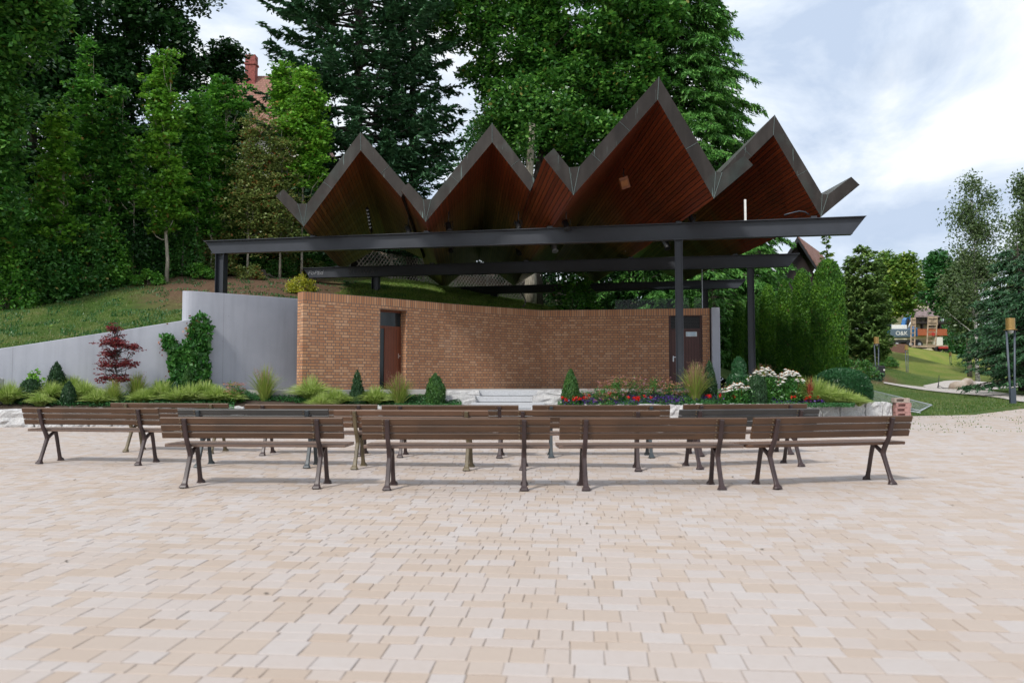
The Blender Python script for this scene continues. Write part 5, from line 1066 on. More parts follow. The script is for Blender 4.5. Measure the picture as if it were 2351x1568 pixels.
for k in range(int(S2[-1]/2.2)+1): p = fpt(min(k*2.2, S2[-1]), 0); box_obj('post', (p[0], p[1]+.07, p[2]+.6), (.09, .09, 1.25), M['lattice'], t_)
# stump and yellow bush on the bank
b = P(592, 625, 31.0); b[2] = tz(b[0], b[1]); rng = np.random.default_rng(9); t_ = thing('tree_stump', 'old weathered stump with torn roots on the bare slope', 'stump', b); mb = MB()
n_ = 14; V = []
for k, (h, r) in enumerate(((-.15, .30), (0, .26), (.12, .2), (.26, .17), (.30, .08))):
    for j_ in range(n_): a = j_/n_*2*PI; rr = r*(1+.28*math.sin(3*a+1)+rng.normal(0, .08)); V.append(b+[math.cos(a)*rr*1.4, math.sin(a)*rr, h+rng.normal(0, .04)])
mb.add(V, [[k*n_+j_, k*n_+(j_+1) % n_, (k+1)*n_+(j_+1) % n_, (k+1)*n_+j_] for k in range(4) for j_ in range(n_)], 0, False)
for k in range(6): a = k+.3; mb.tube([b+[0, 0, .15], b+[math.cos(a)*.45, math.sin(a)*.3, .12], b+[math.cos(a)*.75, math.sin(a)*.5, -.05]], [.09, .06, .03], 6)
mb.build('stump_wood', M['bark_dark'], t_)
b = P(692, 650, 28.0); b[2] = tz(b[0], b[1]); bush('yellow_bush', 'bright yellow green bush behind the left end of the brick wall', b, .52, .45, .62, 'shrub_yellow', 150, 2200, .035)
# ---------------- grass blades and weeds on the slopes (stuff)
def blades_on(name, label, x0, x1, d0, d1, n, h, mat, seed, cond=None, w=.006, abs_y=None):
    rng = np.random.default_rng(seed); x = rng.uniform(x0, x1, n); 
    y = yf(x)+.25+rng.uniform(0, 1, n)**1.4*(d1-d0)+d0 if abs_y is None else rng.uniform(*abs_y, n)
    if cond is not None: k = cond(x, y); x, y = x[k], y[k]
    z = terr(x, y); n = len(x); az = rng.random(n)*2*PI; L_ = h*rng.uniform(.5, 1.4, n); ln = rng.uniform(.1, .7, n)
    nzv = np.array([mnoise.noise((a*.6, b*.6, 0)) for a, b in zip(x, y)]); z = z+nzv*ramp_n(x, y)
    b0 = np.stack([x, y, z-.01], 1); tip = b0+np.stack([np.cos(az)*ln*L_, np.sin(az)*ln*L_, L_], 1); sd = np.stack([-np.sin(az), np.cos(az), 0*az], 1)*w
    mb = MB().add(np.stack([b0-sd, b0+sd, tip], 1).reshape(-1, 3), np.arange(n*3).reshape(n, 3)); return tag(mb.build(name, M[mat]), label, 'grass', kind='stuff')
clump = lambda s, th: (lambda x, y: np.array([mnoise.noise((a*s, b*s, 3.3)) for a, b in zip(x, y)]) > th)
blades_on('slope_grass', 'short grass on the slope above the low concrete wall and behind the brick wall', -20, 4.5, 0, 15, 110000, .07, 'lawn_blade', 1, lambda x, y: ~((x > -12.5) & (x < -6.4) & (y < 33) & (y > 25)), .008)
blades_on('bank_grass', 'grass on the bank below the lattice fence, sunlight painted into its colour', -6.4, 5, .2, 15, 60000, .09, 'bank_blade_painted_sun', 12, None, .010)
blades_on('slope_weeds', 'creeping weeds and ground ivy on the slope below the wood', -20, -4, 0, 9, 36000, .07, 'groundcover', 2, clump(1.7, .12), .02)
blades_on('lawn_grass', 'mown grass of the park lawn', 10.8, 34, 0, 34, 90000, .06, 'lawn_blade', 3, lambda x, y: (x < y*.72), .010)
blades_on('paving_weeds', 'small weeds in the paving joints near the lawn', 9, 20, 0, 1, 4200, .035, 'lawn_blade', 4, lambda x, y: clump(1.6, .12)(x, y) , .012, abs_y=(17, 28))
o = bpy.data.objects['paving_weeds']; me = o.data; co_ = np.empty(len(me.vertices)*3); me.vertices.foreach_get('co', co_); co_ = co_.reshape(-1, 3)
zz_ = co_[:, 2].reshape(-1, 3); base_ = zz_[:, :1].copy(); co_[:, 2] = (zz_-base_+plaza_z(co_[:, 1].reshape(-1, 3)[:, :1])).ravel(); me.vertices.foreach_set('co', co_.ravel()); me.update()
# fallen leaves
rng = np.random.default_rng(5); n_ = 260; x = rng.uniform(-19, -6, n_); y = yf(x)+.3+rng.random(n_)*6; mb = MB(); leafy(mb, rng, np.stack([x, y, terr(x, y)+.05], 1), .06, 2.5); tag(mb.build('fallen_leaves', M['yellowing']), 'fallen yellow leaves on the grass slope', 'leaves', kind='stuff')
n_ = 160; x = rng.uniform(-9, 12, n_); y = rng.uniform(4, 21, n_); mb = MB(); leafy(mb, rng, np.stack([x, y, SL*y+.008], 1), .02, 3.5); tag(mb.build('plaza_litter', M['bark']), 'tiny dry leaf scraps scattered on the paving', 'leaf litter', kind='stuff')
# ---------------- flower beds
def BP(u, Y, v=900):
    x = (u-CU)/FPX*Y*1.0; return np.array([x, Y, bz(x, Y)])
yews = [(72, 20.0, 870, 24, 'yew', 'stout dark cone of yew at the left end of the bed', [(0, .8), (.3, 1), (.7, .75), (.92, .4), (1, .05)]), (131, 20.7, 832, 21, 'yew', 'tall dark yew with several spiky tips left of the red maple', [(0, .9), (.25, 1), (.6, .72), (.85, .38), (1, .04)]), (160, 19.8, 876, 15, 'yew', 'small dark spiky yew before the striped grasses on the left', [(0, .7), (.3, 1), (.7, .7), (1, .05)]),
 (432, 21.6, 845, 15, 'yew_green', 'fresh green small cone before the vine', [(0, .9), (.3, 1), (.7, .6), (1, .03)]), (404, 20.7, 878, 12, 'yew', 'very small dark cone between the striped grasses before the vine', [(0, .9), (.4, 1), (.8, .6), (1, .05)]),
 (821, 21.4, 851, 16, 'yew', 'slim dark cone before the left doorway', [(0, 1), (.3, .95), (.6, .6), (.85, .35), (1, .03)]), (1000, 21.7, 857, 21, 'yew_green', 'rounded bullet shaped yew left of the steps', [(0, .9), (.35, 1), (.65, .85), (.85, .5), (.93, .2), (1, .04)]),
 (1310, 21.7, 848, 20, 'yew_green', 'green cone right of the steps', [(0, .9), (.3, 1), (.6, .72), (.85, .38), (1, .05)]), (1628, 22.6, 828, 17, 'yew', 'slim tall cone in front of the grey wall end', [(0, 1), (.3, .95), (.6, .7), (.85, .4), (1, .03)]),
 (1696, 23.0, 820, 26, 'box', 'two tiered clipped yew beside the far right column', [(0, .9), (.3, 1), (.5, .95), (.56, .62), (.8, .6), (.95, .35), (1, .05)]), (1737, 21.7, 860, 21, 'yew', 'upright dark clipped yew among the white coneflowers', [(0, .9), (.4, 1), (.7, .9), (.9, .55), (1, .1)])]
for i, (u, Y, vt, hp, mt, lb, pf) in enumerate(yews):
    b = BP(u, Y); H = zat(vt, Y)-b[2]; r = xr(hp, Y); clipped('conical_yew', lb, b, [(h*H, r_*r) for h, r_ in pf], mt, 200+i, 5200, (.035, .011), 'conifer', 'small conifers in the flower beds', .018, .8, .10, clumps=24)
b = BP(1932, 22.9); b[0] += 0; r = xr(62, 22.9); H = zat(843, 22.9)-b[2]; b = P(1932, 900, 23.6); b[2] = .95
clipped('boxwood_dome', 'big clipped boxwood dome at the right end of the bed', b-[0, 0, .25], [(0, .80), (.25, .86), (.55, .84), (.8, .72), (.95, .5), (1.03, .25), (1.06, .02)], 'box', 230, 21000, (.024, .014), 'boxwood', None, .012, .25, .02, squash=(1.0, .9), core=.95)
# japanese maple
b = BP(268, 20.6); broadleaf('japanese_maple', 'small red leaved maple before the low concrete wall', 'tree', b, zat(742, 20.6)-b[2], [blob(b, *q, 20.6, 0, .3) for q in ((262, 755, 16, 14), (262, 785, 34, 16), (250, 812, 22, 14), (300, 795, 26, 12), (285, 835, 32, 12), (250, 838, 20, 10), (240, 868, 18, 9), (282, 870, 22, 10))], .028, 330, 20, 'redmaple', 231, .018, bark='bark_dark', clump_r=.10, flat=.35, limbs=50, front=0, interior=.6, rag=.5)
# vine on the wall: leaves hugging both concrete walls
rng = np.random.default_rng(77); t_ = thing('wall_vine', 'green climbing vine with reddened shoots on the concrete wall', 'vine', BP(430, 21.9)); mb = MB(); mr = MB(); sm = MB()
def onwall(u, v): 
    Yw = np.interp(u, [300, 441, 470, 520, 600], [21.5, 22.08, 22.3, 22.65, 23.35]); return P(u, v, Yw-.06-.16*rng.random())
poly = [(378, 768), (395, 772), (420, 800), (432, 775), (440, 745), (470, 745), (478, 775), (480, 830), (484, 880), (478, 898), (400, 898), (372, 888), (362, 885), (400, 870), (388, 838), (392, 815), (376, 795)]
from mathutils.geometry import intersect_point_tri_2d
def inpoly(x, y, pl):
    c = False; j_ = len(pl)-1
    for i in range(len(pl)):
        if (pl[i][1] > y) != (pl[j_][1] > y) and x < (pl[j_][0]-pl[i][0])*(y-pl[i][1])/(pl[j_][1]-pl[i][1])+pl[i][0]: c = not c
        j_ = i
    return c
pts = []
while len(pts) < 3600:
    u, v = rng.uniform(360, 490), rng.uniform(740, 900)
    if inpoly(u+rng.normal(0, 3), v+rng.normal(0, 3), poly): pts.append(onwall(u, v))
leafy(mb, rng, np.array(pts)-[0, .04, 0], .075, -.15, .6)
loop = spline([(440, 760), (441, 742), (450, 730), (466, 727), (474, 736), (480, 750), (482, 765), (478, 790)], 12); pr = [onwall(u+rng.normal(0, 4), v+rng.normal(0, 4)) for u, v in loop for _ in range(2)]
leafy(mb, rng, np.array(pr*2)+rng.normal(0, .02, (len(pr)*2, 3)), .06, -.1); leafy(mr, rng, np.array([onwall(rng.normal(441, 9), rng.normal(757, 13)) for _ in range(70)]), .045, 0)
leafy(mr, rng, np.array([onwall(rng.normal(372, 5), rng.normal(790, 14)) for _ in range(22)]), .04, 0); leafy(mr, rng, np.array([onwall(rng.uniform(380, 480), rng.uniform(770, 880)) for _ in range(60)]), .04, 0)
for k in range(7): a = [onwall(430+rng.normal(0, 14), 895), onwall(430+rng.normal(0, 18), 850), onwall(440+rng.normal(0, 16), 800), onwall(445+rng.normal(0, 10), 755)]; sm.tube(a, .008, 4)
sm.tube([onwall(u, v) for u, v in loop[::6]], .005, 4); mb.build('leaves', M['vine'], t_); mr.build('reddened_leaves', M['vine_red'], t_); sm.build('stems', M['bark'], t_)
# striped and tall grasses
gl = [(22, 19.7, .62, 'bushy striped grass at the far left end of the bed'), (118, 20.2, .55, 'striped grass between the stout yew and the tall yew'), (195, 20.4, .58, 'striped grass right of the tall yew'), (228, 20.0, .45, 'low striped grass below the red maple'), (95, 19.6, .35, 'low striped grass at the foot of the stout yew'), (372, 20.9, .62, 'large striped grass left of the vine foot'), (442, 20.8, .55, 'striped grass before the vine'), (500, 20.8, .52, 'striped grass right of the vine foot'), (715, 21.6, .72, 'large striped grass at the left end of the brick wall'), (772, 21.3, .52, 'striped grass left of the slim dark cone'), (862, 21.5, .58, 'striped grass below the left doorway'), (1870, 22.5, .85, 'tall striped grass beside the boxwood dome'), (1905, 22.3, .72, 'striped grass before the boxwood dome'), (1938, 22.3, .55, 'low striped grass at the right end of the bed'), (165, 20.9, .6, 'striped grass behind the small spiky yew'), (330, 20.4, .42, 'low striped grass right of the red maple'), (410, 20.6, .5, 'striped grass around the very small dark cone'), (470, 21.1, .58, 'striped grass between vine foot and tall wall'), (530, 20.9, .42, 'low striped grass before the tall concrete wall'), (740, 21.0, .45, 'low striped grass below the brick wall end'), (1965, 22.6, .4, 'small striped grass at the foot of the boxwood dome'), (1835, 22.8, .8, 'striped grass right of the white coneflowers')]
for i, (u, Y, h, lb) in enumerate(gl):
    b = BP(u, Y); grassclump('striped_grass', lb, b, 1000, h*.60, h*1.0, 'grass_yellow', 250+i, .0095, .95, group='striped grasses in the flower beds', segs=4)
for i, (u, Y, h, lb, pl) in enumerate(((610, 21.3, .95, 'tall thin grass before the tall concrete wall', 26), (917, 21.6, .85, 'tall switchgrass with brown plumes before the left door', 60), (1595, 22.0, 1.05, 'large switchgrass with brown plumes before the right door', 95), (262, 20.2, .6, 'thin grass at the foot of the red maple', 6), (315, 20.8, .75, 'loose grass with red tips right of the red maple', 16), (1752, 23.4, .9, 'tall thin grass behind the white coneflowers', 22))):
    b = BP(u, Y); grassclump('switchgrass', lb, b, 420, h*.62, h*.50, 'grass_tall', 280+i, .0055, .5, group='tall grasses in the flower beds', plumes=pl, pmh=1.35)
b = BP(1858, 22.2); grassclump('red_grass', 'small clump of red bladed grass right of the white coneflowers', b, 130, .5, .12, 'grass_red', 291, .007, .2)
# spirea, leafy plant
for i, (u, Y, rx_, h, lb) in enumerate(((1378, 21.7, .48, .42, 'spirea bush with faded brown heads right of the green cone'), (1440, 22.2, .5, .62, 'taller spirea bush left of the middle of the right bed'), (1500, 22.1, .55, .6, 'spirea bush in front of the brick wall right part'), (1550, 22.0, .4, .5, 'spirea bush at the foot of the front column'), (540, 21.0, .25, .5, 'small brown headed spirea before the tall concrete wall'), (1405, 22.0, .4, .55, 'spirea bush with pink flowers'))):
    b = BP(u, Y); bush('spirea_bush', lb, b, rx_, .4, h, 'shrub', 300+i, 1300, .022, group='spirea bushes in the flower beds', extra=[('flower_heads', 'spirea_head', 75, .05, .35), ('pink_flowers', 'pink', 16, .035, .2)])
b = BP(85, 20.3); bush('leafy_plant', 'light green large leaved plant behind the stout yew', b+[0, 0, .25], .3, .25, .5, 'maple_bright', 310, 130, .06, stems=6)
for i, (u, Y, rx_, h, lb) in enumerate(((1760, 22.6, .35, .35, 'leafy green perennial below the coneflowers'), (1700, 21.9, .4, .3, 'leafy green perennial left of the clipped yew'), (1815, 22.4, .35, .4, 'leafy green perennial at the right of the coneflowers'))):
    bush('leafy_plant', lb, BP(u, Y), rx_, .3, h, 'shrub', 312+i, 900, .04)
# ground cover and small bedding flowers
def cover(name, label, u0, u1, Y0, Y1, n, mat, seed, size, h, kind='stuff', cat='ground cover', cl=None):
    rng = np.random.default_rng(seed); Y = rng.uniform(Y0, Y1, n); x = (rng.uniform(u0, u1, n)-CU)/FPX*Y
    if cl: k = np.array([mnoise.noise((a*cl, b*cl, seed)) for a, b in zip(x, Y)]) > 0; x, Y = x[k], Y[k]
    z = np.array([bz(a, b) for a, b in zip(x, Y)])+rng.uniform(.01, h, len(x)); mb = MB(); leafy(mb, rng, np.stack([x, Y, z], 1), size, 1.0); o = mb.build(name, M[mat]); return tag(o, label, cat, kind=kind)
cover('ground_cover', 'low dark green ground cover in the left bed', 540, 1060, 21.2, 22.4, 16000, 'groundcover', 320, .026, .10)
cover('ground_cover', 'low green ground cover at the left end of the bed', 0, 540, 19.6, 21.6, 12000, 'groundcover', 321, .026, .10)
cover('ground_cover', 'low green ground cover in the right bed', 1280, 1960, 21.3, 22.8, 18000, 'groundcover', 322, .026, .12)
cover('purple_petunias', 'purple petunias along the front of the right bed', 1290, 1570, 21.3, 22.1, 2600, 'purple', 323, .024, .22, cat='flowers', cl=2.2)
cover('purple_petunias', 'purple petunias along the wall before the white coneflowers', 1570, 1900, 21.6, 22.3, 1300, 'purple', 324, .026, .2, cat='flowers', cl=1.8)
for i, (u, Y, lb) in enumerate(((1302, 21.5, 'red geranium at the left end of the right bed'), (1320, 21.4, 'red geranium just right of the steps'), (1345, 21.7, 'red geranium beside the green cone'), (1402, 21.9, 'single red geranium under the spirea'), (1452, 21.4, 'red geranium in the middle of the petunias'), (1466, 21.4, 'red geranium right of the middle of the petunias'), (1484, 21.5, 'small red geranium among the petunias'), (1632, 21.7, 'red geranium at the foot of the large switchgrass'), (1690, 21.7, 'small red geranium left of the coneflowers'), (1825, 21.9, 'small red geranium below the coneflowers'), (1862, 22.0, 'red geranium at the foot of the red grass'))):
    b = BP(u, Y); rng = np.random.default_rng(330+i); t_ = thing('geranium', lb, 'flower', b, 0, 'red geraniums in the right bed'); mb = MB(); leafy(mb, rng, b+rng.normal(0, .07, (70, 3))*[1, 1, .5]+[0, 0, .07], .028, 1); mb.build('leaves', M['groundcover'], t_)
    mb = MB(); nb_ = 4 if i not in (6, 8, 9) else 2
    for k in range(nb_): c = b+[rng.normal(0, .09), rng.normal(0, .05), .2+rng.random()*.08]; leafy(mb, rng, c+rng.normal(0, .022, (26, 3)), .020, .6); 
    mb.build('blossoms', M['red_petal'], t_)
# white coneflowers, three plants
def coneflower(b, rx_, ry_, h0, h1, n, seed, label):
    rng = np.random.default_rng(seed); t_ = thing('coneflower', label, 'flower', b, 0, 'white coneflowers in the right bed'); st, lf = MB(), MB()
    for k in range(n):
        x, y = rng.uniform(-rx_, rx_), rng.uniform(-ry_, ry_); h = h0+(h1-h0)*(1-abs(x/rx_)**1.5*.6)*rng.uniform(.5, 1.05); hd = b+[x, y, h]; st.tube([b+[x*.5, y*.5, 0], b+[x*.9, y*.9, h*.6], hd], .004, 3, 0, True, False)
        m_ = 13; a = np.arange(m_)/m_*2*PI+rng.random(); tl = rng.normal(0, .25, 2); r0, r1 = .012, .062
        V = []
        for q in a:
            d = np.array([math.cos(q), math.sin(q), 0]); s = np.array([-d[1], d[0], 0]); dz_ = tl[0]*d[0]+tl[1]*d[1]
            V += [hd+d*r0-s*.007, hd+d*r0+s*.007, hd+d*r1+s*.014+[0, 0, -.034+dz_*.03], hd+d*r1-s*.014+[0, 0, -.034+dz_*.03]]
        fh = MB().add(V, np.arange(4*m_).reshape(m_, 4)); fh.tube([hd-[0, 0, .004], hd+[0, 0, .012], hd+[0, 0, .026]], [.018, .020, .008], 7, 1); fh.build('flower_head', [M['white_petal'], M['cone_orange']], t_)
    idx = rng.normal(0, 1, (n*26, 3))*[rx_*.5, ry_*.5, 0]; idx[:, 2] = rng.uniform(.02, h1*.72, len(idx)); leafy(lf, rng, b+idx, .045, .1, .4)
    st.build('stems', M['shrub'], t_); lf.build('leaves', M['vine'], t_)
coneflower(BP(1693, 21.75), .40, .25, .30, .62, 52, 350, 'low clump of white coneflowers left of the dark clipped yew')
coneflower(BP(1755, 22.5), .42, .3, .45, .98, 70, 351, 'tall clump of white coneflowers beside the far right column')
coneflower(BP(1810, 22.4), .36, .3, .40, 1.0, 70, 352, 'tall clump of white coneflowers left of the striped grasses')
b = BP(1786, 22.4); rng = np.random.default_rng(4); t_ = thing('pink_flower', 'single magenta flower between the white coneflower clumps', 'flower', b); mb = MB(); leafy(mb, rng, b+[0, 0, .72]+rng.normal(0, .015, (24, 3)), .025); mb.build('petals', M['pink'], t_); MB().tube([b, b+[0, 0, .7]], .004, 4).build('stem', M['shrub'], t_)
# ------------------------------------------------------------------ benches
def sweep(mb, path, w, th, mat=0):
    """path: list of (y, z, thickness scale); rectangular section of width w along x"""
    p = np.array([(a, b) for a, b, *_ in path], float); sc = np.array([q[2] if len(q) > 2 else 1 for q in path]); wx = np.array([q[3] if len(q) > 3 else 1 for q in path])
    d = np.gradient(p, axis=0); d /= np.linalg.norm(d, axis=1)[:, None]; nrm = np.stack([-d[:, 1], d[:, 0]], 1); V = []
    for i in range(len(p)):
        h = th*sc[i]/2; ww = w*wx[i]/2
        for (sx, sn) in ((-1, -1), (-1, -.75), (-.6, -1)): pass
        a, b = p[i]+nrm[i]*h, p[i]-nrm[i]*h
        c1, c2 = p[i]+nrm[i]*h*.6, p[i]-nrm[i]*h*.6
        V += [[-ww*.7, *a], [ww*.7, *a], [ww, *c1], [ww, *c2], [ww*.7, *b], [-ww*.7, *b], [-ww, *c2], [-ww, *c1]]
    n = len(p); F = [[i*8+k, i*8+(k+1) % 8, (i+1)*8+(k+1) % 8, (i+1)*8+k] for i in range(n-1) for k in range(8)]
    mb.add(V, F, mat, False)
    for base, fl in ((0, True), ((n-1)*8, False)):
        f = [base+k for k in range(8)]; f = f if not fl else f[::-1]
        mb.F.append(np.array([f])+mb.n-len(V)); mb.M.append(np.array([mat])); mb.S.append(np.array([False])); mb.V.append(np.zeros((0, 3))); mb.U.append(None)
def sm2(pts, n=5):
    pts = np.array(pts, float); q = np.vstack([2*pts[0]-pts[1], pts, 2*pts[-1]-pts[-2]]); out = []
    for i in range(1, len(q)-2):
        for t in np.linspace(0, 1, n, endpoint=False):
            a, b, c, d = q[i-1], q[i], q[i+1], q[i+2]; out.append(.5*((2*b)+(-a+c)*t+(2*a-5*b+4*c-d)*t**2+(-a+3*b-3*c+d)*t**3))
    out.append(pts[-1]); return [tuple(o) for o in out]
def frame_mesh():
    mb = MB()
    # rear leg running up through the joint into the back upright: (y, z, thickness, width)
    sweep(mb, sm2([(-.205, .0, 1.9, 1.9), (-.20, .016, 1.7, 1.8), (-.180, .06, 1.0, 1.05), (-.135, .16, .95, .95), (-.075, .30, 1.1, .95), (-.055, .36, 1.35, 1.0), (-.085, .43, 1.15, 1.0), (-.150, .54, .95, .95), (-.185, .64, .9, .95), (-.228, .782, .85, .95)]), .052, .042)
    sweep(mb, sm2([(-.062, .35, 1.2), (.0, .385, 1.1), (.07, .425, .9), (.14, .447, .7), (.32, .449, .6), (.36, .447, .5)]), .046, .036)
    sweep(mb, sm2([(.115, .447, 1.1, 1), (.15, .33, .95, .95), (.19, .16, .9, .95), (.218, .05, 1.0, 1.1), (.235, .018, 1.6, 1.7), (.238, .0, 1.8, 1.9)]), .050, .040)
    return mb
def slat(mb, x0, x1, y, z, d, h, tilt, mat=0):
    c, s = math.cos(tilt), math.sin(tilt); b = .006; V = []
    prof = [(-d/2+b, -h/2), (d/2-b, -h/2), (d/2, -h/2+b), (d/2, h/2-b), (d/2-b, h/2), (-d/2+b, h/2), (-d/2, h/2-b), (-d/2, -h/2+b)]
    for x in (x0, x1):
        for (a, q) in prof: V.append([x, y+a*c-q*s, z+a*s+q*c])
    mb.add(V, [[k, (k+1) % 8, 8+(k+1) % 8, 8+k] for k in range(8)], mat)
    for f in ([list(range(8))[::-1]], [list(range(8, 16))]): mb.F.append(np.array(f)+mb.n-16); mb.M.append(np.array([mat])); mb.S.append(np.array([False])); mb.V.append(np.zeros((0, 3))); mb.U.append(None)
BL = 1.055; FXo = .765
def make_bench():
    root = thing('park_bench', 'x', 'bench')
    mb = MB(); tl = math.radians(-73)
    for k, (y, z) in enumerate(((-.162, .610), (-.188, .690), (-.214, .770))):
        pass
    mb = MB(); at = math.radians(17.5)
    for (y, z) in ((-.136, .598), (-.162, .682), (-.188, .766)): slat(mb, -BL, BL, y, z, .036, .076, at)
    mb.build('backrest', M['slat_brown'], root, False)
    mb = MB()
    for (y, z) in ((-.035, .472), (.075, .470), (.185, .470), (.295, .468)): slat(mb, -BL, BL, y, z, .096, .036, 0)
    mb.build('seat', M['slat_top'], root, False)
    for sx in (-1, 1):
        f = frame_mesh(); V = [v+[sx*FXo, 0, 0] for v in f.V if len(v)]; 
        f.V = [v+np.array([sx*FXo, 0, 0]) if len(v) else v for v in f.V]; fo = f.build('cast_frame', M['iron_brown'], root, False)
        for (y, z) in ((-.136, .598), (-.162, .682), (-.188, .766)):
            for dx in (-.055,):
                for dz in (-.018, .018): MB().cyl((sx*FXo+dx, y-.022-dz*.3, z+dz-.006), .0075, .010, 8, 0, axis='Y').build('bolt', M['brass'], fo, False)
    return root
proto = make_bench()
# rear feet of the two frames in the photograph: (left u, v), (right u, v)
BEN = [(((428, 1119.4), (732.6, 1124)), 'front row bench at the left end of the row', 'slat_brown', 'iron_brown', 'slat_top'),
 (((888.9, 1126.3), (1199, 1127.2)), 'front row bench second from the left, before the left doorway', 'slat_brown', 'iron_brown', 'slat_top'),
 (((1317.8, 1127.2), (1653.4, 1125)), 'front row bench third from the left, with a pale worn seat', 'slat_brown', 'iron_brown', 'slat_top'),
 (((1773.7, 1122), (2025.3, 1113.9)), 'front row bench at the right end, turned inwards', 'slat_brown', 'iron_brown', 'slat_warm'),
 (((101.5, 1063), (325, 1071)), 'leftmost bench of all, in the middle row and turned inwards', 'slat_brown', 'iron_brown', 'slat_top'),
 (((459, 1072.6), (708.4, 1076)), 'middle row bench with charcoal slats and blue grey legs, behind the front left bench', 'slat_dark', 'iron_grey', 'slat_dark'),
 (((814, 1078), (1076.3, 1081.3)), 'middle row bench with warm brown slats and khaki legs', 'slat_warm', 'iron_khaki', 'slat_top'),
 (((1198, 1080), (1458.6, 1082.7)), 'middle row bench just right of the centre of the photo', 'slat_brown', 'iron_brown', 'slat_top'),
 (((1598, 1078.3), (1825, 1071)), 'middle row bench at the right end with dark slats', 'slat_dark', 'iron_brown', 'slat_top'),
 (((296.8, 1036.6), (493.6, 1042.9)), 'back row bench at the left end with khaki legs', 'slat_brown', 'iron_khaki', 'slat_top'),
 (((607.7, 1045.4), (831, 1049)), 'back row bench second from the left', 'slat_brown', 'iron_brown', 'slat_top'),
 (((922.6, 1050.7), (1143.6, 1052.3)), 'back row bench in the middle, before the steps', 'slat_brown', 'iron_brown', 'slat_top'),
 (((1257.5, 1051.3), (1494, 1051.6)), 'back row bench fourth from the left with blue grey legs', 'slat_brown', 'iron_grey', 'slat_top'),
 (((1602.7, 1049), (1802.8, 1042.9)), 'back row bench at the right end, nearest the flower bed', 'slat_brown', 'iron_brown', 'slat_top')]
BTOP = [(363, 795), (829, 1265), (1289, 1709), (1729, 2090), (54, 365), (406, 759), (763, 1126), (1151, 1515), (1559, 1878), (256, 526), (559, 872), (873, 1194.6), (1222, 1538), (1567.6, 1850.5)]      # where the ends of each backrest show
def proju(p):
    d = np.array(p)-CAM; return CU+FPX*d[0]/(d[1]*math.cos(TH)+d[2]*math.sin(TH))
def bends(pos, ang): return [proju([pos[0]+math.cos(ang)*s*BL+math.sin(ang)*.19, pos[1]+math.sin(ang)*s*BL-math.cos(ang)*.19, SL*pos[1]+.8]) for s in (-1, 1)]
for i, ((lf, rf), lb, sl_, ir, st) in enumerate(BEN):
    a, b = PG(*lf), PG(*rf); ang0 = math.atan2(b[1]-a[1], b[0]-a[0]); c = (a+b)/2; best = None
    for f_ in np.linspace(.5, 1.7, 25):
        ang = ang0*f_; pos = c[:2]+np.array([-math.sin(ang), math.cos(ang)])*.215
        for _ in range(3): e = bends(pos, ang); pos[0] += (sum(BTOP[i])-sum(e))/2/FPX*pos[1]
        e = bends(pos, ang); err = abs((e[1]-e[0])-(BTOP[i][1]-BTOP[i][0]))+14*abs(f_-1)
        if best is None or err < best[0]: best = (err, ang, pos[0])
    ang = best[1]
    o = proto if i == 0 else copy_tree(proto)
    fwd = np.array([-math.sin(ang), math.cos(ang)]); pos = c[:2]+fwd*.215; pos[0] = best[2]
    o.location = (pos[0], pos[1], plaza_z(pos[1])+.002); o.rotation_euler = (math.atan(SL), 0, ang); o['label'] = lb; o['group'] = 'park benches in three curved rows'
    for ch in o.children_recursive:
        nm = ch.name.split('.')[0]
        mt = {'backrest': sl_, 'seat': st, 'cast_frame': ir}.get(nm)
        if mt:
            if i: ch.data = ch.data.copy()
            ch.data.materials[0] = M[mt]
# ------------------------------------------------------------------ lamp posts
M['lamp_gold'] = None
t = NT('perforated_gold_metal'); uv = t.coords('UV'); ck = t.n.new('ShaderNodeTexBrick'); t.link(uv, ck.inputs['Vector']); ck.inputs['Scale'].default_value = 1; ck.inputs['Brick Width'].default_value = .035; ck.inputs['Row Height'].default_value = .03; ck.inputs['Mortar Size'].default_value = .007
c = t.mix(ck.outputs['Fac'], L(.16, .085, .02), L(.5, .33, .12)); t.principled(c, .4, .5); M['lamp_gold'] = t.m
M['bulb'] = simple('frosted_lamp_glass', L(.6, .62, .62), .3)
def make_lamp(loc, label, H=3.42, rz=0.0):
    t_ = thing('park_lamp', label, 'street lamp', loc, rz, 'twin post park lamps')
    s = H/3.42
    mb = MB(); mb.box((0, 0, .32), (.21, .14, .66)); o = mb.build('base_post', M['steel_light'], t_, False); bev(o, .012)
    for sx in (-1, 1):
        for dx in (-.022, .022):
            pass
        mb = MB(); mb.tube([(sx*.075, 0, .5), (sx*.085, 0, .7), (sx*.155, 0, 2.95)], .030, 8); mb.tube([(sx*.075+sx*.045, .0, .0), (sx*.12, 0, .7), (sx*.19, 0, 2.95)], .014, 6); mb.build('pole', M['steel_light'], t_, False)
    mb = MB(); mb.cyl((0, 0, 2.96), .235, .014, 24, 0); mb.build('ring_plate', M['lamp_gold'], t_, False)
    mb = MB(); n = 28; a = np.arange(n+1)/n*2*PI; r = .165; V, UV = [], []
    for q in a: V += [[math.cos(q)*r, math.sin(q)*r, 2.97], [math.cos(q)*r, math.sin(q)*r, 3.40]]; UV += [[q*r, 0], [q*r, .43]]
    mb.add(V, [[2*i, 2*i+2, 2*i+3, 2*i+1] for i in range(n)], 0, True, UV); mb.cyl((0, 0, 3.405), .168, .012, 24, 0); mb.build('lamp_shade', M['lamp_gold'], t_, False)
    mb = MB(); zz = np.linspace(-1, 1, 7); mb.tube([(0, 0, 2.90+.11*q) for q in zz], [.11*math.sqrt(max(.02, 1-q*q)) for q in zz], 14); mb.build('lamp_globe', M['bulb'], t_, False)
    return t_
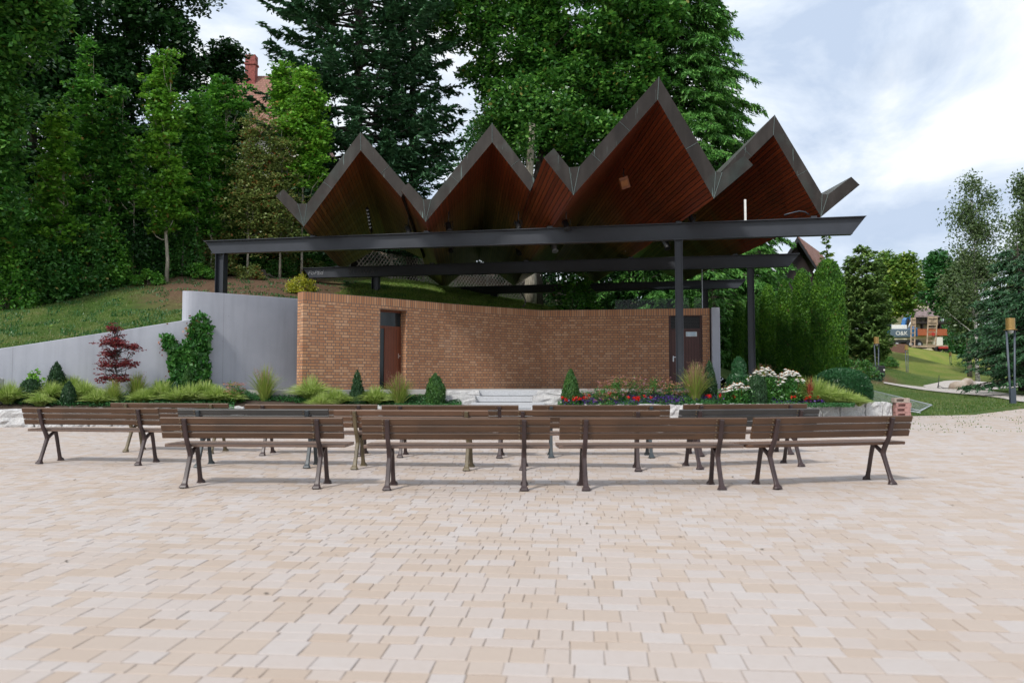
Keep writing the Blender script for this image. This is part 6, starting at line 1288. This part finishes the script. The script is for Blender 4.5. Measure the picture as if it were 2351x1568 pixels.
for i, (u, Y, lb) in enumerate(((2322, 31.4, 'near twin post lamp with gold perforated shade at the right edge'), (2013, 55.5, 'twin post lamp with a black box at its foot, right of the thuja row'), (2082, 78, 'twin post lamp at the foot of the embankment by the path tip'), (2182, 105, 'farthest twin post lamp, below the trailer'))):
    b = TB(u, Y); make_lamp(b-[0, 0, .03], lb, rz=.15*i)
b = TB(2018, 55.0); t_ = thing('utility_box', 'black service box standing at the foot of a park lamp', 'box', b)
box_obj('pedestal', (b[0]-.08, b[1], b[2]+.3), (.42, .3, .75), M['plastic_dark'], t_, bevel=.02); box_obj('cabinet', (b[0], b[1], b[2]+.95), (.62, .4, .78), M['plastic_dark'], t_, bevel=.03); MB().cyl((b[0]+.24, b[1]-.21, b[2]+1.05), .06, .02, 12, 0, axis='Y').build('round_badge', M['white'], t_)
# boulders
def boulder(u, Y, sx, sy, sz, seed, label):
    b = TB(u, Y); rng = np.random.default_rng(seed); t_ = MB(); n, m = 18, 10; V = []
    for i in range(m+1):
        ph = i/m*PI/2*1.1-.15
        for j_ in range(n):
            th = j_/n*2*PI; d = np.array([math.cos(th)*math.cos(ph), math.sin(th)*math.cos(ph), math.sin(ph)]); k = 1+.35*mnoise.noise((d[0]*1.3+seed, d[1]*1.3, d[2]*1.3))+.12*mnoise.noise((d[0]*4+seed, d[1]*4, d[2]*4)); V.append(b+d*k*[sx, sy, sz])
    t_.add(V, [[i*n+j_, i*n+(j_+1) % n, (i+1)*n+(j_+1) % n, (i+1)*n+j_] for i in range(m) for j_ in range(n)], 0, True); o = t_.build('boulder', M['boulder']); return tag(o, label, 'boulder')
boulder(2217, 53, .95, .8, .85, 3, 'big rounded brown boulder on the grass island by the path'); boulder(2228, 49.5, .68, .4, .22, 8, 'low flat stone in front of the big boulder')
# kick scooters
def scooter(u, Y, rz, label, lying=False):
    b = TB(u, Y)+[0, 0, .1]; t_ = thing('kick_scooter', label, 'scooter', b, rz); mb = MB(); mb.box((0, 0, .13), (.12, .62, .04)); mb.build('deck', M['black'], t_, False)
    MB().tube([(0, .36, .12), (0, .30, 1.02)], .02, 8).build('steering_column', M['plastic_dark'], t_, False); MB().tube([(-.24, .30, 1.02), (.24, .30, 1.02)], .018, 8).build('handlebar', M['black'], t_, False)
    for y in (.38, -.36): MB().cyl((0, y, .1), .10, .045, 16, 0, axis='X').build('wheel', M['black'], t_, False)
    if lying: t_.rotation_euler = (0, math.radians(72), rz)
    return t_
scooter(2166, 56, 1.1, 'black kick scooter standing on the path left of the big boulder'); scooter(2186, 55, 1.9, 'black kick scooter lying behind the big boulder', True)
# hollow concrete blocks in a stack
def hblock(c, mt, label, rz, seed):
    t_ = thing('hollow_block', label, 'concrete block', c, rz, 'hollow blocks stacked beside the granite wall'); me = bpy.data.meshes.new('block_body')
    w_, d_, h_ = .43, .24, .135; mb = MB(); mb.box((0, d_/2-.03, h_/2), (w_, .06, h_)); mb.box((-w_/2+.06, -.03, h_/2), (.12, d_-.06, h_)); mb.box((w_/2-.055, -.03, h_/2), (.11, d_-.06, h_)) if False else None
    mb = MB()
    # front face with an oval recess: frame of four pieces and a set-back plate
    hw, hh = .10, .036; cx = -.05
    mb.box(((-w_/2+cx-hw)/2, 0, h_/2), (cx-hw+w_/2, d_, h_)); mb.box(((w_/2+cx+hw)/2, 0, h_/2), (w_/2-cx-hw, d_, h_)); mb.box((cx, 0, (h_/2-hh)/2), (2*hw, d_-.003, h_/2-hh)); mb.box((cx, 0, h_-(h_/2-hh)/2), (2*hw, d_-.003, h_/2-hh)); mb.box((cx, .03, h_/2), (2*hw, d_-.1, 2*hh))
    o = mb.build('block_body', mt, t_, False); bev(o, .006); return t_
pk = simple('pink_cast_concrete', L(.36, .2, .18), .9, var=.18, nscale=12, bump=.4); gy = simple('grey_brown_cast_concrete', L(.34, .28, .24), .9, var=.18, nscale=12, bump=.4)
bx0 = PG(2070, 957); bx0[2] = .335
for i in range(4):
    hblock((bx0[0]+(-.025 if i == 3 else .008*i*(-1)**i), bx0[1], bx0[2]+.138*i), gy if i == 3 else pk, ('pink hollow block at the bottom of the stack', 'pink hollow block second from the bottom of the stack', 'pink hollow block third from the bottom of the stack', 'grey brown hollow block on top of the stack')[i], .02*(-1)**i-.05, i)
# site fence panel lying on the grass
t_ = thing('mesh_fence_panel', 'galvanised mesh site fence panel lying on the grass behind the block stack', 'fence panel', PT(2060, 935)); q = [PT(1992, 916), PT(2003, 912.5), PT(2139, 936), PT(2112, 946)]
def onr(u, v, z=.07): p = PT(u, v, 21); return p+[0, 0, z]
C4 = [onr(1980, 921), onr(2004, 909.5, .28), onr(2139, 936.5, .10), onr(2112, 948, .05)]
for a, b in ((0, 1), (1, 2), (2, 3), (3, 0)): MB().tube([C4[a], C4[b]], .021, 8).build('frame_tube', M['galv'], t_)
mb = MB()
for k in range(1, 34): mb.tube([lerp(C4[0], C4[3], k/34), lerp(C4[1], C4[2], k/34)], .0028, 3, 0, False, False)
for k in range(1, 12): mb.tube([lerp(C4[0], C4[1], k/12), lerp(C4[3], C4[2], k/12)], .0028, 3, 0, False, False)
mb.build('wire_mesh', M['galv'], t_); MB().tube([lerp(C4[0], C4[3], .62), lerp(C4[1], C4[2], .72)], .016, 6).build('brace', M['galv'], t_)
MB().tube([onr(2030, 938, .04), onr(2112, 951, .04)], .022, 8).build('loose_tube', M['galv'], t_)
# standing granite slab at the left edge
p = P(-2, 860, 19.6); o = MB(); rough_block(o, (p[0]-.1, p[1], .95), (.3, .3, 1.0), 9, .1, .012, 0, 6); o = o.build('standing_stone', M['granite']); tag(o, 'upright granite stone at the left edge of the bed', 'stone')
# ------------------------------------------------------------------ houses
t = NT('red_clay_roof_tiles'); uv = t.coords('UV'); bk = t.n.new('ShaderNodeTexBrick'); t.link(uv, bk.inputs['Vector']); bk.inputs['Scale'].default_value = 1; bk.inputs['Brick Width'].default_value = .22; bk.inputs['Row Height'].default_value = .3; bk.inputs['Mortar Size'].default_value = .018
bk.inputs['Color1'].default_value = L(.22, .08, .055); bk.inputs['Color2'].default_value = L(.32, .15, .11); bk.inputs['Mortar'].default_value = L(.14, .05, .035)
t.principled(t.mix(t.math('MULTIPLY', t.noise(uv, .8, 4), .4), bk.outputs[0], L(.25, .18, .14)), .8, 0, t.bump(t.math('SUBTRACT', 1.0, bk.outputs['Fac']), .5, .03)); M['tiles'] = t.m
M['dark_tiles'] = simple('grey_brown_roof_tiles', L(.2, .15, .15), .8, var=.25, nscale=3)
M['plaster'] = simple('cream_plaster', L(.62, .55, .40), .8, var=.06); M['plaster_w'] = simple('white_plaster', L(.65, .63, .57), .8, var=.06); M['timber'] = simple('dark_timber', L(.018, .011, .010), .7); M['balcony'] = simple('orange_brown_balcony_boards', L(.32, .085, .03), .6, var=.2, nscale=8)
M['brick_red'] = simple('red_chimney_brick', L(.26, .07, .06), .85, var=.3, nscale=8)
def gable(mb, c, w_, d_, ze, zr, ov=.5, mat=0, th=.18, axis='x'):
    """roof with ridge along x (w_) or along y"""
    x, y = c; 
    for s in (-1, 1):
        if axis == 'x': q = [(x-w_/2-ov, y+s*(d_/2+ov), ze-ov*(zr-ze)/(d_/2)), (x+w_/2+ov, y+s*(d_/2+ov), ze-ov*(zr-ze)/(d_/2)), (x+w_/2+ov, y, zr), (x-w_/2-ov, y, zr)]; wl_ = w_
        else: q = [(x+s*(w_/2+ov), y-d_/2-ov, ze-ov*(zr-ze)/(w_/2)), (x+s*(w_/2+ov), y+d_/2+ov, ze-ov*(zr-ze)/(w_/2)), (x, y+d_/2+ov, zr), (x, y-d_/2-ov, zr)]; wl_ = d_
        q = np.array(q); L1 = np.linalg.norm(q[1]-q[0]); L2 = np.linalg.norm(q[3]-q[0]); V = np.vstack([q, q-[0, 0, th]])
        mb.add(V, [[0, 1, 2, 3], [7, 6, 5, 4], [0, 4, 5, 1], [1, 5, 6, 2], [2, 6, 7, 3], [3, 7, 4, 0]], mat, False, [[0, 0], [L1, 0], [L1, L2], [0, L2]]*2)
# house 1: hipped tiled roof with chimney between the trees
Y = 58; pc = P(585, 200, Y); zr = zat(158, Y); ze = zat(300, Y); gz = tz(pc[0], Y)
t_ = thing('tiled_house', 'house with steep red tiled roof and brick chimney showing between the trees', 'house', (pc[0], Y, gz)); w_ = xr(230, Y)
mb = MB(); x0, x1 = P(470, 300, Y)[0], P(720, 300, Y)[0]; y0, y1 = Y, Y+10; r0, r1 = P(527, 170, Y+4)[0], P(665, 170, Y+4)[0]; zr0, zr1 = zat(163, Y+5), zat(163, Y+5)
V = np.array([[x0, y0, ze], [x1, y0, ze], [x1, y1, ze], [x0, y1, ze], [r0, Y+5, zr0], [r1, Y+5, zr1]]); sl2 = np.linalg.norm(V[4]-V[0])
mb.add(V[[0, 1, 5, 4]], [[0, 1, 2, 3]], 0, False, [[0, 0], [x1-x0, 0], [r1-x0, sl2], [r0-x0, sl2]]); mb.add(V[[2, 3, 4, 5]], [[0, 1, 2, 3]], 0, False, [[0, 0], [x1-x0, 0], [r1-x0, sl2], [r0-x0, sl2]]); mb.add(V[[3, 0, 4]], [[0, 1, 2]], 0, False, [[0, 0], [10, 0], [5, sl2]]); mb.add(V[[1, 2, 5]], [[0, 1, 2]], 0, False, [[0, 0], [10, 0], [5, sl2]])
rf = mb.build('roof', M['tiles'], t_); mb = MB(); mb.box(((x0+x1)/2, Y+5, (gz+ze)/2), (x1-x0-1.2, 8.8, ze-gz)); mb.build('wall', M['plaster_w'], t_)
cx0, cz = P(567, 150, Y+3.5), 0; ch = MB(); ch.box((cx0[0], Y+4.6, zat(150, Y+3.5)), (.80, .7, 3.2)); ch.box((cx0[0], Y+4.6, zat(124, Y+3.5)), (.95, .85, .14)); cho = ch.build('chimney', M['brick_red'], t_); 
ch = MB()
for dx in (-.2, .2): ch.cyl((cx0[0]+dx, Y+4.6, zat(118, Y+3.5)), .15, .45, 10, 0)
ch.box((cx0[0], Y+4.6, zat(112, Y+3.5)), (.8, .6, .07)); ch.build('chimney_cap', M['black'], t_)
# house 2: dark gable with red tiles right of the roof
Y = 60; pa = P(1843, 600, Y); gz = tz(pa[0], Y); t_ = thing('gabled_house', 'dark timbered gable with red tiled roof peeking out right of the stage roof', 'house', (pa[0], Y, gz)); mb = MB()
xg, zg = P(1829, 545, Y)[0], zat(541, Y); q = np.array([(xg, Y-.2, zg), (P(1881, 620, Y)[0], Y-.2, zat(622, Y)), (P(1881, 620, Y)[0]+5, Y+8, zat(622, Y)), (xg+5, Y+8, zg)])
mb.add(np.vstack([q, q-[0, 0, .25]]), [[3, 2, 1, 0], [4, 5, 6, 7], [0, 1, 5, 4], [1, 2, 6, 5], [2, 3, 7, 6], [3, 0, 4, 7]], 0, False, [[0, 0], [0, 4], [8, 4], [8, 0]]*2)
q = np.array([(xg, Y-.2, zg), (P(1784, 620, Y)[0], Y-.2, zat(622, Y)), (P(1784, 620, Y)[0]+5, Y+8, zat(622, Y)), (xg+5, Y+8, zg)]); mb.add(np.vstack([q, q-[0, 0, .25]]), [[0, 1, 2, 3], [7, 6, 5, 4], [0, 4, 5, 1], [1, 5, 6, 2], [2, 6, 7, 3], [3, 7, 4, 0]], 1, False, [[0, 0], [0, 4], [8, 4], [8, 0]]*2)
mb.build('roof', [M['tiles'], M['timber']], t_); mb = MB(); ww = P(1873, 620, Y)[0]-xg; mb.prism([(xg-ww, Y+.6), (xg+ww, Y+.6), (xg+ww+4.2, Y+7.6), (xg-ww+4.2, Y+7.6)], gz-1, zat(622, Y)); mb.add([[xg-ww, Y+.6, zat(622, Y)], [xg+ww, Y+.6, zat(622, Y)], [xg, Y+.6, zg-.5]], [[0, 1, 2]]); mb.build('wall', M['timber'], t_)
mb = MB()
for s, uu in ((1, 1879), (-1, 1779)): a, b = np.array([xg, Y-.25, zg-.1]), np.array([P(uu, 620, Y)[0], Y-.25, zat(620, Y)-.1]); d = np.array([0, 0, -.35]); mb.add([a, b, b+d, a+d, a+[0, .1, 0], b+[0, .1, 0], b+d+[0, .1, 0], a+d+[0, .1, 0]], [[0, 1, 2, 3], [7, 6, 5, 4], [0, 4, 5, 1], [1, 5, 6, 2], [2, 6, 7, 3], [3, 7, 4, 0]])
mb.build('bargeboards', M['black'], t_)
# house 3: distant chalet with balconies
Y = 150; kx = lambda u: (u-CU)/FPX*Y; zz = lambda v: zat(v, Y); gz = zz(820); t_ = thing('chalet', 'distant cream chalet with dark upper balcony and orange brown lower balcony', 'house', (kx(2130), Y, gz))
xl, xrr = kx(2085), kx(2166); mb = MB(); mb.box(((xl+xrr)/2, Y+5, (zz(700)+gz)/2), (xrr-xl, 9, zz(700)-gz)); mb.build('wall', M['plaster'], t_)
mb = MB(); gable(mb, ((xl+xrr)/2-1, Y+5), xrr-xl+2, 10, zz(712), zz(652), 1.2, 0, .25, 'x'); mb.build('roof', M['dark_tiles'], t_)
def balc(v0, v1, mat, name):
    mb = MB(); mb.box(((xl+xrr)/2, Y-.9, (zz(v0)+zz(v1))/2), (xrr-xl+.6, .12, zz(v0)-zz(v1))); mb.box(((xl+xrr)/2, Y-.3, zz(v1)), (xrr-xl+.6, 1.6, .16)); mb.build(name, mat, t_)
balc(756, 770, M['balcony'], 'lower_balcony'); mb = MB(); mb.box(((xl+xrr)/2, Y-.95, zz(731)), (xrr-xl+2, .12, .2)); mb.box(((xl+xrr)/2, Y-.95, zz(741)), (xrr-xl+2, .12, .25)); mb.box(((xl+xrr)/2, Y-.3, zz(743)), (xrr-xl+2, 1.6, .2))
for k in range(26): mb.box((xl-.8+k*(xrr-xl+1.6)/25, Y-.95, zz(736)), (.09, .08, .8))
for k in range(4): mb.box((xl+(xrr-xl)*(k+.5)/4, Y-.5, zz(750)), (.16, .9, .9), 0)
mb.build('upper_balcony', M['timber'], t_)
for (u, v0, v1, w2) in ((2142, 745, 757, 12), (2158, 745, 757, 8), (2140, 722, 731, 9), (2112, 722, 731, 8)):
    wd = MB(); wd.box((kx(u), Y+.46, (zz(v0)+zz(v1))/2), (xr(w2, Y), .1, zz(v0)-zz(v1))); wo_ = wd.build('window', M['timber'], t_); wd = MB(); wd.box((kx(u), Y+.40, (zz(v0)+zz(v1))/2), (xr(w2, Y)-.3, .04, zz(v0)-zz(v1)-.25)); wd.build('pane', M['glass_dark'], wo_)
for u in (2096, 2104, 2120, 2132): box_obj('timber_post', (kx(u), Y+.44, zz(725)), (.22, .12, 2.0), M['timber'], t_)
box_obj('garage_door', (kx(2118), Y+.43, zz(784)), (xr(45, Y), .1, xr(9, Y)), simple('tan_garage_door', L(.32, .24, .15), .7), t_); box_obj('garage_wall', (kx(2150), Y-.5, zz(788)), (xr(14, Y), 1.6, xr(26, Y)), M['plaster_w'], t_)
# excavator on the embankment
Y = 136; kx = lambda u: (u-CU)/FPX*Y; zz = lambda v: zat(v, Y)
bl = simple('blue_machine_paint', L(.03, .14, .34), .4, var=.08); gb = simple('grey_blue_machine_paint', L(.09, .13, .17), .5, var=.1); rub = simple('tyre_rubber', L(.02, .02, .02), .8)
cx_ = kx(2072); gz = zz(799); t_ = thing('wheeled_excavator', 'blue and grey wheeled excavator parked on top of the embankment', 'excavator', (cx_, Y, gz))
box_obj('counterweight', (kx(2066), Y, zz(766)), (xr(56, Y), 2.4, xr(20, Y)), gb, t_, bevel=.15); box_obj('engine_cover', (kx(2058), Y+.1, zz(752)), (xr(40, Y), 2.2, xr(10, Y)), M['white'], t_, bevel=.1); box_obj('body_side', (kx(2092), Y-.2, zz(764)), (xr(13, Y), 2.6, xr(20, Y)), bl, t_, bevel=.1)
text_obj('lettering', 'O&K', .98, M['white'], t_, (kx(2049.5), Y-1.24, zz(770.5)), PI/2, 0, .02)
cab = MB(); cab.box((kx(2034), Y, zz(748)), (xr(16, Y), 2.0, xr(34, Y))); cab.build('cab', bl, t_); box_obj('cab_window', (kx(2034), Y-1.02, zz(744)), (xr(11, Y), .05, xr(16, Y)), M['glass_dark'], t_)
box_obj('chassis', (kx(2080), Y, zz(784)), (xr(50, Y), 2.0, xr(7, Y)), M['plastic_dark'], t_, bevel=.05)
for u in (2083, 2103, 2052):
    for dy in (-1.05, 1.05):
        w1 = MB().cyl((kx(u), Y+dy, gz+.58), .60, .42, 20, 0, axis='Y').build('wheel', rub, t_); MB().cyl((kx(u), Y+dy-.22*(1 if dy < 0 else -1)*1.0, gz+.58), .28, .06, 14, 0, axis='Y').build('rim', M['galv'], w1)
mb = MB(); pa_ = [np.array([kx(u), Y+.2, zz(v)]) for u, v in ((2076, 757), (2080, 735), (2089, 722))]; mb.tube(pa_, [.45, .42, .30], 4, 0, False); mb.tube([np.array([kx(u), Y+.2, zz(v)]) for u, v in ((2089, 724), (2101, 740), (2098, 756))], [.3, .28, .22], 4, 0, False); mb.build('digging_arm', bl, t_)
mb = MB(); mb.tube([np.array([kx(u), Y-.2, zz(v)]) for u, v in ((2086, 752), (2095, 734))], .13, 8); mb.build('hydraulic_ram', M['white'], t_)
# low loader trailer with raised ramps
Y = 132; kx = lambda u: (u-CU)/FPX*Y; zz = lambda v: zat(v, Y); rt = simple('rusty_cream_paint', L(.34, .25, .18), .8, var=.3, nscale=2); rd = simple('red_machine_paint', L(.4, .03, .025), .6)
t_ = thing('low_loader_trailer', 'pale low loader trailer with raised ramps on top of the embankment', 'trailer', (kx(2140), Y, zz(806)))
box_obj('deck', (kx(2135), Y, zz(796)), (xr(68, Y), 2.3, xr(5, Y)), rt, t_); box_obj('rear_frame', (kx(2156), Y-.3, zz(799)), (xr(20, Y), 2.4, xr(4, Y)), rd, t_); box_obj('drawbar', (kx(2112), Y, zz(799)), (xr(26, Y), 1.2, xr(3, Y)), M['plastic_dark'], t_)
for u in (2143, 2149, 2164): MB().cyl((kx(u), Y-1.05, zz(802)), .42, .3, 16, 0, axis='Y').build('wheel', rub, t_)
for dy, us in ((-1.1, (2131, 2136, 127, 0)), (1.1, (2104, 2107, 0, 0))):
    mb = MB(); a, b = np.array([kx(us[0]), Y+dy, zz(793)]), np.array([kx(us[1]), Y+dy, zz(729)]); wr = .72 if dy < 0 else .32
    for dx in (-wr, wr): mb.tube([a+[dx, 0, 0], b+[dx, 0, 0]], .12, 4, 0, False)
    for k in range(7): p = lerp(a, b, k/6.5); mb.box(p, (wr*2, .12, .13))
    p = lerp(a, b, .86); mb.box(p, (wr*2+.2, .12, 1.5)); mb.build('loading_ramp', rt, t_)
box_obj('warning_board', (kx(2134), Y-1.35, zz(768)), (.5, .05, .5), rd, t_, rot=np.array(Matrix.Rotation(.7, 3, 'Y')))
# low wall on top of the embankment, far grey path
a, b = PT(2030, 806, 90, 160), PT(2082, 806, 90, 160); Y = 124; mb = MB(); x0, x1 = (2026-CU)/FPX*Y, (2081-CU)/FPX*Y; mb.box(((x0+x1)/2, Y, zat(800, Y)), (x1-x0, .3, 1.4)); tag(mb.build('low_wall', simple('brown_wall_boards', L(.16, .08, .06), .8)), 'low brown retaining wall below the excavator', 'wall')
